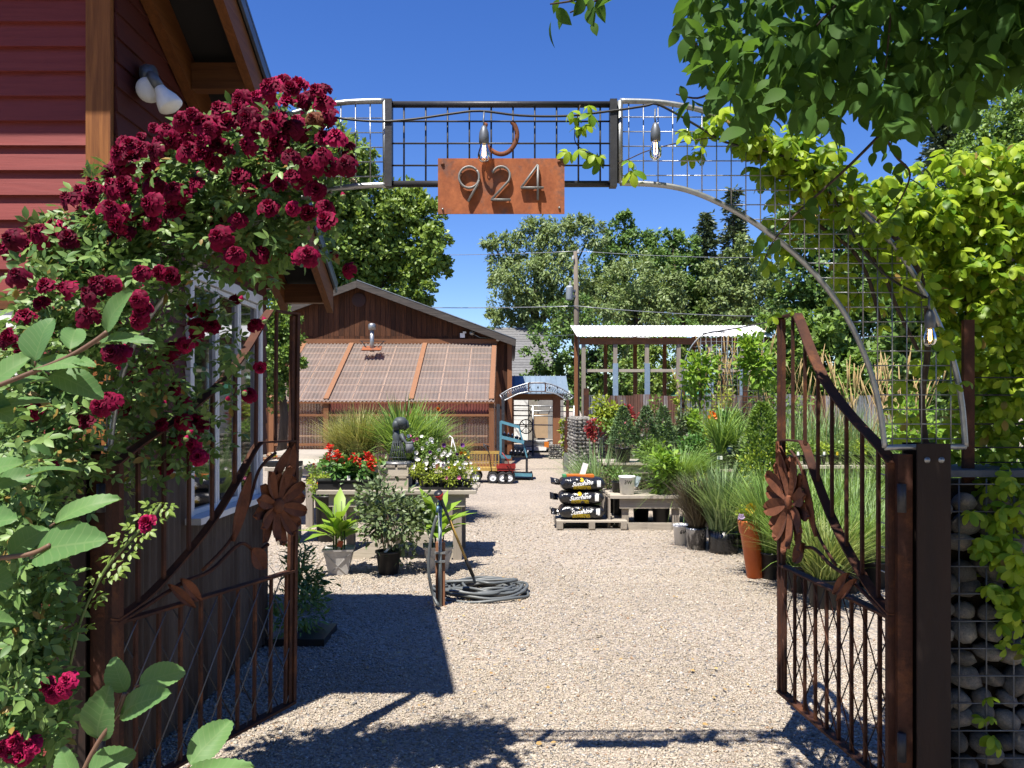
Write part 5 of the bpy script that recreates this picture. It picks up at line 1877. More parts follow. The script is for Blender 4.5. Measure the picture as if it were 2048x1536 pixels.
def wagon(name, label, px0, px1, D, zdeck, mat, cage, pyb):
    w = thing(name, label, 'wagon', (X_((px0 + px1) / 2, D), D, 0))
    x0, x1 = X_(px0, D), X_(px1, D)
    obj('bed', MB().box2((x0, D, zdeck), (x1, D + 0.6, zdeck + 0.05)), mat, w, world=True)
    for xx in (x0 + 0.12, x1 - 0.12):
        for yy in (-0.03, 0.58):
            wl_ = obj('wheel', MB().lathe((xx, D + yy, 0.125), [(0.075, -0.035), (0.115, -0.035), (0.125, -0.015), (0.125, 0.015), (0.115, 0.035), (0.075, 0.035)], 16, smooth=False, R=Matrix.Rotation(PI / 2, 3, 'X')), MT['blackrub'], w, world=True)
            obj('hub', MB().lathe((xx, D + yy, 0.125), [(0, 0.03), (0.02, 0.03), (0.03, 0.015), (0.075, 0.02), (0.075, -0.02), (0, -0.02)], 14, smooth=False, R=Matrix.Rotation(PI / 2, 3, 'X')), MT['white'], wl_, world=True)
    obj('axle', MB().box2((x0 + .1, D + 0.02, 0.11), (x0 + .14, D + 0.55, zdeck - 0.002)).box2((x1 - .14, D + 0.02, 0.11), (x1 - .1, D + 0.55, zdeck - .002)), MT['darksteel'], w, world=True)
    if cage:
        zt = zdeck + 0.36
        n = 9
        for i in range(n + 1):
            xx = x0 + (x1 - x0) * i / n
            obj('bar', MB().box2((xx - 0.005, D - .004, zdeck + 0.051), (xx + 0.005, D + 0.012, zt)), mat, w, world=True)
            obj('bar', MB().box2((xx - 0.005, D + 0.588, zdeck + 0.051), (xx + 0.005, D + 0.604, zt)), mat, w, world=True)
        for yy in (D, D + 0.59):
            obj('rail', MB().box2((x0 - .01, yy - .01, zt + .001), (x1 + .01, yy + 0.02, zt + 0.03)), mat, w, world=True)
            obj('mid_rail', MB().box2((x0, yy + .013, zdeck + 0.15), (x1, yy + 0.02, zdeck + 0.165)), mat, w, world=True)
    else:
        obj('rim', MB().box2((x0 - .015, D - .015, zdeck + 0.051), (x1 + .015, D - .003, zdeck + 0.11)).box2((x0 - .015, D + 0.603, zdeck + 0.051), (x1 + .015, D + 0.615, zdeck + 0.11)), mat, w, world=True)
    return w


D6 = 16.9
w1 = wagon('garden_wagon', 'yellow caged garden wagon beside the greenhouse', 940, 997, D6, Z_(942, D6), MT['yellow'], True, 963)
obj('handle', MB().tube([P(983, 942, D6 - .05), P(978, 905, D6 - .2), P(967, 889, D6 - .25)], 0.012, 6).tube([P(966, 888, D6 - .25), P(979, 893, D6 - .25)], 0.012, 6), MT['darksteel'], w1, world=True)
w2_ = wagon('garden_wagon', 'red flat garden wagon in front of the blue cart', 994, 1030, D6 - 0.1, Z_(941, D6), MT['redpaint'], False, 962)
obj('handle', MB().tube([P(1026, 946, D6 - .2), P(1015, 920, D6 - .2), P(1004, 905, D6 - .2)], 0.012, 6), MT['redpaint'], w2_, world=True)
tag(obj('stand_pipe', MB().box2((X_(993, 19.5), 19.5, 0), (X_(1000, 19.5), 19.58, Z_(808, 19.5))), MT['darksteel']), 'dark square post at the right end of the greenhouse', 'post')

# ================================================================ STATUE on pallet stand
DS = 8.72
sx_, sw = X_(787, DS), X_(820, DS) - X_(753, DS)
st_ = thing('pallet_stand', 'stack of sawn pallet blocks in the middle of the bench', 'stand', (sx_, DS, h1))
zc_ = h1
for i, (hh) in enumerate((0.13, 0.115)):
    for k in range(2):
        obj('side_board', MB().box2((-sw / 2, -0.17 + 0.3 * k, zc_ - h1 + 0.003), (sw / 2, -0.145 + 0.3 * k, zc_ - h1 + hh - 0.022)), MT['greywood'], st_)
    for k in range(3):
        a = -sw / 2 + sw * k / 3
        obj('top_slat', MB().box2((a + .004, -0.18, zc_ - h1 + hh - 0.02), (a + sw / 3 - 0.02, 0.17, zc_ - h1 + hh)), MT['greywood_y'], st_)
    zc_ += hh
ztop = zc_
sc = thing('garden_sculpture', 'dark cast metal figure with wire skirt holding out a small pot', 'sculpture', (X_(795, DS), DS, ztop))
s1 = DS / F
obj('base', MB().lathe((0, 0, 0), [(0, 0.0), (0.15, 0.0), (0.158, 0.008), (0.15, 0.03), (0.12, 0.036), (0, 0.036)], 24), M('polished_base', (0.38, 0.38, 0.38), (0.28, 0.28, 0.28), 0.4, 0.6), sc)
sk = MB()
for i in range(18):
    a = 2 * PI * i / 18
    sk.tube([(0.105 * math.cos(a), 0.09 * math.sin(a), 0.034), (0.075 * math.cos(a + .2), 0.06 * math.sin(a + .2), 0.13), (0.05 * math.cos(a + .35), 0.04 * math.sin(a + .35), 0.26)], 0.0035, 5)
for zz, r in ((0.08, 0.095), (0.16, 0.07), (0.24, 0.054)):
    sk.tube([(r * math.cos(2 * PI * i / 16), 0.82 * r * math.sin(2 * PI * i / 16), zz) for i in range(17)], 0.003, 5)
obj('wire_skirt', sk, MT['statue'], sc)
body = MB().tube([(0, 0, 0.20), (-0.005, 0, 0.26), (-0.012, 0, 0.31), (-0.01, 0, 0.345), (0.0, 0, 0.38)], [0.04, 0.042, 0.046, 0.03, 0.02], 12)
body.lathe((-0.012, -0.02, 0.425), [(0, -0.055), (0.025, -0.045), (0.04, -0.01), (0.041, 0.02), (0.028, 0.05), (0, 0.058)], 14)
body.tube([(0.04, -0.01, 0.33), (0.07, -0.03, 0.27), (0.10, -0.045, 0.235), (0.15, -0.05, 0.235), (0.175, -0.05, 0.245)], [0.026, 0.022, 0.018, 0.014, 0.02], 8)
obj('figure', body, MT['statue'], sc)
hair = MB().lathe((0.03, 0.02, 0.45), [(0, -0.075), (0.05, -0.06), (0.078, -0.015), (0.075, 0.03), (0.045, 0.062), (0, 0.07)], 14)
hair.tube([(0.05, 0.03, 0.49), (0.09, 0.03, 0.46), (0.098, 0.03, 0.41), (0.07, 0.03, 0.375)], [0.02, 0.03, 0.03, 0.012], 10)
hair.tube([(0.0, 0.02, 0.40), (-0.035, 0.0, 0.37), (-0.045, -0.01, 0.33)], [0.03, 0.022, 0.006], 8)
obj('hair', hair, MT['statue'], sc)
vp = thing('pot', 'small dark pot held out by the metal sculpture', 'plant pot', (X_(819, DS - .05), DS - 0.06, ztop + 0.13))
obj('body', MB().lathe((0, 0, 0), [(0, 0), (0.038, 0), (0.04, 0.1), (0.036, 0.1), (0, 0.09)], 14), M('pot_slate', (0.17, 0.18, 0.2), (0.12, 0.13, 0.15)), vp)
# ================================================================ PLANTS IN THE YARD
T_BL = [t_blade(0.03, d, 4) for d in (0.15, 0.45, 0.8, 1.1)]


def grass_arrays(h, n, r, w=0.012, droop=(0, 1, 2, 3), spread=0.5, lean=(0, 0)):
    """upright blades fanning out of a tuft; local coordinates"""
    items = []
    per = int(n * 1.35) // len(droop)
    for d in droop:
        ph = nr.uniform(0, 2 * PI, per)
        rr = r * np.sqrt(nr.uniform(0, 1, per))
        pos = np.c_[rr * np.cos(ph), rr * np.sin(ph), np.zeros(per)]
        ph2 = ph + nr.normal(0, 0.6, per)
        tilt = np.abs(nr.normal(0.15, spread * 0.6, per)).clip(0, 1.2)
        dirs = np.c_[np.sin(tilt) * np.cos(ph2) + lean[0], np.sin(tilt) * np.sin(ph2) + lean[1], np.cos(tilt)]
        out = np.c_[-np.cos(ph2), -np.sin(ph2), np.zeros(per)]
        s = h * nr.uniform(0.55, 1.1, per)
        t = (T_BL[d][0] * np.array([1.75 * w / 0.03 / h, 1, 1]), T_BL[d][1])
        items.append(scatter(t, pos, frames(dirs, out + np.array([0, 0, 0.2])), s))
    return t_join(items)


def shrub_arrays(c, rad, n, t, s, up=0.35, shell=0.55, lumps=6):
    """leaves through a lumpy ellipsoid; local coordinates"""
    c, rad = np.array(c), np.array(rad)
    lc = randunit(lumps) * nr.uniform(0.35, 0.75, (lumps, 1))
    which = nr.randint(0, lumps, n)
    u = randunit(n)
    rr = nr.uniform(0, 1, n) ** shell
    p = (lc[which] + u * (rr * nr.uniform(0.35, 0.6, n))[:, None])
    pos = c + p * rad
    out = unit(p + u * 0.5)
    d = unit(out + nr.normal(0, 0.5, (n, 3)) + np.array([0, 0, up - 0.25]))
    nrm = unit(out * 0.5 + np.array([0, 0, 0.8]) + nr.normal(0, 0.45, (n, 3)))
    return scatter(t, pos, frames(d, nrm), s * nr.uniform(0.65, 1.25, n)), pos


def part_np(name, arr, mat, parent, label=None):
    return obj(name, npmesh(name, arr[0], arr[1]), mat, parent, kind='stuff', label=label)


def round_pot(parent, r0, r1, h, mat, rim=0.012, z=0.0, n=18, name='pot'):
    p = obj(name, MB().lathe((0, 0, z), [(0, 0), (r0 * .97, 0), (r0, 0.006), (r1, h - rim * 1.6), (r1 + rim, h - rim * 1.5), (r1 + rim, h), (r1, h), (r1 * 0.97, h - 0.02)], n), mat, parent)
    obj('soil', MB().lathe((0, 0, z), [(0, h - 0.022), (r1 * 0.965, h - 0.024)], n), MT['soil'], parent)
    return p


def plant(name, label, cat, px, py, D, group=None, z=None):
    """py: photo row of the pot's base; on the ground when z is None"""
    return thing(name, label, cat, (X_(px, D), D, Z_(py, D) if z is None else z), nr.uniform(0, 0.5), group)


def stems(parent, h, r, n, mat, th=0.004):
    mb = MB()
    for i in range(n):
        a = nr.uniform(0, 2 * PI)
        k = nr.uniform(0.2, 1.0) * r
        mb.tube([(0.01 * math.cos(a), 0.01 * math.sin(a), 0), (k * .5 * math.cos(a), k * .5 * math.sin(a), h * 0.55), (k * math.cos(a), k * math.sin(a), h)], [th, th * .8, th * .4], 5)
    obj('stems', mb, mat, parent, kind='stuff')


# ---- two tall square tapered pots with broad leaved plants
T_CANNA = t_leaf(0.36, 0.10, 0.35)


def square_pot(parent, w0, w1, h, mat):
    mb = MB()
    for (a, b, z0, z1) in ((w0, w1, 0, h - 0.02), (w1 + 0.012, w1 + 0.016, h - 0.019, h)):
        mb.add([(-a, -a, z0), (a, -a, z0), (a, a, z0), (-a, a, z0), (-b, -b, z1), (b, -b, z1), (b, b, z1), (-b, b, z1)], [(3, 2, 1, 0), (0, 1, 5, 4), (1, 2, 6, 5), (2, 3, 7, 6), (3, 0, 4, 7)])
    p = obj('pot', mb, mat, parent)
    # raised cross on each face
    cr = MB()
    for k in range(4):
        R = Matrix.Rotation(k * PI / 2, 3, 'Z')
        for (u0, u1) in ((-1, 1), (1, -1)):
            cr.bar(R @ Vector((u0 * w0 * .85, -w0 - 0.002, 0.01)), R @ Vector((u1 * w1 * .85, -w1 - 0.001, h - 0.04)), 0.004, 0.008, up=R @ Vector((0, 1, 0)))
    obj('cross_relief', cr, mat, p)
    obj('soil', MB().box((0, 0, h - 0.025), (w1 * 1.9, w1 * 1.9, 0.004)), MT['soil'], parent)
    return p


def canna(label, px, base, D, leaves, mat, tagm, sc=1.0):
    g = thing('potted_lily_plant', label, 'potted plant', (X_(px, D), D, 0), 0.12)
    square_pot(g, 0.088, 0.132, 0.25, MT['potgrey'])
    me = setm(npmesh('leaf', *T_CANNA), mat)
    for (az, el, zb, ln, rb) in leaves:
        a = math.radians(az)
        e = math.radians(el)
        d = np.array([[math.cos(a) * math.cos(e), math.sin(a) * math.cos(e), math.sin(e)]])
        nrm = np.array([[-math.cos(a) * math.sin(e), -math.sin(a) * math.sin(e), math.cos(e)]])
        R = frames(d, nrm)[0]
        o = obj('leaf', me, None, g)
        A = np.eye(4)
        A[:3, :3] = R * ln * sc
        A[:3, 3] = (rb * math.cos(a), rb * math.sin(a), zb)
        o.matrix_basis = Matrix(A.tolist())
    mb = MB()
    for k in range(6):
        a = k * 1.05
        mb.tube([(0.05 * math.cos(a), 0.05 * math.sin(a), 0.22), (0.055 * math.cos(a), 0.055 * math.sin(a), 0.55 + 0.03 * k)], [0.009, 0.006], 6)
    obj('stalks', mb, MT['greenstem'], g, kind='stuff')
    obj('plant_tag', MB().box((0.02, -0.10, 0.30), (0.05, 0.003, 0.06), Matrix.Rotation(0.3, 3, 'Y')), tagm, g)
    return g


lv = []
rl = random.Random(4)
for k in range(26):
    lv.append((k * 137.5 % 360, rl.uniform(20, 78), rl.uniform(0.30, 0.52), rl.uniform(0.26, 0.38), rl.uniform(0.0, 0.06)))
TAGO = plain('orange_tag', (0.6, 0.12, 0.04))
canna('pale square pot with bright broad leaves, nearest the open left gate', 678, 0, 7.72, lv, MT['L_canna'], TAGO)
lv = [(a + 40, e, z, l, r) for a, e, z, l, r in lv]
canna('pale square pot with yellowish broad leaves behind the water pipe', 876, 0, 7.85, lv, MT['L_canna'], TAGO, 1.0)

g = plant('potted_shrub', 'dark green leafy shrub in black pot between the two pale pots', 'potted plant', 777, 0, 7.7, z=0)
round_pot(g, 0.095, 0.118, 0.225, MT['black'])
ar_, _ = shrub_arrays((0.05, 0, 0.58), (0.40, 0.34, 0.42), 1700, T_LEAF, 0.062, lumps=9)
part_np('foliage', ar_, MT['L_shrubgrey'], g)
stems(g, 0.6, 0.2, 12, MT['twig'])
obj('plant_tag', MB().box((-0.03, -0.09, 0.245), (0.02, 0.003, 0.07), Matrix.Rotation(0.8, 3, 'Y')), MT['white'], g)

# ---- on the bench: salvia tray
z1 = h1 + 0.004
tr = thing('plant_tray', 'black tray holding the red salvias on the bench', 'tray', (X_(698, 8.55), 8.55, z1))
wx = 0.30
obj('tray', MB().box2((-wx, -0.14, 0), (wx, 0.14, 0.085)).box2((-wx - 0.012, -0.152, 0.0855), (wx + 0.012, 0.152, 0.098)), MT['black'], tr)


def flower_spike(parent, x, y, z, h, r, n, mat, name='flower'):
    pos = np.c_[x + r * nr.normal(0, 0.5, n), y + r * nr.normal(0, 0.5, n), z + h * nr.uniform(0, 1, n)]
    d = unit(np.c_[nr.normal(0, 1, (n, 2)), nr.uniform(-0.2, 0.8, n)])
    V, T = scatter(T_LEAF, pos, frames(d, randunit(n)), nr.uniform(0.03, 0.048, n))
    return obj(name, npmesh(name, V, T), mat, parent)


for i, (px, cells, side) in enumerate(((662, 'near the left end of the tray', 0), (690, 'in the middle left of the tray', 1), (715, 'in the middle right of the tray', 1), (742, 'at the right end of the tray', 1))):
    g = thing('salvia', 'red flowering salvia ' + cells, 'plant', (X_(px, 8.5), 8.5 + 0.03 * (i % 2), z1 + 0.1), 0, 'red salvias in the tray')
    ar_, _ = shrub_arrays((0, 0, 0.11), (0.15, 0.14, 0.15), 130, T_BROAD, 0.065)
    part_np('leaves', ar_, MT['L_salvia'], g)
    stems(g, 0.2, 0.06, 4, MT['greenstem'])
    tops = {0: ((0.0, 0.27), (0.05, 0.20), (-0.03, 0.18)), 1: ((-0.05, 0.16), (0.06, 0.13)), 2: ((-0.02, 0.17), (0.0, 0.13)), 3: ((-0.03, 0.19), (0.01, 0.14), (-0.01, 0.09))}[i]
    for (dx, dz) in tops:
        flower_spike(g, dx, -0.03, dz, 0.10, 0.03, 38, MT['petal_red'])
g = thing('lime_plant', 'lime yellow foliage plant squeezed between the salvias and the pallet stand', 'plant', (X_(748, 8.62), 8.62, z1 + 0.09))
ar_, _ = shrub_arrays((0, 0, 0.10), (0.1, 0.1, 0.14), 110, T_BROAD, 0.06)
part_np('leaves', ar_, MT['L_lime'], g)
obj('plant_tag', MB().box((X_(703, 8.55) - X_(748, 8.62), -0.22, 0.03), (0.03, 0.004, 0.05)), MT['petal_white'], g)
g = thing('trailing_plant', 'yellowish trailing plant spilling over the left end of the bench', 'plant', (X_(638, 8.7), 8.7, z1))
ar_, _ = shrub_arrays((0, 0, 0.06), (0.14, 0.15, 0.10), 160, T_LEAF, 0.04)
part_np('leaves', ar_, MT['L_lime'], g)

# ---- petunia flats at the right of the bench
tr = thing('plant_tray', 'black cell tray of yellow green bedding plants on the bench', 'tray', (X_(893, 8.55), 8.55, z1))
wx = 0.27
obj('tray', MB().box2((-wx, -0.14, 0), (wx, 0.14, 0.022)), MT['black'], tr)
for i in range(6):
    for j in range(2):
        cx_ = -wx + 0.05 + i * (2 * wx - 0.1) / 5
        obj('cell', MB().lathe((cx_, -0.07 + 0.14 * j, 0.023), [(0, 0), (0.030, 0), (0.045, 0.07), (0.038, 0.07), (0, 0.06)], 4, smooth=False), MT['black'], tr)
T_PET = t_join([t_xf(t_leaf(0.9, -0.05, -0.25), 0.5, k * 2 * PI / 5, 0.5, (0, 0, 0)) for k in range(5)])


def blooms(parent, lst, mat, s=0.05, name='flower'):
    me = setm(npmesh(name, *T_PET), mat)
    for (x, y, z) in lst:
        d = unit(np.array([[nr.normal(0, .4), nr.normal(0, .4), 1.0]]))
        fw = unit(np.array([[nr.normal(0, .4), -1.0, 0.45]]))
        R = frames(d, fw)[0]
        o = obj(name, me, None, parent)
        A = np.eye(4)
        A[:3, :3] = R * s * nr.uniform(0.8, 1.2)
        A[:3, 3] = (x, y, z)
        o.matrix_basis = Matrix(A.tolist())


k = 0
for i, (px, w) in enumerate(((838, 0.11), (862, 0.12), (889, 0.12), (915, 0.12), (938, 0.12))):
    g = thing('bedding_plant', ['leftmost', 'second from the left', 'middle', 'second from the right', 'rightmost'][i] + ' yellow green bedding plant with pale flowers in the cell tray', 'plant', (X_(px, 8.5), 8.48, z1 + 0.07), 0, 'bedding plants in the cell tray')
    ar_, _ = shrub_arrays((0, 0, 0.085), (0.13, 0.15, 0.14), 420, T_LEAF, 0.026)
    part_np('leaves', ar_, MT['L_yellow'], g)
    blooms(g, [(nr.normal(0, 0.06), -0.03 + nr.normal(0, 0.06), nr.uniform(0.14, 0.22)) for _ in range(7)], MT['petal_white'], 0.042)
    if i in (2, 3):
        blooms(g, [(0.03, -0.12, 0.06)], MT['petal_pink'], 0.055)
for i, (px, py, D, pm, n, lab) in enumerate(((850, 935, 8.95, 'petal_white', 22, 'tall white petunia with veined flowers behind the sculpture'),
                                             (818, 935, 9.0, 'petal_pink', 5, 'pink petunia at the right shoulder of the sculpture'),
                                             (905, 938, 9.0, 'petal_violet', 7, 'purple and yellow pansy basket with a white hook at the back of the bench'))):
    g = thing('flowering_plant', lab, 'plant', (X_(px, D), D, h1 + 0.003), 0)
    round_pot(g, 0.07, 0.10, 0.13, MT['black'])
    hgt = (0.36, 0.42, 0.25)[i]
    ar_, _ = shrub_arrays((0, 0, hgt), (0.20, 0.16, 0.22 if i else 0.25), 620, T_LEAF, 0.035)
    part_np('leaves', ar_, MT['L_mid'], g)
    if i == 1:
        blooms(g, [(-0.06 + 0.04 * k, -0.12, 0.50 + 0.02 * (k % 3)) for k in range(5)], MT['petal_pink'], 0.07)
    else:
        blooms(g, [(nr.normal(0, 0.11), -0.08 + nr.normal(0, 0.05), hgt + nr.uniform(-0.12, 0.2)) for _ in range(n)], MT[pm], 0.065)
    if i == 2:
        blooms(g, [(-0.12 + 0.025 * k, -0.1, 0.33 + 0.02 * (k % 3)) for k in range(6)], MT['petal_white'], 0.055)
        blooms(g, [(-0.02, -0.14, 0.2), (0.04, -0.14, 0.2), (0.1, -.1, .36)], MT['petal_orange'], 0.05)
        blooms(g, [(0.15, -0.1, 0.36), (0.19, -0.08, 0.31)], MT['petal_yellow'], 0.05)
        obj('hook', MB().tube([(0.10, -0.05, 0.14), (0.03, -0.03, 0.42), (0.0, 0, 0.52), (-0.03, 0, 0.545), (-0.045, 0, 0.52)], 0.006, 6).tube([(-0.06, -0.05, 0.14), (-0.01, -0.03, 0.42), (0.0, 0, 0.52)], 0.006, 6), MT['white'], g)

# ---- grasses behind the bench
bench('plant_bench', 'bench behind the sculpture carrying the tall potted grasses', X_(668, 11.3), X_(930, 11.3), 10.9, 12.3, 0.595, 0.17)
for (px, D, h, n, mat, dr_, sp, lab, w) in ((722, 11.6, 0.85, 800, 'L_dry', (0, 1, 2), 0.35, 'airy olive ornamental grass in pot behind the salvias', 0.008),
                                          (690, 11.9, 0.75, 520, 'L_dry', (0, 1, 2), 0.35, 'shorter airy grass in pot left of the olive one', 0.008),
                                          (806, 11.2, 0.98, 520, 'L_blade', (0, 1, 2), 0.55, 'large spiky bright green grass behind the sculpture', 0.020),
                                          (850, 11.9, 0.80, 420, 'L_blade', (0, 1, 2), 0.5, 'fountain shaped green grass in front of the greenhouse wall', 0.014),
                                          (905, 11.4, 0.42, 320, 'L_dry', (1, 2, 3), 0.6, 'wispy grass with curling tips behind the pansies', 0.008)):
    g = plant('potted_grass', lab, 'potted grass', px, 0, D, z=0.60)
    round_pot(g, 0.14, 0.165, 0.27, MT['black'])
    a_ = grass_arrays(h, n, 0.13, w, dr_, sp)
    a_[0][:, 2] += 0.25
    part_np('blades', a_, MT[mat], g)
    g['group'] = 'potted grasses behind the bench'
g = plant('poppy', 'single orange poppy on a thin stalk right of the grasses', 'flower', 874, 0, 11.0, z=0)
obj('stalk', MB().tube([(0, 0, 0.0), (0.02, 0, 0.8), (0.0, 0, Z_(818, 11.0))], 0.004, 5), MT['greenstem'], g)
blooms(g, [(0, 0, Z_(819, 11.0)), (0.01, 0, Z_(818, 11.0))], MT['petal_orange'], 0.07)
for px, n_, lb in ((655, 240, 'left'), (770, 200, 'right')):
    g = plant('bedding_row', 'low mixed green bedding plants standing behind the salvia tray, ' + lb + ' clump', 'plant', px, 0, 9.6, z=0)
    round_pot(g, 0.12, 0.15, 0.55, MT['black'])
    ar_, _ = shrub_arrays((0, 0, 0.75), (0.3, 0.25, 0.3), 420, T_LEAF, 0.045)
    part_np('leaves', ar_, MT['L_mid'], g)
    blooms(g, [(nr.normal(0, 0.14), -0.14, 0.78 + nr.normal(0, 0.08)) for _ in range(3)], MT['petal_orange'], 0.045)

# ---- succulents on the little bench at the left
tr = thing('plant_tray', 'shallow tray crowded with reddish succulents behind the left gate', 'tray', (X_(566, 9.5), 9.5, Z_(936, 9.2) + 0.005))
obj('tray', MB().box2((-0.2, -0.14, 0), (0.2, 0.14, 0.05)), MT['black'], tr)
T_SUC = t_join([t_xf(t_leaf(0.6, 0.2, -0.3), 0.5, k * 2 * PI / 7, 0.5, (0, 0, 0)) for k in range(7)])
for r in range(22):
    x, y = nr.uniform(-0.2, 0.18), nr.uniform(-0.13, 0.12)
    if r == 0:
        sm = {m: setm(npmesh('rosette', *T_SUC), MT[m]) for m in ('succulent', 'petal_orange', 'L_lime')}
    R = frames(np.array([[nr.normal(), nr.normal(), 0.1]]), np.array([[nr.normal(0, .3), nr.normal(0, .3) - .3, 1]]))[0]
    o = obj('rosette', sm['succulent' if r % 5 else ('petal_orange' if r % 2 else 'L_lime')], None, tr)
    A = np.eye(4)
    A[:3, :3] = R * nr.uniform(0.06, 0.1)
    A[:3, 3] = (x, y, 0.07 + 0.05 * nr.uniform())
    o.matrix_basis = Matrix(A.tolist())

# ---- shaded tray behind the left gate
g = thing('plant_tray', 'tray of small dark plants on the shaded gravel behind the left gate', 'tray', (X_(598, 5.55), 5.55, 0))
obj('tray', MB().box2((-0.22, -0.2, 0), (0.22, 0.2, 0.05)), MT['black'], g)
ar_, _ = shrub_arrays((0, 0, 0.22), (0.26, 0.22, 0.2), 420, T_NARROW, 0.06)
part_np('leaves', ar_, MT['L_dark'], g)
obj('plant_tag', MB().box((0.03, -0.2, 0.12), (0.025, 0.003, 0.05)), MT['white'], g)
g = thing('rosemary', 'sprawling narrow leaved shrub just past the corner of the red building', 'plant', (X_(592, 6.4), 6.4, 0))
ar_, _ = shrub_arrays((0, 0, 0.25), (0.26, 0.3, 0.3), 500, T_NARROW, 0.075)
part_np('leaves', ar_, MT['L_dark'], g)
stems(g, 0.4, 0.25, 14, MT['twig'])

# ================================================================ RIGHT SIDE PLANTS


def conifer_arrays(h, r, n, s, t=T_NARROW, z0=0.0, p=1.0):
    zz = nr.uniform(0, 1, n) ** 1.25
    a = nr.uniform(0, 2 * PI, n)
    lump = 1 + 0.18 * np.sin(a * 3 + zz * 9) + 0.1 * np.sin(a * 7 + zz * 17)
    rr = r * (1 - zz) ** p * lump * (0.45 + 0.55 * nr.uniform(0, 1, n) ** 0.5)
    pos = np.c_[rr * np.cos(a), rr * np.sin(a), z0 + zz * h]
    d = unit(np.c_[np.cos(a), np.sin(a), 0.75 + nr.normal(0, .4, n)] + nr.normal(0, 0.3, (n, 3)))
    return scatter(t, pos, frames(d, randunit(n) + np.array([0, 0, .6])), s * nr.uniform(0.7, 1.3, n))


# potted rosemaries on the higher bench
for i, (px, lab) in enumerate(((1246, 'left of the two potted rosemary shrubs on the higher bench'), (1292, 'right of the two potted rosemary shrubs on the higher bench'), (1326, 'third rosemary pot, half hidden by the light green shrub'))):
    g = thing('potted_conifer', lab, 'potted plant', (X_(px, 13.02), 13.02, h3 + 0.003), 0, 'dark pots on the higher bench')
    round_pot(g, 0.105, 0.128, 0.235, MT['black'])
    part_np('foliage', conifer_arrays(0.60, 0.23, 1800, 0.055, z0=0.29, p=0.7), MT['L_conifer2'], g)
    stems(g, 0.3, 0.08, 5, MT['twig'])

for (px, D, zb, h, n, mat, w, sp, r, lab, dr_) in (
        (1196, 12.8, 0, 1.12, 420, 'L_bladeblue', 0.010, 0.26, 0.14, 'grey green grass clump beside the gabion, left of the dark pots', (0, 1, 2)),
        (1178, 14.5, 0, 0.8, 260, 'L_bladeblue', 0.010, 0.5, 0.15, 'small grass clump at the foot of the tall gabion', (0, 1, 2)),
        (1362, 10.95, h2, 0.78, 1500, 'L_blade', 0.007, 0.5, 0.12, 'dense dark green fine leaved grass in the middle of the benches', (1, 2, 3)),
        (1330, 14.5, 0, 1.2, 420, 'L_bladeblue', 0.012, 0.4, 0.4, 'tall grass behind the rosemary pots', (0, 1, 2)),
        (1420, 15.0, 0, 1.45, 500, 'L_bladeblue', 0.013, 0.4, 0.4, 'tall blue green grass behind the iris pots', (0, 1, 2)),
        (1500, 14.5, 0, 1.7, 520, 'L_bladeblue', 0.014, 0.4, 0.4, 'tallest blue green grass left of the open gate', (0, 1, 2))):
    g = thing('ornamental_grass', lab, 'grass clump', (X_(px, D), D, zb))
    a_ = grass_arrays(h, n, r, w, dr_, sp)
    part_np('blades', a_, MT[mat], g)
    round_pot(g, r * 0.9, r * 1.0, 0.22, MT['black'])

# iris pots
for i, (px, sq, lab) in enumerate(((1441, True, 'square black pot with white label and upright iris leaves'), (1470, False, 'black pot with slender leaves right of the labelled square pot'))):
    g = thing('potted_iris', lab, 'potted plant', (X_(px, 11.6), 11.6, h4 + 0.003))
    if sq:
        obj('pot', MB().box2((-0.125, -0.12, 0), (0.10, 0.12, 0.215)), MT['black'], g)
        obj('label', MB().box2((-0.075, -0.1235, 0.135), (-0.005, -0.121, 0.185)), MT['white'], g)
        V, Fc = text_mesh('IRIS', 0.026)
        obj('label_lettering', MB().add([(v.x - 0.04, -0.1245, v.y + 0.16) for v in V], Fc), MT['cable'], g)
    else:
        round_pot(g, 0.10, 0.12, 0.22, MT['black'])
    a_ = grass_arrays((0.92, 0.75)[i], (110, 120)[i], 0.05, (0.017, 0.010)[i], (0, 1, 2), (0.42, 0.4)[i])
    a_[0][:, 2] += 0.2
    part_np('blades', a_, MT[('L_blade', 'L_blade')[i]], g)
g = thing('potted_plant', 'pale blue glazed ball shaped ornament among the iris pots', 'ornament', (X_(1459, 11.55), 11.55, h4 + 0.23))
obj('ball', MB().lathe((0, 0, 0.05), [(0, -0.05), (0.035, -0.04), (0.05, 0), (0.035, 0.04), (0, 0.05)], 12).lathe((0, 0, 0), [(0.012, -0.23), (0.012, 0.0)], 6), plain('blue_glaze', (0.2, 0.3, 0.5), 0.2), g)
g = thing('orange_lily', 'orange flowers standing above the grasses near the rusty fence', 'flower', (X_(1422, 14), 14, 0))
obj('stalk', MB().tube([(0, 0, 0), (0.02, 0, Z_(838, 14))], 0.008, 5), MT['greenstem'], g)
blooms(g, [(0.03, -0.05, Z_(830, 14)), (-0.04, -0.03, Z_(836, 14)), (0.07, 0, Z_(834, 14)), (0, 0, Z_(826, 14)), (0.0, -0.05, Z_(834, 14))], MT['petal_orange'], 0.13)

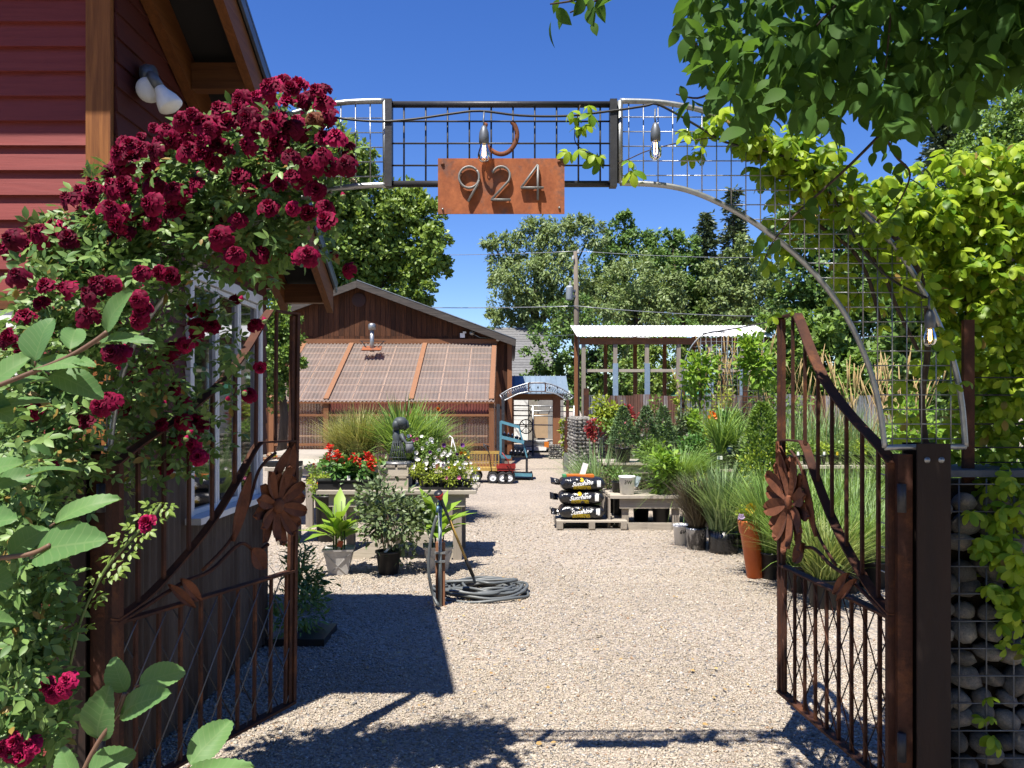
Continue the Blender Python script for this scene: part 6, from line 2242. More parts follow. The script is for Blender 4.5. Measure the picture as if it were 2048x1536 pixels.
for (px, py0, py1, wpx, D, n, t, s, mat, lab, nm) in (
        (1322, 885, 1000, 88, 10.75, 420, T_LEAF, 0.10, 'L_canna', 'light green broad leaved shrub at the right end of the low bench', 'potted_shrub'),
        (1242, 932, 964, 70, 11.0, 420, T_LEAF, 0.045, 'L_dark', 'dark bushy shrub with reddish tips behind the white bucket', 'potted_shrub'),
        (1218, 925, 985, 40, 11.3, 260, T_LEAF, 0.04, 'L_purple', 'brownish wiry shrub beside the stack of bags', 'potted_shrub'),
        (1282, 948, 985, 60, 11.3, 240, T_LEAF, 0.045, 'L_purple', 'dark reddish shrub in the shade under the higher bench', 'potted_shrub'),
        (1405, 945, 985, 60, 10.2, 260, T_LEAF, 0.05, 'L_lime', 'yellow green low shrub below the iris bench', 'potted_shrub'),
        (1400, 890, 950, 90, 12.6, 380, T_LEAF, 0.07, 'L_canna', 'leafy bright green plants left of the square iris pot', 'potted_shrub'),
        (1535, 955, 1020, 70, 8.6, 300, T_LEAF, 0.05, 'L_mid', 'leafy green filler shrub just left of the gate flower', 'potted_shrub')):
    g = thing(nm, lab, 'potted plant', (X_(px, D), D, 0))
    zm, hh = Z_((py0 + py1) / 2, D), (py1 - py0) * D / F / 2
    ar_, _ = shrub_arrays((0, 0, zm), (wpx * D / F / 2 * 1.05, wpx * D / F / 2, hh * 1.1), n, t, s)
    part_np('foliage', ar_, MT[mat], g)
    round_pot(g, 0.10, 0.125, max(0.2, zm - hh * 0.9), MT['black'])
    stems(g, zm, hh * 0.7, 7, MT['twig'])

# stepped bench crowded with mixed pots between the rosemary and the iris
bench('plant_bench', 'upper stepped bench crowded with mixed leafy pots behind the iris pots', X_(1325, 14.0), X_(1500, 14.0), 13.9, 14.9, 0.80, 0.17)
MIX = (('L_mid', 'round mid green bushy pot'), ('L_shrubgrey', 'grey green bushy pot'), ('L_canna', 'bright green leafy pot'), ('L_lime', 'lime yellow bushy pot'), ('L_salvia', 'deep green leafy pot'), ('L_mid', 'loose mid green pot'), ('L_purple', 'purple brown bushy pot'))
for i, px in enumerate((1338, 1362, 1388, 1412, 1438, 1464, 1490)):
    g = thing('potted_shrub', MIX[i][1] + ' on the upper stepped bench behind the iris pots', 'potted plant', (X_(px, 14.2), 14.2, 0.803), 0, 'mixed pots on the upper stepped bench')
    round_pot(g, 0.09, 0.11, 0.2, MT['black'])
    ar_, _ = shrub_arrays((0, 0, 0.40 + 0.05 * (i % 3)), (0.19, 0.18, 0.24 + 0.05 * (i % 2)), 520, T_LEAF if i % 2 else T_BROAD, 0.06 if i % 2 else 0.075)
    part_np('leaves', ar_, MT[MIX[i][0]], g)
    stems(g, 0.35, 0.1, 5, MT['twig'])
for i, (px, D, mat, lab, w, h) in enumerate(((1300, 12.5, 'L_mid', 'rounded green shrub between the rosemary pots and the fine grass', 0.30, 0.34), (1420, 10.9, 'L_mid', 'dense green shrub under the front edge of the iris bench', 0.28, 0.26),
                                             (1495, 11.3, 'L_shrubgrey', 'grey green shrub left of the arborvitae', 0.26, 0.40), (1385, 12.3, 'L_salvia', 'deep green broad leaved shrub left of the labelled iris pot', 0.30, 0.30))):
    g = thing('potted_shrub', lab, 'potted plant', (X_(px, D), D, 0))
    z_ = (0.75, 0.42, 0.80, 0.80)[i]
    round_pot(g, 0.13, 0.16, max(0.24, z_ - h * 0.8), MT['black'])
    ar_, _ = shrub_arrays((0, 0, z_ + 0.1), (w, w * 0.9, h), 900, T_LEAF if i % 2 == 0 else T_BROAD, 0.06, lumps=9)
    part_np('leaves', ar_, MT[mat], g)

# arborvitae column
g = thing('arborvitae', 'column shaped yellow green arborvitae beside the open right gate', 'potted plant', (X_(1524, 9.6), 9.6, 0))
ar1 = conifer_arrays(1.42, 0.30, 3600, 0.055, T_LEAF, 0.22, 0.45)
part_np('foliage', ar1, MT['L_mid'], g)
ar2, _ = shrub_arrays((0, -0.05, 0.75), (0.3, 0.28, 0.62), 1300, T_LEAF, 0.05, lumps=16)
part_np('new_growth', ar2, MT['L_lime'], g)
round_pot(g, 0.15, 0.18, 0.3, MT['black'])

# wispy dark shrub with two buckets
g = thing('wispy_shrub', 'wispy purple brown shrub growing in the foil wrapped pot', 'potted plant', (X_(1393, 9.05), 9.05, 0))
obj('pot', MB().lathe((0, 0, 0), [(0, 0), (0.105, 0), (0.12, 0.22), (0.125, 0.245), (0.11, 0.245)], 16), M('foil', (0.55, 0.56, 0.58), (0.14, 0.14, 0.15), 0.25, 0.8, 0.5, scale=14, stretch=(1, 1, .4), lo=.45, hi=.55, bump=1.0, bdist=0.02), g)
a_ = grass_arrays(0.66, 900, 0.08, 0.006, (0, 0, 1), 0.36)
a_[0][:, 2] += 0.23
part_np('blades', a_, MT['L_purple'], g)
obj('tag', MB().box((0.11, -0.06, 0.19), (0.07, 0.004, 0.10), Matrix.Rotation(0.5, 3, 'Y')), MT['white'], g)
SCR = MT['cable']


def bucket(px, pyb, D, z, r, h, label, text, tsz):
    b = thing('bucket', label, 'bucket', (X_(px, D), D, z))
    obj('pail', MB().lathe((0, 0, 0), [(0, 0), (r * 0.86, 0), (r, h - 0.03), (r + 0.006, h - 0.028), (r + 0.006, h), (r - 0.004, h), (r - 0.01, h - 0.02), (0, h - 0.02)], 20), MT['white'], b)
    V, Fc = text_mesh(text, tsz, 0.1, 0.0015)
    obj('lettering', MB().add([(r * math.sin(v.x / r) * 1.0, -(r * (0.86 + 0.14 * (h * .66 + v.y) / h) + 0.003) * math.cos(v.x / r), h * 0.66 + v.y) for v in V], Fc), MT['cable'], b)
    return b


b = bucket(1254, 990, 10.72, h2 + 0.002, 0.107, 0.245, 'white bucket with handwritten marking on the low bench', '3W', 0.07)
obj('paper_tag', MB().box((0.13, -0.03, 0.17), (0.06, 0.004, 0.14), Matrix.Rotation(0.35, 3, 'Y')), plain('blue_paper', (0.55, 0.66, 0.74)), b)
bucket(1364, 1085, 9.35, 0, 0.10, 0.235, 'white bucket on the gravel behind the foil wrapped pot', '6W', 0.06)

# grass pots in front
for (px, pyb, r, h, n, mat, w, lab, kind) in ((1455, 1116, 0.165, 0.80, 620, 'L_bladeblue', 0.013, 'full blue green grass in black grow bag at the path edge', 'bag'),
                                              (1500, 1105, 0.13, 0.55, 260, 'L_dry', 0.010, 'smaller grass pot between the grow bag and the terracotta planter', 'pot'),
                                              (1552, 1168, 0.115, 0.90, 400, 'L_blade', 0.012, 'tall green grass in black pot right behind the terracotta planter', 'pot')):
    gp = G(px, pyb - 6)
    g = thing('potted_grass', lab, 'potted grass', (gp.x, gp.y + r, 0), 0, 'black pots of grass along the path')
    hp_ = 0.25
    if kind == 'bag':
        obj('pot', MB().lathe((0, 0, 0), [(0, 0), (r * 0.95, 0), (r, 0.05), (r * 0.97, 0.15), (r * 1.02, hp_), (r * 0.9, hp_ - .01)], 18), BAGM, g)
    else:
        round_pot(g, r * 0.85, r, hp_, MT['black'])
    a_ = grass_arrays(h, n, r * 0.85, w, (0, 0, 1, 1), 0.22)
    a_[0][:, 2] += hp_ - 0.04
    part_np('blades', a_, MT[mat], g)

# terracotta planter with pansies
gp = G(1512, 1160)
g = thing('terracotta_planter', 'tall orange terracotta planter leaning left with yellow pansies', 'planter', (gp.x + 0.02, gp.y + 0.1, 0))
lean = -0.085
prof = [(0, 0), (0.072, 0), (0.098, 0.42), (0.105, 0.425), (0.118, 0.53), (0.115, 0.545), (0.098, 0.545), (0.09, 0.5)]
R_ = Matrix.Rotation(lean, 3, 'Y')
obj('pot', MB().lathe((0, 0, 0.005), prof, 22, R=R_), MT['terracotta'], g)
obj('soil', MB().lathe((0, 0, 0), [(0, 0.505), (0.092, 0.505)], 16, R=R_), MT['soil'], g)
ar_, _ = shrub_arrays((-0.04, -0.02, 0.60), (0.13, 0.13, 0.10), 220, T_LEAF, 0.04)
part_np('leaves', ar_, MT['L_lime'], g)
a_ = grass_arrays(0.28, 70, 0.05, 0.006, (2, 3), 0.9)
a_[0][:, 2] += 0.5
part_np('trailing_blades', a_, MT['L_dry'], g)
blooms(g, [(-0.10, -0.11, 0.67), (-0.085, -0.13, 0.675)], MT['petal_yellow'], 0.15)
blooms(g, [(-0.02, -0.06, 0.70), (-0.04, -0.07, 0.70)], MT['petal_orange'], 0.07)
blooms(g, [(-0.17, -0.11, 0.575), (-0.165, -0.12, 0.58)], MT['petal_lilac'], 0.085)
obj('terracotta_chip', MB().box((0.06, 0.02, 0.012), (0.012, 0.012, 0.012)), MT['terracotta'], g)  # small terracotta coloured block inside the pot's foot

# ================================================================ GRASSES BEHIND THE RIGHT GATE
GRP = 'black pots of grass behind the right gate'
k = 0
spots = [(1615, 1190, 0.13, 0.70, 'L_blade'), (1665, 1222, 0.14, 0.62, 'L_dry2'), (1640, 1150, 0.13, 0.85, 'L_blade'), (1700, 1190, 0.14, 0.66, 'L_blade'), (1720, 1140, 0.13, 0.80, 'L_bladeblue'),
         (1590, 1130, 0.12, 0.85, 'L_blade'), (1680, 1110, 0.13, 0.85, 'L_blade'), (1760, 1180, 0.14, 0.65, 'L_bladeblue'), (1640, 1085, 0.13, 0.80, 'L_blade'), (1745, 1095, 0.13, 0.80, 'L_blade')]
ords = ['front left', 'nearest and yellowing', 'second row left', 'front, right of the yellowing one', 'second row, blue green', 'beside the gate flower', 'second row middle', 'close to the hinge post', 'back row left', 'back row right']
for i, (px, py, r, h, mat) in enumerate(spots):
    gp = G(px, py)
    g = thing('potted_grass', 'potted grass behind the right gate, ' + ords[i], 'potted grass', (gp.x, gp.y + r, 0), 0, GRP)
    round_pot(g, r * 0.85, r, 0.24, MT['black'])
    a_ = grass_arrays(h, 420, r * 0.85, 0.010, (0, 1, 1, 2), 0.34)
    a_[0][:, 2] += 0.2
    part_np('blades', a_, MT[mat], g)
# small pots on the bench behind
for i in range(9):
    px = 1566 + 26 * i
    g = thing('small_pot', 'small black pot with white tag on the bench behind the right gate, ' + ['leftmost', 'second from left', 'third from left', 'fourth from left', 'middle', 'fourth from right', 'third from right', 'second from right', 'rightmost'][i], 'plant pot', (X_(px, 11), 11.05, h5 + 0.004), 0, 'small pots on the bench behind the right gate')
    round_pot(g, 0.06, 0.075, 0.13, MT['black'], n=12)
    ar_, _ = shrub_arrays((0, 0, 0.22), (0.12, 0.12, 0.12), 140, T_LEAF, 0.05)
    part_np('leaves', ar_, MT['L_mid' if i % 3 else 'L_lime'], g)
    obj('plant_tag', MB().box((0.02, -0.075, 0.15), (0.03, 0.003, 0.06)), MT['white' if i % 2 else 'petal_yellow'], g)

# tall grasses with tan plumes at the far right
for (px, D, h, n, lab, pl) in ((1590, 13.0, 1.75, 560, 'tall blue green grass straight behind the right gate bars', 0), (1650, 12.5, 1.75, 600, 'tall green grass in the middle behind the gate bars', 5), (1720, 12.2, 1.65, 600, 'tall grass with tan plumes just left of the arch foot', 22),
                               (1790, 11.5, 1.6, 520, 'tall grass with tan plumes seen through the arch grid', 22), (1850, 11, 1.6, 460, 'tall grass with tan plumes right of the arch grid', 14), (1470, 16.5, 1.9, 380, 'tall grass with orange tan plumes in front of the white roofed shed', 30),
                               (1930, 9.5, 1.6, 500, 'tall green grass far right beyond the gabion', 0), (1625, 15.5, 1.9, 420, 'tall grass with drooping plumes behind the gate top', 16)):
    g = thing('ornamental_grass', lab, 'grass clump', (X_(px, D), D, 0))
    a_ = grass_arrays(h, n, 0.5, 0.016, (0, 1, 2), 0.33)
    part_np('blades', a_, MT['L_bladeblue' if pl else 'L_blade'], g)
    if pl:
        mb = MB()
        for q in range(pl):
            x, y = nr.normal(0, 0.38), nr.normal(0, 0.3)
            hx, hy_2 = x + nr.normal(0, 0.22), y + nr.normal(0, 0.15)
            H = h * nr.uniform(1.0, 1.42) if px != 1470 else nr.uniform(2.3, 3.1)
            mb.tube([(x, y, 0.3), (x * .7 + hx * .3, y, H * 0.7), (hx, hy_2, H)], [0.004, 0.003, 0.003], 4)
            mb.tube([(hx * .8 + x * .2, hy_2, H * 0.86), (hx, hy_2, H * 0.95), (hx + (hx - x) * .35, hy_2, H * 1.06)], [0.006, 0.013, 0.003], 5)
        obj('plumes', mb, MT['L_tan'], g, kind='stuff')

# shrubs by the fence
for (px, py, wpx, hpx, D, n, t, s, mat, lab, cat, nm) in (
        (1218, 822, 80, 70, 17.2, 900, T_LEAF, 0.11, 'L_yellow', 'rounded yellow green shrub on the tall gabion', 'shrub', 'yellow_shrub'),
        (1188, 858, 34, 52, 16.8, 420, T_LEAF, 0.07, 'L_red', 'deep red barberry shrub beside the tall gabion', 'shrub', 'red_shrub'),
        (1262, 832, 34, 46, 17.0, 260, T_LEAF, 0.08, 'L_red', 'red tipped shrub right of the yellow green one', 'shrub', 'red_shrub'),
        (1240, 858, 90, 50, 16.6, 500, T_LEAF, 0.09, 'L_mid', 'green shrub under the yellow green one by the gabion', 'shrub', 'green_shrub'),
        (1128, 880, 14, 110, 20.4, 160, T_LEAF, 0.12, 'L_yellow', 'yellow green creeper on the far post beside the gabion', 'creeper', 'creeper'),
        (1310, 815, 50, 60, 20.5, 130, T_LEAF, 0.12, 'L_mid', 'thin sprawling shrub in front of the rusty fence', 'shrub', 'green_shrub'),
        (1375, 815, 60, 90, 20.0, 220, T_LEAF, 0.12, 'L_yellow', 'thin yellowish shrub in front of the rusty fence', 'shrub', 'yellow_shrub'),
        (1440, 800, 70, 90, 19.0, 260, T_LEAF, 0.12, 'L_yellow', 'sparse yellow green shrub at the right part of the fence', 'shrub', 'yellow_shrub'),
        (1400, 745, 76, 130, 15.0, 620, T_LEAF, 0.12, 'L_canna', 'yellow green climber filling the wire trellis', 'climber', 'climber'),
        (1520, 720, 90, 120, 14.5, 620, T_LEAF, 0.13, 'L_canna', 'yellow green shrub at the left edge of the right gate', 'shrub', 'yellow_shrub'),
        (1460, 850, 90, 60, 15.8, 420, T_LEAF, 0.09, 'L_mid', 'mixed green shrub behind the iris leaves', 'shrub', 'green_shrub'),
        (1560, 800, 120, 120, 16.5, 620, T_LEAF, 0.12, 'L_mid', 'tall green shrub behind the gate top rail', 'shrub', 'green_shrub'),
        (1830, 860, 170, 120, 9.0, 900, T_LEAF, 0.09, 'L_canna', 'bright leafy shrub behind the lower arch grid', 'shrub', 'green_shrub')):
    g = thing(nm, lab, cat, (X_(px, D), D, 0))
    zm = Z_(py, D)
    ar_, _ = shrub_arrays((0, 0, zm), (wpx * D / F / 2 * 1.05, wpx * D / F / 2 * 0.8, hpx * D / F / 2 * 1.1), n, t, s, lumps=8)
    part_np('foliage', ar_, MT[mat], g)
    stems(g, zm, wpx * D / F / 5, 7, MT['twig'], 0.01)

# wire trellis arch behind the benches
ty_ = 15.2
tl = thing('wire_trellis', 'tall rounded wire mesh trellis with climbers in front of the shed', 'trellis', (X_(1440, ty_), ty_, 0))
oc = [(1362, 860), (1364, 760), (1374, 710), (1395, 678), (1420, 664), (1450, 664)]
ocp = arcpts(oc, 5, ty_)
obj('tube', MB().tube(ocp, 0.014, 6), MT['wire'], tl, world=True)
mb = MB()
for i in range(16):
    px = 1370 + i * 10.5
    top = 664 + max(0, (1405 - px)) ** 1.35 * 1.0
    mb.tube([P(px, 870, ty_), P(px, top, ty_)], 0.006, 4)
for py in range(672, 870, 11):
    left = 1362 + max(0, (740 - py)) * 0.55 if py < 740 else 1363
    mb.tube([P(left, py, ty_), P(1530, py, ty_)], 0.0045, 4)
obj('mesh_wires', mb, MT['grill'], tl, world=True, kind='stuff')
obj('post', MB().box2((X_(1487, ty_), ty_, 0), (X_(1495, ty_), ty_ + .07, Z_(735, ty_))), MT['rust'], tl, world=True)
obj('post', MB().box2((X_(1362, ty_), ty_, 0), (X_(1369, ty_), ty_ + .07, Z_(795, ty_))), MT['rust'], tl, world=True)
tag(obj('string_light_cable', MB().tube([P(1405, 668, 15), P(1470, 657, 14.5), P(1560, 640, 14)], 0.012, 5), MT['cable']), 'black cable rising across the white shed roof', 'cable')
# ================================================================ BACKGROUND TREES


def lobe_leaves(lobes, D, dens, s, depth=1.0, shell=0.35, t=T_RH, flat=0.5, jit=0.5, droop=0.0):
    """leaves over rounded masses; lobes are (photo column, photo row, radius in photo pixels)"""
    P_, R_, S_ = [], [], []
    for (px, py, r) in lobes:
        c = np.array(P(px, py, D + nr.uniform(-0.5, 0.5) * depth * r * D / F))
        rad = r * D / F
        n = int(dens * (r ** 2))
        u = randunit(n)
        u[:, 1] = np.where(u[:, 1] > 0.35, -u[:, 1], u[:, 1])          # more of them on the side one can see
        u = unit(u)
        # clumps on the surface of each mass
        k = max(6, int(n / 55))
        cu = randunit(k)
        cu[:, 1] = np.where(cu[:, 1] > 0.45, -cu[:, 1], cu[:, 1])
        which = nr.randint(0, k, n)
        cr = 0.72 + 0.34 * nr.uniform(0, 1, k)
        base = cu[which] * cr[which][:, None]
        off = randunit(n) * (nr.uniform(0, 1, (n, 1)) ** 0.6) * 0.24
        p = base + off
        inner = nr.uniform(0, 1, n) < 0.16
        p[inner] = (u * nr.uniform(0.2, 0.8, (n, 1)))[inner]
        pos = c + p * np.array([rad, rad * depth, rad])
        nrm = unit(off / 0.24 * 0.7 + cu[which] * 0.5 + np.array([0, -0.1, flat]) + nr.normal(0, jit * 0.6, (n, 3)))
        d = unit(nr.normal(0, 1, (n, 3)) + cu[which] * 0.6 + np.array([0, 0, -droop]))
        P_.append(pos)
        R_.append(frames(d, nrm))
        S_.append(s * nr.uniform(0.6, 1.35, n))
    return np.concatenate(P_), np.concatenate(R_), np.concatenate(S_)


def tree(name, label, cat, px, D, lobes, dens, s, mat, group=None, trunk=(0.22, None), t=T_RH, depth=1.0, droop=0.0, limbs=True, flat=0.5):
    g = thing(name, label, cat, (X_(px, D), D, 0), 0, group)
    pos, R, S = lobe_leaves(lobes, D, dens, s, depth, t=t, droop=droop, flat=flat)
    V, T = scatter(t, pos, R, S)
    obj('crown', npmesh('crown', V, T), MT[mat], g, world=True, kind='stuff')
    mb = MB()
    top = min(l[1] for l in lobes)
    cx_ = sum(l[0] for l in lobes) / len(lobes)
    zc = Z_((top + max(l[1] for l in lobes)) / 2, D)
    mb.tube([(X_(px, D), D, 0), (X_(px, D) + .1, D, zc * 0.5), (X_((px + cx_) / 2, D), D, zc)], [trunk[0], trunk[0] * 0.8, trunk[0] * 0.45], 8)
    obj('trunk', mb, MT['bark'], g, world=True)
    if limbs:
        lb = MB()
        for (lx, ly, r) in lobes[:: max(1, len(lobes) // 9)]:
            a = Vector((X_((px + cx_) / 2, D), D, zc * nr.uniform(0.6, 0.95)))
            b = P(lx, ly, D)
            m = a.lerp(b, 0.5) + Vector((nr.normal(0, .2), nr.normal(0, .2), 0.25))
            lb.tube([a, m, b], [trunk[0] * 0.4, trunk[0] * 0.25, 0.03], 5)
        obj('limbs', lb, MT['bark'], g, world=True, kind='stuff')
    return g


BGT = 'trees beyond the yard'
tree('maple_tree', 'large light green maple rising behind the barn roof', 'tree', 720, 33, [(690, 330, 60), (660, 390, 80), (740, 420, 75), (700, 300, 42), (800, 400, 48), (845, 440, 48), (860, 500, 46), (800, 500, 70), (720, 500, 85), (640, 470, 80), (850, 560, 42),
     (790, 580, 60), (700, 590, 70), (620, 560, 70), (580, 610, 60), (840, 620, 34), (560, 540, 60), (660, 640, 60), (870, 475, 28), (885, 530, 22), (620, 330, 60)], 0.65, 0.22, 'L_maple', BGT, (0.35, None))
tree('willow_tree', 'grey green feathery tree left of the utility pole', 'tree', 1070, 46, [(1060, 480, 42), (1010, 500, 36), (1110, 480, 44), (1000, 545, 32), (1050, 560, 55), (1120, 550, 60), (1020, 610, 42), (1090, 630, 55), (1000, 640, 30), (1050, 690, 50), (1150, 620, 50), (1180, 470, 36), (985, 485, 20), (1150, 450, 26), (1080, 455, 24)],
     0.95, 0.26, 'L_willow', BGT, (0.35, None), droop=0.9, t=t_rhomb(0.35))
tree('dark_tree', 'dense dark green tree with a pointed crown right of the pole', 'tree', 1250, 48, [(1245, 470, 36), (1250, 440, 20), (1280, 510, 50), (1225, 530, 50), (1300, 570, 60), (1240, 600, 60), (1190, 580, 40), (1265, 660, 60)], 0.80, 0.23, 'L_dark', BGT, (0.4, None))
tree('dark_tree', 'rounded dark green tree above the middle of the white shed roof', 'tree', 1360, 46, [(1345, 490, 32), (1340, 475, 20), (1375, 510, 36), (1330, 540, 46), (1390, 560, 46), (1350, 610, 60), (1410, 620, 45)], 0.80, 0.22, 'L_dark', BGT, (0.4, None))
tree('willow_tree', 'olive feathery tree in front of the dark ones', 'tree', 1270, 43, [(1260, 570, 60), (1210, 620, 50), (1310, 620, 55), (1250, 660, 50), (1340, 580, 40)], 0.80, 0.22, 'L_willow', BGT, (0.25, None), droop=0.7, t=t_rhomb(0.4))
tree('willow_tree', 'grey green tree between the two conifers', 'tree', 1480, 44, [(1440, 560, 42), (1490, 540, 40), (1510, 590, 48), (1450, 610, 50), (1540, 560, 36), (1480, 500, 30), (1530, 620, 44)], 0.80, 0.22, 'L_willow', BGT, (0.25, None), droop=0.4)


def spire(name, label, px, D, top, bot, wpx, n, s, mat='L_conifer'):
    g = thing(name, label, 'tree', (X_(px, D), D, 0), 0, BGT)
    h = Z_(top, D)
    z0 = Z_(bot, D)
    nb = 26
    P_, Dd = [], []
    for i in range(nb):
        f = i / nb
        for k in range(6):
            a = nr.uniform(0, 2 * PI)
            L = wpx * D / F / 2 * (1 - f) ** 0.8 * nr.uniform(0.6, 1.15) + 0.15
            m = max(4, int(n / nb / 6 * (1.6 - f)))
            u = nr.uniform(0.1, 1, m)
            z = z0 + (h - z0) * f + nr.normal(0, 0.12, m) - 0.25 * u * L
            P_.append(np.c_[X_(px, D) + L * u * math.cos(a) + nr.normal(0, .12, m), D + L * u * math.sin(a) + nr.normal(0, .12, m), z])
            Dd.append(np.tile([math.cos(a), math.sin(a), -0.1], (m, 1)) + nr.normal(0, 0.5, (m, 3)))
    pos, d = np.concatenate(P_), np.concatenate(Dd)
    V, T = scatter(t_rhomb(0.4), pos, frames(unit(d), randunit(len(pos)) + np.array([0, 0, 0.8])), s * nr.uniform(0.6, 1.3, len(pos)))
    obj('crown', npmesh('crown', V, T), MT[mat], g, world=True, kind='stuff')
    obj('trunk', MB().tube([(X_(px, D), D, 0), (X_(px, D), D, h * .6), (X_(px, D), D, h)], [0.3, 0.18, 0.03], 7), MT['bark'], g, world=True)
    return g


spire('conifer', 'slender dark conifer with its tip beside the arch curve', 1468, 50, 375, 640, 90, 5200, 0.34)
spire('conifer', 'shorter ragged conifer left of the slender one', 1412, 47, 425, 640, 80, 4200, 0.32)
spire('conifer', 'dark conifer behind the golden vine at the upper right', 1900, 30, 150, 560, 190, 9000, 0.30)
tree('broadleaf_tree', 'dark tree behind the right side of the arch', 'tree', 1700, 30, [(1600, 470, 60), (1660, 440, 60), (1720, 480, 70), (1620, 550, 70), (1700, 580, 80), (1780, 560, 70), (1640, 640, 70), (1740, 670, 80), (1580, 620, 50), (1820, 640, 70), (1800, 480, 50)], 0.53, 0.20, 'L_dark', BGT, (0.3, None))
tree('broadleaf_tree', 'bright green tree at the right edge above the vine', 'tree', 2010, 24, [(1990, 260, 60), (2040, 230, 70), (1960, 310, 60), (2050, 320, 80), (2000, 400, 80), (1920, 360, 50), (2090, 280, 80)], 0.53, 0.14, 'L_mid', BGT, (0.3, None))
tree('broadleaf_tree', 'green tree growing close behind the shed posts, left part', 'tree', 1190, 34, [(1190, 690, 50), (1150, 640, 50), (1240, 700, 50), (1200, 760, 55), (1270, 760, 50), (1150, 740, 40), (1100, 700, 50), (1090, 760, 45)], 0.65, 0.16, 'L_dark', BGT, (0.25, None))
tree('broadleaf_tree', 'green tree growing behind the middle posts of the shed', 'tree', 1290, 32, [(1300, 760, 44), (1280, 715, 40), (1330, 700, 40), (1350, 760, 40)], 0.65, 0.14, 'L_maple', BGT, (0.2, None))
tree('broadleaf_tree', 'dark tree behind the right posts of the shed', 'tree', 1430, 34, [(1400, 690, 50), (1460, 700, 55), (1520, 690, 60), (1430, 760, 50), (1500, 770, 60), (1570, 740, 60), (1360, 680, 40)], 0.65, 0.16, 'L_dark', BGT, (0.25, None))
tree('broadleaf_tree', 'bushy tree between the red building and the barn', 'tree', 560, 18, [(560, 680, 40), (545, 730, 44), (580, 720, 34), (550, 780, 40), (570, 640, 30), (520, 660, 50)], 0.95, 0.09, 'L_mid', BGT, (0.12, None))
for (px, D, w, h, mat, lab) in ((1640, 26, 260, 170, 'L_mid', 'hedge of mixed green shrubs beyond the right gate'), (1930, 20, 280, 260, 'L_dark', 'tall dark hedge at the far right behind the vine'), (2150, 24, 260, 420, 'L_dark', 'tall trees closing the yard on the far right'),
                                (420, 30, 300, 420, 'L_dark', 'tall trees closing the yard behind the red building')):
    lob = [(px + nr.uniform(-.5, .5) * w, 830 - nr.uniform(0, 1) * h, nr.uniform(45, 70)) for _ in range(16)]
    tree('hedge', lab, 'hedge', px, D, lob, 0.22, 0.22, mat, None, (0.15, None), limbs=False)
# unseen trees added behind the viewer to cut the skylight
for i, (x, y) in enumerate(((-11, -13), (-5.5, -14.5), (0.5, -13.5), (6.5, -14), (12, -12.5))):
    g = thing('sky_screen_tree', 'broad unseen tree added behind the viewer to cut skylight, number %s from the west' % ('one', 'two', 'three', 'four', 'five')[i], 'tree', (x, y, 0), 0, 'unseen trees added to cut skylight')
    u = randunit(5200)
    c = np.array((x, y, 6.2)) + u * np.array((3.4, 3.0, 4.6)) * (nr.uniform(0.3, 1, (5200, 1)) ** 0.4)
    V, T = scatter(T_RH, c, frames(randunit(5200), u + randunit(5200) * 0.6), nr.uniform(0.25, 0.45, 5200))
    obj('crown', npmesh('crown', V, T), MT['L_dark'], g, world=True, kind='stuff')
    obj('trunk', MB().tube([(x, y, 0), (x, y, 3), (x, y, 7)], [0.25, 0.2, 0.08], 8), MT['bark'], g, world=True)
# low green belt closing the horizon
lob = [(x, 790 + nr.uniform(-14, 10), 34) for x in range(-700, 2800, 36)]
pos, R, S = lobe_leaves(lob, 75, 0.30, 0.8)
V, T = scatter(T_RH, pos, R, S)
tag(obj('far_woods', npmesh('far_woods', V, T), MT['L_dark']), 'low far belt of trees closing the horizon', kind='stuff')

# ================================================================ CLIMBING ROSE
ro = thing('climbing_rose', 'climbing rose with crimson blooms covering the left half of the arch', 'rose bush', (-1.75, 2.55, 0))


def rose_mesh(seed, openness, size=1.0):
    rs = np.random.RandomState(seed)
    V, Fc, E = [], [], []
    rings = ((4, 0.15, 0.66, 0.5, 0.2), (5, 0.27, 0.60, 0.55, 0.45), (6, 0.40, 0.52, 0.58, 0.75), (7, 0.53, 0.40, 0.60, 1.0), (8, 0.66, 0.24, 0.58, 1.3))
    for k, (n, r, h, w, fl) in enumerate(rings):
        for i in range(n):
            a0 = 2 * PI * (i + 0.5 * (k % 2)) / n + rs.normal(0, 0.12)
            nu, nv = 4, 3
            n0 = len(V)
            ln = rs.uniform(0.85, 1.12)
            cup = fl * openness
            for jv in range(nv + 1):
                v = jv / nv
                for iu in range(nu + 1):
                    u = iu / nu * 2 - 1
                    rr = r * (0.25 + 0.75 * v ** 0.8) * ln + (0.16 * cup * v * v)
                    zz = h * (1 - (1 - v) ** 1.6) - 0.30 * cup * v * v - 0.15 * cup * v ** 4
                    ang = a0 + u * w * (0.45 + 0.75 * math.sin(PI * min(1, v * 0.75 + 0.1))) / max(0.6, (r * 1.6)) * 0.72
                    ruff = rs.normal(0, 0.03) + 0.07 * v * v * math.cos(u * 4.0 + i * 2)
                    rr2 = rr - 0.07 * u * u * (1 - v)
                    V.append((rr2 * math.cos(ang), rr2 * math.sin(ang), zz - 0.15 + ruff + 0.05 * u * u * (1 - cup * 0.6)))
                    E.append(min(1, 0.25 + 0.75 * max(v, abs(u) * 0.8)) if jv else 0.0)
            for jv in range(nv):
                for iu in range(nu):
                    q = n0 + jv * (nu + 1) + iu
                    Fc.append((q, q + 1, q + nu + 2, q + nu + 1))
    me = bpy.data.meshes.new('flower')
    me.from_pydata([tuple(c * size for c in v) for v in V], [], Fc)
    me.polygons.foreach_set('use_smooth', np.ones(len(Fc), dtype=bool))
    at = me.attributes.new('edge', 'FLOAT', 'POINT')
    at.data.foreach_set('value', np.array(E, dtype=np.float32))
    me.update()
    return me


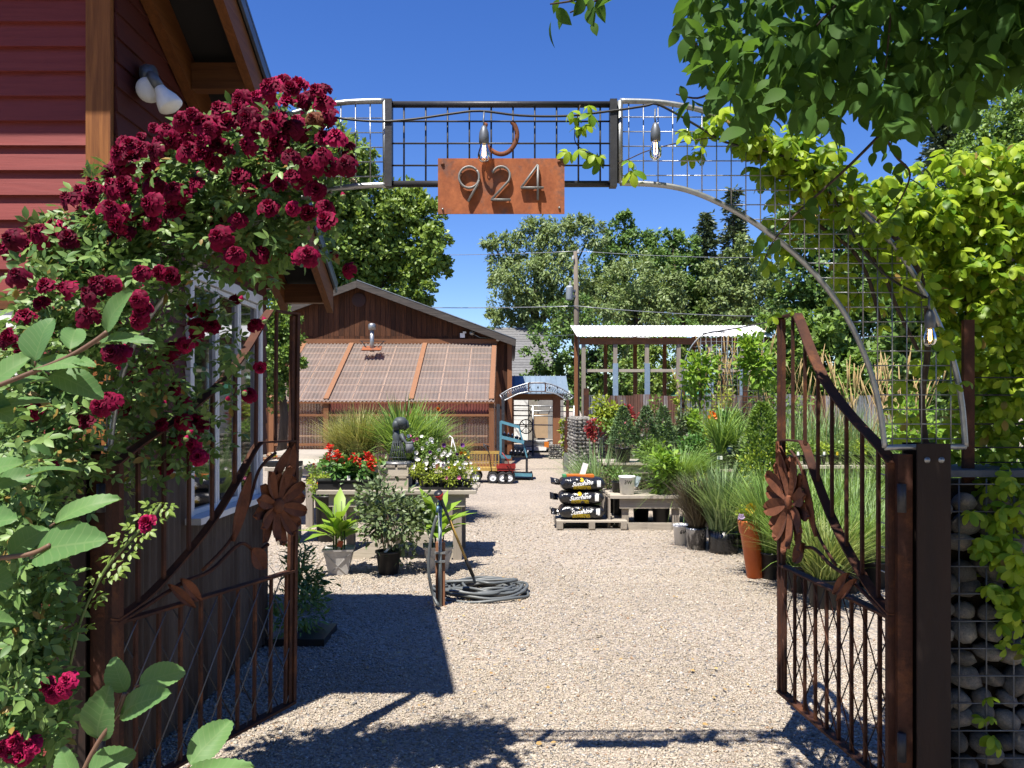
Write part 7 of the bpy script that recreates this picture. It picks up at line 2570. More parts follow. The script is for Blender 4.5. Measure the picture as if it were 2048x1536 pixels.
RM = [rose_mesh(s, o) for s, o in ((1, 0.6), (2, 0.9), (3, 1.2), (4, 0.35))]
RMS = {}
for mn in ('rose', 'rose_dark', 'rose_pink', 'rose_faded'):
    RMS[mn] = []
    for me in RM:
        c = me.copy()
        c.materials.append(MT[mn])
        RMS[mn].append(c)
z1_ = lambda l, k, oy: [(x / k, y / k + oy) for x, y in l]
B1 = z1_([(1510, 560), (1560, 510), (1590, 500), (1680, 520), (1670, 590), (1760, 590), (1740, 500), (1880, 590), (1850, 530), (1410, 580), (1400, 630), (1270, 640), (1110, 660), (1060, 700), (1180, 700), (1240, 740), (1330, 700), (1430, 690), (1440, 720), (1540, 740), (1600, 700), (1670, 750), (1730, 700), (1820, 690), (1850, 720), (1750, 770), (1870, 790),
          (1910, 660), (1950, 780), (970, 760), (940, 830), (1030, 830), (1080, 780), (1120, 790), (1210, 760), (1180, 830), (1100, 870), (1290, 840), (1320, 870), (1440, 830), (1600, 830), (1580, 900), (1640, 860), (1700, 900), (1870, 900), (1930, 960), (2010, 960), (1800, 960), (700, 870), (760, 850), (830, 850), (690, 960), (720, 980), (760, 920), (860, 960),
          (900, 870), (1180, 900), (1250, 960), (1230, 920), (1400, 1010), (1450, 1090), (1560, 1050), (1690, 1010), (1750, 1030), (1620, 1080), (1840, 1110), (640, 1070), (650, 1130), (700, 1070), (740, 1130), (880, 1060), (1010, 1110), (1040, 1140), (1130, 1070), (390, 1150), (470, 1120), (540, 1110), (530, 1180), (640, 1220), (720, 1240), (790, 1240),
          (880, 1170), (1000, 1230), (680, 1310), (870, 1270), (890, 1290), (740, 1370), (600, 1380), (320, 1310), (180, 1340), (230, 1350), (70, 1400), (40, 1450), (170, 1430), (320, 1390), (420, 1380), (470, 1490), (1270, 1380), (1380, 1290), (1570, 1210), (1700, 1220), (1800, 1230), (1910, 1200), (1900, 1290), (1390, 1470), (1540, 1470), (1760, 1490), (1810, 1480)], 2.926, 0)
B2 = z1_([(90, 140), (260, 200), (370, 220), (560, 190), (640, 200), (510, 250), (240, 310), (140, 380), (510, 370), (800, 290), (800, 400), (830, 350), (650, 600), (690, 590), (30, 520), (50, 500), (120, 580), (820, 120), (930, 130), (1000, 150), (160, 920), (190, 930), (430, 920), (500, 1000), (580, 910), (630, 870), (110, 1170), (250, 1240), (70, 1480)], 2.926, 500)
B3 = z1_([(1120, 350), (1210, 370), (1160, 440), (1240, 440), (1140, 500), (1380, 290), (1490, 430), (1520, 690), (1460, 840), (1000, 570), (1080, 560), (980, 620), (890, 650), (910, 860), (940, 850), (1010, 810), (1060, 890), (1050, 1000), (1140, 1000), (1180, 1030), (720, 920), (780, 740), (1160, 1210), (970, 1280), (830, 1100), (1020, 1110), (940, 1020), (1120, 1140)], 2.926, 500)
B4 = z1_([(270, 1060), (350, 1080), (380, 1030), (80, 1390), (20, 1430), (170, 1400), (120, 1470), (300, 1100), (60, 1450), (840, 130)], 2.866, 1000)
rr_ = random.Random(11)


def put_rose(px, py, D, mat, s):
    p = P(px, py, D)
    d = Vector((rr_.gauss(-0.1, 0.35), -1.0, rr_.gauss(0.35, 0.35))).normalized()
    R = d.to_track_quat('Z', 'Y').to_matrix() @ Matrix.Rotation(rr_.uniform(0, 6.28), 3, 'Z')
    me = RMS[mat][rr_.choice((0, 0, 1, 1, 2, 3))]
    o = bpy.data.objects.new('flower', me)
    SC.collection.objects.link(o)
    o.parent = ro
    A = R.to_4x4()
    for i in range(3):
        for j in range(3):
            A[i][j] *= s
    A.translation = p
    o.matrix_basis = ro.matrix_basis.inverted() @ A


for (x, y) in B1:
    put_rose(x + rr_.gauss(0, 3), y + rr_.gauss(0, 3), 2.66 + rr_.uniform(-0.12, 0.10), rr_.choice(('rose', 'rose', 'rose_dark', 'rose_pink' if x > 450 and y < 270 else 'rose', 'rose', 'rose', 'rose_pink', 'rose_faded' if rr_.random() < 0.5 else 'rose')), rr_.uniform(0.036, 0.054))
    if rr_.random() < 0.8:
        put_rose(x + rr_.gauss(0, 24), y + rr_.gauss(0, 20), 2.85 + rr_.uniform(-0.05, 0.12), rr_.choice(('rose', 'rose_dark')), rr_.uniform(0.026, 0.045))
for (x, y) in B2:
    put_rose(x, y, 2.4 + rr_.uniform(-0.08, 0.1), rr_.choice(('rose', 'rose', 'rose_dark')), rr_.uniform(0.036, 0.046))
for (x, y) in B3:
    put_rose(x, y, 3.02 + rr_.uniform(-0.1, 0.12), rr_.choice(('rose', 'rose_pink')), rr_.uniform(0.036, 0.048))
for (x, y) in B4:
    put_rose(x, y, 2.05, 'rose_pink', rr_.uniform(0.03, 0.037))

bud_m = setm(MB().lathe((0, 0, 0), [(0, 0), (0.5, 0.25), (0.55, 0.6), (0.35, 1.0), (0.1, 1.3), (0, 1.35)], 8).mesh('bud'), MT['rose_pink'])
at_ = bud_m.attributes.new('edge', 'FLOAT', 'POINT')
at_.data.foreach_set('value', np.full(len(bud_m.vertices), 0.8, dtype=np.float32))
cal_m = setm(MB().lathe((0, 0, 0), [(0, -0.25), (0.35, -0.1), (0.56, 0.25), (0.58, 0.5), (0.5, 0.45)], 8).mesh('calyx'), MT['greenstem'])
for k in range(46):
    x, y = rr_.choice(B1 + B2 + B3)
    o = bpy.data.objects.new('bud', bud_m)
    SC.collection.objects.link(o)
    o.parent = ro
    o.location = P(x + rr_.gauss(0, 26), y + rr_.gauss(0, 24), 2.62 + rr_.uniform(-.06, .06)) - ro.location
    o.rotation_euler = (rr_.gauss(0, .5), rr_.gauss(0, .5), 0)
    o.scale = (0.016,) * 3
    c2_ = bpy.data.objects.new('calyx', cal_m)
    SC.collection.objects.link(c2_)
    c2_.parent = o

RB = [  # photo column, row, half width, half height, distance, amount
    (600, 250, 60, 50, 2.85, .8), (520, 290, 80, 60, 2.85, 1), (440, 330, 90, 70, 2.85, 1), (560, 350, 80, 70, 2.85, 1), (640, 320, 40, 90, 2.9, .8), (480, 420, 110, 80, 2.85, 1.2), (380, 410, 100, 80, 2.82, 1.2), (280, 385, 90, 60, 2.8, 1),
    (300, 480, 110, 80, 2.8, 1.2), (200, 470, 100, 70, 2.75, 1), (130, 530, 100, 70, 2.65, 1), (220, 580, 110, 80, 2.7, 1.2), (90, 580, 45, 40, 2.6, .5), (340, 560, 70, 55, 2.85, .8), (130, 640, 90, 70, 2.6, .9), (240, 660, 80, 70, 2.75, .8), (60, 730, 80, 90, 2.55, .9),
    (160, 760, 90, 80, 2.65, 1.1), (280, 770, 70, 70, 2.95, 1), (60, 860, 90, 90, 2.5, 1.2), (160, 880, 70, 80, 2.65, 1), (70, 980, 80, 90, 2.45, 1.2), (45, 1100, 75, 100, 2.35, 1.4), (45, 1220, 75, 100, 2.3, 1.4), (45, 1340, 75, 110, 2.25, 1.4), (50, 1460, 70, 90, 2.2, 1.2),
    (600, 450, 70, 60, 2.85, .8), (540, 480, 70, 50, 2.85, .9), (450, 500, 80, 40, 2.9, .8), (330, 680, 60, 70, 3.05, .4), (330, 850, 80, 80, 3.1, .9), (260, 900, 60, 60, 3.05, .9), (390, 890, 50, 60, 3.1, .6), (430, 660, 35, 60, 3.05, .35), (470, 740, 28, 60, 3.05, .4), (465, 810, 22, 50, 3.05, .35),
    (400, 620, 50, 40, 3.05, .4), (520, 560, 40, 40, 2.95, .5), (250, 1000, 50, 50, 3.0, .4), (690, 330, 25, 60, 2.9, .35), (20, 1180, 60, 300, 2.1, .8), (20, 900, 50, 200, 2.3, .6)]
P_, D_, N_, S_ = [], [], [], []
for (px, py, rx, ry, D, am) in RB:
    n = int(am * rx * ry / 42)
    a = nr.uniform(0, 2 * PI, n)
    r = np.sqrt(nr.uniform(0, 1, n))
    xs, ys_ = px + rx * 1.1 * r * np.cos(a), py + ry * 1.1 * r * np.sin(a)
    Ds = D + nr.normal(0.03, 0.085, n)
    pos = np.c_[(xs - 1024) * Ds / F, Ds, CH - (ys_ - HY) * Ds / F]
    keep = ~((Ds > 2.95) & (pos[:, 0] < -1.5)) | (Ds < 3.2)
    P_.append(pos)
    D_.append(unit(np.c_[nr.normal(0, 0.8, n), nr.normal(-0.35, 0.5, n), nr.normal(0.0, 0.7, n)]))
    N_.append(unit(np.c_[nr.normal(-0.1, 0.45, n), nr.normal(-0.45, 0.4, n), nr.normal(0.75, 0.35, n)]))
    S_.append(nr.uniform(0.072, 0.118, n))
P_, D_, N_, S_ = map(np.concatenate, (P_, D_, N_, S_))
# the inner pipe stays mostly free of leaves below the shoulder
tp = np.array([(p.x, p.z) for p in arcpts(inner_l)])
pr = np.c_[P_[:, 0] / P_[:, 1], (P_[:, 2] - CH) / P_[:, 1]]
tr2 = np.c_[tp[:, 0] / YA, (tp[:, 1] - CH) / YA]
dm = np.sqrt(((pr[:, None, :] - tr2[None, 20:, :]) ** 2).sum(-1)).min(1)
keep = ~((dm < 24 / F) & (P_[:, 1] < YA + 0.02) & (nr.uniform(size=len(P_)) < 0.92))
P_, D_, N_, S_ = P_[keep], D_[keep], N_[keep], S_[keep]
foliage(ro, T_ROSE, P_, frames(D_, N_), S_, MT['L_rose'], 300, 'leaf', 'foliage')
# canes
mb = MB()
for k in range(16):
    x0, y0 = -1.75 + nr.uniform(-0.18, 0.12), 2.85 + nr.uniform(-0.15, 0.15)
    tgt = P_[nr.choice(np.nonzero((P_[:, 0] < -1.25) & (P_[:, 1] < 2.9))[0])]
    m1 = Vector((x0 + nr.normal(0, .08), y0 + nr.normal(0, .05), 0.9 + nr.normal(0, .2)))
    e = Vector(tgt)
    m2 = m1.lerp(e, 0.6) + Vector((nr.normal(0, .05), nr.normal(0, .04), 0.12))
    mb.tube(smooth([Vector((x0, y0, 0)), m1, m2, e], 4), 0.004 if k < 8 else 0.003, 5)
obj('canes', mb, MT['greenstem'], ro, kind='stuff', world=True)
# loose shoot with young leaves in front of the gate
sh = [P(140, 1330, 2.3), P(165, 1230, 2.32), P(210, 1140, 2.34), P(265, 1075, 2.36), P(300, 1040, 2.38), P(322, 1008, 2.4)]
obj('young_shoot', MB().tube(smooth(sh, 4), 0.0045, 6), MT['greenstem'], ro, world=True)
spts = smooth(sh, 4)
pp, dd, nn_, ss = [], [], [], []
for i, p in enumerate(spts[2:]):
    for sd in (-1, 1):
        if nr.uniform() < 0.75:
            pp.append(p)
            dd.append((sd * 0.9 + 0.2, nr.normal(0, .3), nr.normal(-0.05, 0.3)))
            nn_.append((nr.normal(0, .25), -0.5, 0.8))
            ss.append(nr.uniform(0.06, 0.085) * (1 - 0.3 * i / len(spts)))
foliage(ro, T_ROSE, np.array([tuple(p) for p in pp]), frames(np.array(dd), np.array(nn_)), np.array(ss), leafmat('young_rose_leaf', (0.16, 0.26, 0.05), (0.24, 0.34, 0.07), 0.35), 60, 'young_leaf', 'young_foliage')

# ================================================================ GOLDEN VINE on the right
vn = thing('golden_vine', 'golden leaved five-finger vine covering the right side of the arch and fence', 'vine', (2.1, 3.2, 0))
VB = [(1450, 238, 30, 22, 2.83, 1), (1500, 262, 30, 26, 2.83, 1.1), (1550, 292, 32, 28, 2.83, 1.1), (1605, 330, 32, 30, 2.83, 1.1), (1650, 362, 34, 30, 2.83, 1), (1700, 402, 34, 30, 2.83, .9), (1745, 446, 30, 30, 2.83, .8), (1795, 500, 26, 30, 2.84, .7), (1840, 572, 24, 32, 2.84, .6), (1885, 660, 22, 34, 2.84, .5), (1915, 760, 18, 36, 2.84, .4),
      (1530, 270, 50, 40, 2.88, .8), (1600, 320, 60, 60, 2.88, .9), (1560, 310, 60, 50, 2.9, 1), (1640, 360, 70, 60, 2.95, .8), (1580, 400, 60, 60, 2.95, .5), (1540, 470, 40, 60, 2.95, .35), (1720, 420, 80, 60, 2.95, .55), (1660, 460, 60, 60, 2.93, .4), (1800, 430, 100, 70, 3.05, 1.2), (1900, 380, 110, 70, 3.1, 1.3), (2010, 350, 100, 70, 3.1, 1.3), (2110, 400, 100, 120, 3.1, 1),
      (1760, 500, 70, 60, 2.97, .45), (1850, 520, 100, 80, 3.1, 1.2), (1960, 470, 110, 90, 3.1, 1.4), (2050, 540, 90, 130, 3.1, 1.4), (1940, 590, 90, 80, 3.15, 1.2), (1900, 660, 60, 80, 3.15, .8), (2000, 690, 90, 110, 3.1, 1.3), (1960, 790, 60, 90, 3.15, 1), (2040, 850, 70, 130, 3.05, 1.4), (2000, 960, 50, 60, 3.0, 1),
      (2030, 1010, 60, 70, 2.86, 1.2), (1990, 1060, 50, 60, 2.86, 1), (2010, 1140, 50, 70, 2.86, 1), (2020, 1250, 35, 60, 2.86, .6), (1950, 1080, 25, 30, 2.86, .5), (2040, 1160, 40, 60, 2.8, .8), (1700, 560, 50, 60, 3.0, .45), (1770, 600, 50, 50, 3.05, .35), (1850, 740, 40, 60, 3.1, .3), (1800, 800, 40, 40, 3.1, .2),
      (1470, 270, 40, 30, 2.9, .4), (1385, 275, 25, 40, 2.88, .5), (1420, 240, 40, 25, 2.88, .35), (1560, 580, 30, 70, 3.0, .15), (1720, 370, 60, 50, 2.95, .5), (1790, 390, 60, 40, 3.05, .8), (1980, 1440, 30, 50, 2.9, .25), (1925, 860, 40, 60, 3.15, .5), (1830, 860, 40, 40, 3.2, .4), (1890, 560, 60, 60, 3.1, .9),
      (1155, 228, 18, 14, 2.83, 1.2), (1152, 262, 10, 10, 2.83, 1.2), (1145, 300, 12, 12, 2.83, 1.2), (1195, 308, 12, 14, 2.83, 1.4), (1264, 322, 12, 12, 2.83, 1.4)]
P_, D_, N_, S_ = [], [], [], []
for (px, py, rx, ry, D, am) in VB:
    n = max(2, int(am * rx * ry / 70))
    a = nr.uniform(0, 2 * PI, n)
    r = np.sqrt(nr.uniform(0, 1, n))
    xs, ys_ = px + rx * 1.05 * r * np.cos(a), py + ry * 1.05 * r * np.sin(a)
    Ds = D + np.abs(nr.normal(0.0, (0.16 if px > 1790 else 0.06) if rx > 40 else 0.02, n))
    P_.append(np.c_[(xs - 1024) * Ds / F, Ds, CH - (ys_ - HY) * Ds / F])
    D_.append(unit(np.c_[nr.normal(-0.05, 0.6, n), nr.normal(-0.6, 0.4, n), nr.normal(-0.45, 0.4, n)]))
    N_.append(unit(np.c_[nr.normal(-0.15, 0.4, n), nr.normal(-0.35, 0.4, n), nr.normal(0.85, 0.3, n)]))
    S_.append(nr.uniform(0.048, 0.105, n))
P_, D_, N_, S_ = map(np.concatenate, (P_, D_, N_, S_))
T_AKE2 = t_join([t_xf(t_leaf(0.56, 0.10, 0.38, True, True), 0.55, a, -0.35 + b, (0, 0.38, 0)) for a, b in ((0, 0), (1.15, .1), (-1.15, .1), (2.2, -.1), (-2.2, -.1))])
foliage(vn, T_AKE2, P_, frames(D_, N_), S_, MT['L_akebia'], 300, 'leaf', 'foliage')
mb = MB()
for lst, r, D in (([(1850, 890), (1846, 800), (1852, 700), (1850, 600), (1835, 540), (1790, 480), (1740, 430), (1690, 400), (1640, 370)], 0.011, 2.93), ([(1936, 950), (1934, 800), (1938, 650), (1920, 560), (1900, 480)], 0.009, 3.2),
                  ([(1590, 420), (1650, 460), (1700, 500), (1740, 560), (1760, 640)], 0.007, 2.95), ([(1700, 470), (1760, 540), (1800, 620), (1840, 700)], 0.007, 2.97), ([(2000, 900), (2010, 700), (1990, 500), (2040, 360)], 0.008, 3.25), ([(1160, 210), (1150, 260), (1152, 290), (1190, 312)], 0.0018, 2.84), ([(1232, 330), (1264, 316), (1300, 300), (1380, 280), (1470, 275)], 0.002, 2.86)):
    mb.tube(smooth([P(x + rr_.gauss(0, 3), y, D) for x, y in lst], 5), r, 6)
obj('vine_stems', mb, MT['bark'], vn, kind='stuff', world=True)

# trellis wires and bar posts behind the gabion
fw = thing('wire_fence', 'rusty bar posts with dark horizontal wires behind the golden vine', 'fence', (2.0, 3.25, 0))
for px in (1936, 2120):
    obj('bar_post', MB().box2((X_(px, 3.05) - 0.02, 3.04, 0), (X_(px, 3.05) + 0.02, 3.06, Z_(640, 3.05))), MT['rust'], fw, world=True)
for py in (755, 790, 848, 895, 925):
    obj('fence_wire', MB().tube([(X_(1936, 3.06), 3.065, Z_(py, 3.06)), (2.7, 3.065, Z_(py, 3.06))], 0.003, 5), MT['darksteel'], fw, world=True)

# ================================================================ NEAR GABION (right)
gb = thing('stone_gabion', 'big wire cage of river stones at the foot of the golden vine', 'gabion wall', (1.85, 3.1, 0))
gx0_, gx1_, gy0_, gy1_, gz1_ = 1.535, 2.35, 2.93, 3.32, 1.34
smesh = []
for i in range(7):
    v = ICO2[0] * (1 + 0.10 * nr.normal(size=(len(ICO2[0]), 1))) if i == 0 else None
    vv = ICO1[0] * np.array([1.05, 0.85, 0.72]) * (1 + 0.10 * nr.normal(size=(len(ICO1[0]), 1)))
    vv = ICO2[0] * np.array([1.05, 0.85, 0.72]) * (1 + 0.10 * np.sin(ICO2[0] @ nr.normal(0, 2.2, (3, 1)) + i)) * (1 + 0.07 * np.sin(ICO2[0] @ nr.normal(0, 4, (3, 1))))
    smesh.append(setm(npmesh('stone', vv, ICO2[1], True), MT['stone']))
for (x, y, z, r) in stones_in(gx0_, gx1_, gy0_, gy1_, 0, gz1_, 0.052, 'fl', 0.4):
    o = bpy.data.objects.new('stone', smesh[nr.randint(7)])
    SC.collection.objects.link(o)
    o.parent = gb
    o.location = Vector((x, y, z)) - gb.location
    o.rotation_euler = (nr.normal(0, 0.5), nr.normal(0, 0.5), nr.uniform(0, 3.1))
    s = r * nr.uniform(0.95, 1.2)
    o.scale = (s, s, s)
obj('core', MB().box2((gx0_ + 0.1, gy0_ + 0.1, 0), (gx1_, gy1_ - 0.03, gz1_ - 0.03)), MT['soil'], gb, world=True)
for i in range(9):
    xx = gx0_ + 0.1 * i
    obj('cage_wire', MB().tube([(xx, gy0_ - 0.004, 0), (xx, gy0_ - 0.004, gz1_)], 0.0028, 5), MT['grill'], gb, world=True)
for i in range(14):
    zz = 0.02 + 0.1 * i
    obj('cage_wire', MB().tube([(gx0_, gy0_ - 0.009, zz), (gx1_, gy0_ - 0.009, zz)], 0.0028, 5), MT['grill'], gb, world=True)
    obj('cage_wire', MB().tube([(gx0_ - 0.006, gy0_, zz + .004), (gx0_ - 0.006, gy1_, zz + .004)], 0.0028, 5), MT['wire'], gb, world=True)
for i in range(4):
    yy = gy0_ + 0.1 * i
    obj('cage_wire', MB().tube([(gx0_ - 0.003, yy + 0.01, 0), (gx0_ - 0.003, yy + 0.01, gz1_)], 0.0028, 5), MT['wire'], gb, world=True)
obj('cap_stone', MB().box2((X_(1880, 3.0), gy0_ + 0.02, gz1_ + 0.003), (2.4, gy1_ - 0.02, gz1_ + 0.028)), M('slate_cap', (0.13, 0.155, 0.2), (0.10, 0.12, 0.16), 0.6), gb, world=True)

# ================================================================ OVERHANGING TREE (upper right, close)
ot = thing('overhanging_tree', 'tree with dark leaves hanging over the right side of the arch', 'tree', (2.75, 1.7, 0))


def ylow(px):
    pts = [(1370, 60), (1400, 150), (1430, 215), (1470, 240), (1540, 235), (1620, 250), (1700, 240), (1760, 250), (1830, 262), (1900, 215), (1980, 190), (2060, 175), (2300, 150), (3200, 150)]
    for (a, ya_), (b, yb_) in zip(pts[:-1], pts[1:]):
        if a <= px <= b:
            return ya_ + (yb_ - ya_) * (px - a) / (b - a)
    return 150


P_ = []
for _ in range(5600):
    D = nr.uniform(1.75, 2.55)
    px = 1375 + (nr.uniform() ** 0.9) * 1150
    yl = ylow(px) + 22 * math.sin(px * 0.043) + 16 * math.sin(px * 0.11 + 1)
    py = yl - abs(nr.normal(0, 1)) * 260 - nr.uniform(0, 25)
    if px < 1450 and py < -260 and nr.uniform() < 0.5:
        continue
    P_.append(((px - 1024) * D / F, D, CH - (py - HY) * D / F))
for _ in range(2600):                                # the crown above the frame
    x, y, z = nr.uniform(0.75, 3.6), nr.uniform(1.2, 2.6), nr.uniform(3.0, 4.0)
    P_.append((x, y, z))
for _ in range(750):                                 # twigs reaching out above the vine
    P_.append((nr.uniform(1.25, 2.7), nr.uniform(2.42, 2.62), nr.uniform(2.85, 3.35)))
for _ in range(2400):                                # unseen crown leaves straight above the hinge post, added to shade the gabion
    P_.append((nr.uniform(0.85, 1.75), nr.uniform(1.5, 2.4), nr.uniform(2.9, 3.6)))
for _ in range(1300):                                # unseen crown toward the viewer, filled in to shade gabion and post
    P_.append((nr.uniform(0.5, 1.7), nr.uniform(1.0, 1.9), nr.uniform(2.8, 3.6)))
for _ in range(1100):                                # unseen crown over and behind the viewer's right shoulder, added to darken the canopy
    P_.append((nr.uniform(0.42, 3.4), nr.uniform(0.5, 1.95), nr.uniform(2.75, 4.3)))
twigs = [([(1490, 160), (1440, 178), (1395, 196), (1352, 188)], 2.3), ([(1760, 270), (1700, 330), (1640, 385), (1590, 430), (1545, 485), (1530, 520)], 2.4), ([(1760, 250), (1790, 310), (1820, 350), (1790, 420)], 2.35),
         ([(1300, -60), (1220, -25), (1150, 0), (1100, 8)], 2.2), ([(1260, -60), (1210, -10), (1140, 25)], 2.25), ([(1400, 20), (1380, 60), (1400, 100)], 2.2)]
mb = MB()
TP = []
for lst, D in twigs:
    q = smooth([P(x, y, D) for x, y in lst], 5)
    mb.tube(q, [0.005 - 0.003 * i / len(q) for i in range(len(q))], 5)
    for i, p in enumerate(q[3:]):
        if nr.uniform() < 0.62:
            TP.append((p.x + nr.normal(0, .02), p.y + nr.normal(0, 0.02), p.z - 0.01 + nr.normal(0, .015)))
# main limbs and trunk
mb.tube([(2.75, 1.7, 0), (2.7, 1.75, 1.6), (2.45, 1.85, 2.6), (1.9, 2.0, 3.1), (1.2, 2.1, 3.1), (0.8, 2.15, 2.95)], [0.11, 0.10, 0.08, 0.05, 0.025, 0.008], 9)
mb.tube([(2.45, 1.85, 2.6), (2.6, 2.0, 3.4), (2.4, 2.1, 4.0)], [0.06, 0.04, 0.02], 7)
for k in range(46):
    a = Vector((nr.uniform(0.9, 2.6), nr.uniform(1.8, 2.4), nr.uniform(2.8, 3.3)))
    b = a + Vector((nr.normal(-0.2, 0.25), nr.normal(0, 0.2), nr.uniform(-0.55, -0.1)))
    if Z_(ylow(1024 + b.x / b.y * F), b.y) > b.z:
        continue
    mb.tube([a, a.lerp(b, 0.5) + Vector((0, 0, 0.05)), b], [0.007, 0.005, 0.002], 5)
obj('trunk', mb, MT['bark'], ot, world=True)
P_ = np.array(P_ + TP)
n = len(P_)
D_ = unit(np.c_[nr.normal(-0.15, 0.6, n), nr.normal(-0.1, 0.6, n), nr.normal(-0.7, 0.5, n)])
N_ = unit(np.c_[nr.normal(-0.1, 0.5, n), nr.normal(-0.3, 0.5, n), nr.normal(0.7, 0.4, n)])
S_ = nr.uniform(0.034, 0.070, n)
foliage(ot, t_leaf(0.6, 0.10, 0.3, True), P_, frames(D_, N_), S_, MT['L_canopy'], 300, 'leaf', 'foliage')

# ================================================================ NEAR LEAFY BRANCHES (left edge)
m_, nt_, out_ = newmat('serrated_leaf')
tc_ = nt_.nodes.new('ShaderNodeTexCoord')
sx = nt_.nodes.new('ShaderNodeSeparateXYZ')
nt_.links.new(tc_.outputs['Object'], sx.inputs[0])
ax = mth(nt_, 'ABSOLUTE', sx.outputs[0])
v_ = mth(nt_, 'SUBTRACT', sx.outputs[1], mth(nt_, 'MULTIPLY', ax, 0.75))
st_ = mth(nt_, 'FRACT', mth(nt_, 'MULTIPLY', v_, 9.0))
vein = mth(nt_, 'LESS_THAN', mth(nt_, 'ABSOLUTE', mth(nt_, 'SUBTRACT', st_, 0.5)), 0.07)
mid = mth(nt_, 'LESS_THAN', ax, 0.013)
oi_ = nt_.nodes.new('ShaderNodeObjectInfo')
c_ = mixcol(nt_, oi_.outputs['Random'], (0.075, 0.20, 0.06), (0.16, 0.32, 0.09))
nz_ = noise(nt_, tc_.outputs['Object'], 7, 4, 0.6)
c_ = mixcol(nt_, mth(nt_, 'MULTIPLY', nz_, 0.5), c_, (0.16, 0.25, 0.12))
c_ = mixcol(nt_, mth(nt_, 'MULTIPLY', mth(nt_, 'MAXIMUM', vein, mid), 0.24), c_, (0.30, 0.40, 0.17))
b_ = bsdf(nt_, None, dim(nt_, c_, 1.2), 0.5, 0, 0.2, v_, 0.1, 0.02)
tr_ = nt_.nodes.new('ShaderNodeBsdfTranslucent')
nt_.links.new(dim(nt_, mixcol(nt_, 0.6, c_, (0.35, 0.55, 0.06))), tr_.inputs[0])
mx_ = nt_.nodes.new('ShaderNodeMixShader')
mx_.inputs[0].default_value = 0.3
nt_.links.new(b_.outputs[0], mx_.inputs[1])
nt_.links.new(tr_.outputs[0], mx_.inputs[2])
nt_.links.new(mx_.outputs[0], out_.inputs[0])
MT['serr'] = m_


def serr_leaf(w, seed):
    rs = random.Random(seed)
    mb = MB()
    n = 22
    vs, fs = [], []
    for i in range(n + 1):
        t = i / n
        k = math.sin(PI * (t ** 0.9)) ** 0.58 * (1 - 0.10 * t)
        tooth = 0.013 * (i % 2) if 3 < i < n else 0
        hw = w / 2 * k + tooth * (1 if 0 < i < n else 0)
        z = 0.16 * t - 0.34 * t * t
        cup = 0.16 * w
        for s_, f_ in ((-1, 1.0), (-0.5, 0.35), (0, 0.0), (0.5, 0.35), (1, 1.0)):
            vs.append((s_ * hw, t + (0.012 if abs(s_) == 1 and i % 2 else 0), z + cup * f_ * k + 0.02 * math.sin(7 * t + 3 * s_ + seed)))
    for i in range(n):
        for j in range(4):
            a = i * 5 + j
            fs.append((a, a + 1, a + 6, a + 5))
    return mb.add(vs, fs, True).mesh('leaf')


SL = {}


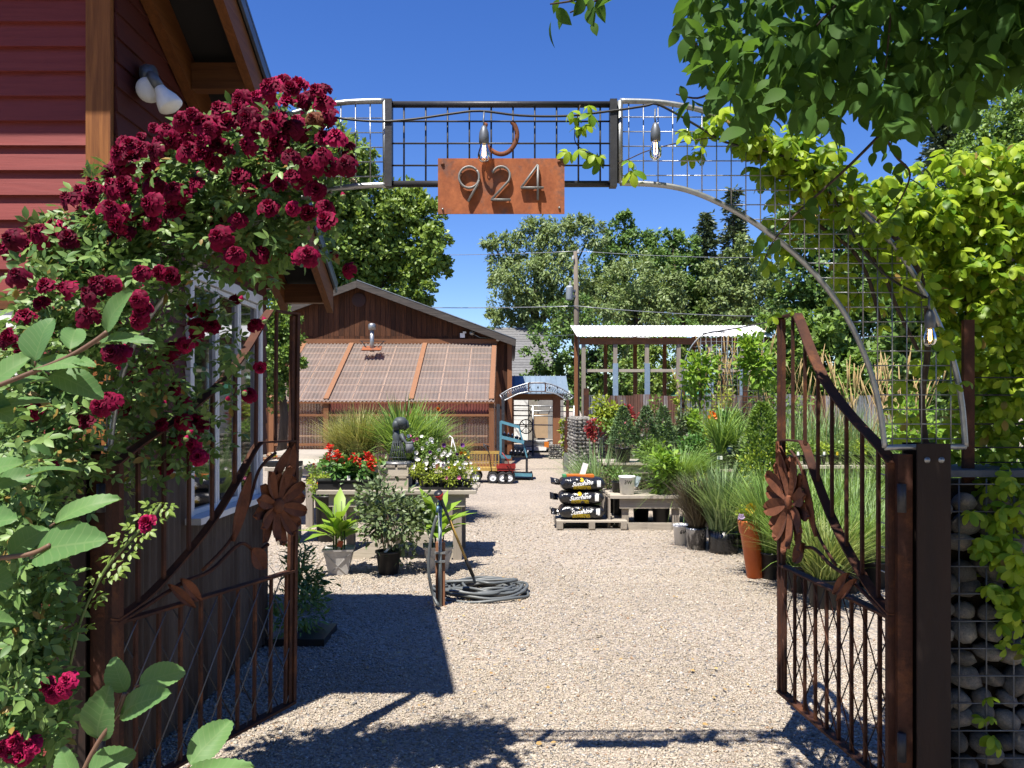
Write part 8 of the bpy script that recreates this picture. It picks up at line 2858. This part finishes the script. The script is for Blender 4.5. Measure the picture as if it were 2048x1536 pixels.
def near_branch(name, label, stem, leaves, D):
    g = thing(name, label, 'branch', P(stem[0][0], stem[0][1], D))
    obj('twig', MB().tube(smooth([P(x, y, D) for x, y in stem], 5), [0.0035] * 3 + [0.0026] * (5 * (len(stem) - 1) - 2), 7), MT['twig'], g, world=True)
    for i, (bx_, by_, tx, ty2, wpx, roll) in enumerate(leaves):
        a, b = P(bx_, by_, D + 0.01), P(tx, ty2, D - 0.015 + 0.03 * (i % 3))
        d = (b - a) * 1.06
        L = d.length
        wr = round(wpx * D / F / L, 1)
        if wr not in SL:
            SL[wr] = setm(serr_leaf(wr, int(wr * 10)), MT['serr'])
        nrm = Vector((math.sin(roll) * 0.9, -0.75, 0.65))
        R = frames(np.array([tuple(d)]), np.array([tuple(nrm)]))[0]
        o = bpy.data.objects.new('leaf', SL[wr])
        SC.collection.objects.link(o)
        o.parent = g
        A = np.eye(4)
        A[:3, :3] = R * L
        A[:3, 3] = tuple(a)
        o.matrix_basis = g.matrix_basis.inverted() @ Matrix(A.tolist())
        # short stalk
        obj('stalk', MB().tube([a, a - d * 0.12 + Vector((0, 0.004, 0))], 0.0012, 5), MT['twig'], g, world=True)
    return g


near_branch('leafy_branch', 'branch of big serrated leaves reaching in from the left edge', [(-160, 830), (-40, 785), (70, 742), (140, 712), (190, 682), (214, 664)],
            [(214, 664, 246, 585, 52, 0.3), (70, 722, 92, 637, 84, -0.2), (140, 700, 152, 648, 50, 0.5), (200, 684, 290, 670, 32, -0.3), (100, 748, 199, 784, 66, 0.1), (20, 775, 108, 752, 60, -0.5), (70, 738, 150, 718, 44, 0.4), (-30, 790, 52, 704, 60, 0.0), (-20, 825, 88, 790, 48, -0.3), (140, 722, 180, 722, 28, 0.0), (-60, 800, 20, 830, 70, 0.2), (-40, 770, 10, 720, 60, 0.0)], 0.86)
near_branch('leafy_branch', 'lower branch of big leaves at the left edge, one leaf pointing right', [(-140, 1150), (-20, 1120), (60, 1108), (100, 1090)],
            [(70, 1112, 184, 1070, 92, 0.1), (110, 1046, 222, 988, 50, -0.4), (20, 1110, 90, 1050, 60, 0.3), (-40, 960, 25, 918, 50, 0.0), (-10, 970, 70, 948, 50, 0.2), (60, 950, 150, 930, 34, -0.5), (-60, 1060, 10, 1030, 70, 0.1), (-60, 1150, 18, 1165, 76, 0.1), (-70, 1250, 30, 1235, 60, -0.1)], 0.84)
near_branch('leafy_branch', 'upright shoot of round leaves rising from the bottom edge', [(150, 1600), (168, 1540), (196, 1486), (232, 1432), (250, 1386)],
            [(196, 1478, 206, 1390, 78, 0.2), (252, 1384, 222, 1320, 52, -0.3), (278, 1370, 368, 1336, 56, 0.3), (243, 1428, 318, 1384, 66, -0.1), (176, 1550, 258, 1506, 66, 0.2), (380, 1530, 456, 1440, 70, 0.1), (365, 1560, 482, 1528, 50, 0.2), (150, 1560, 120, 1500, 50, -0.3)], 0.9)
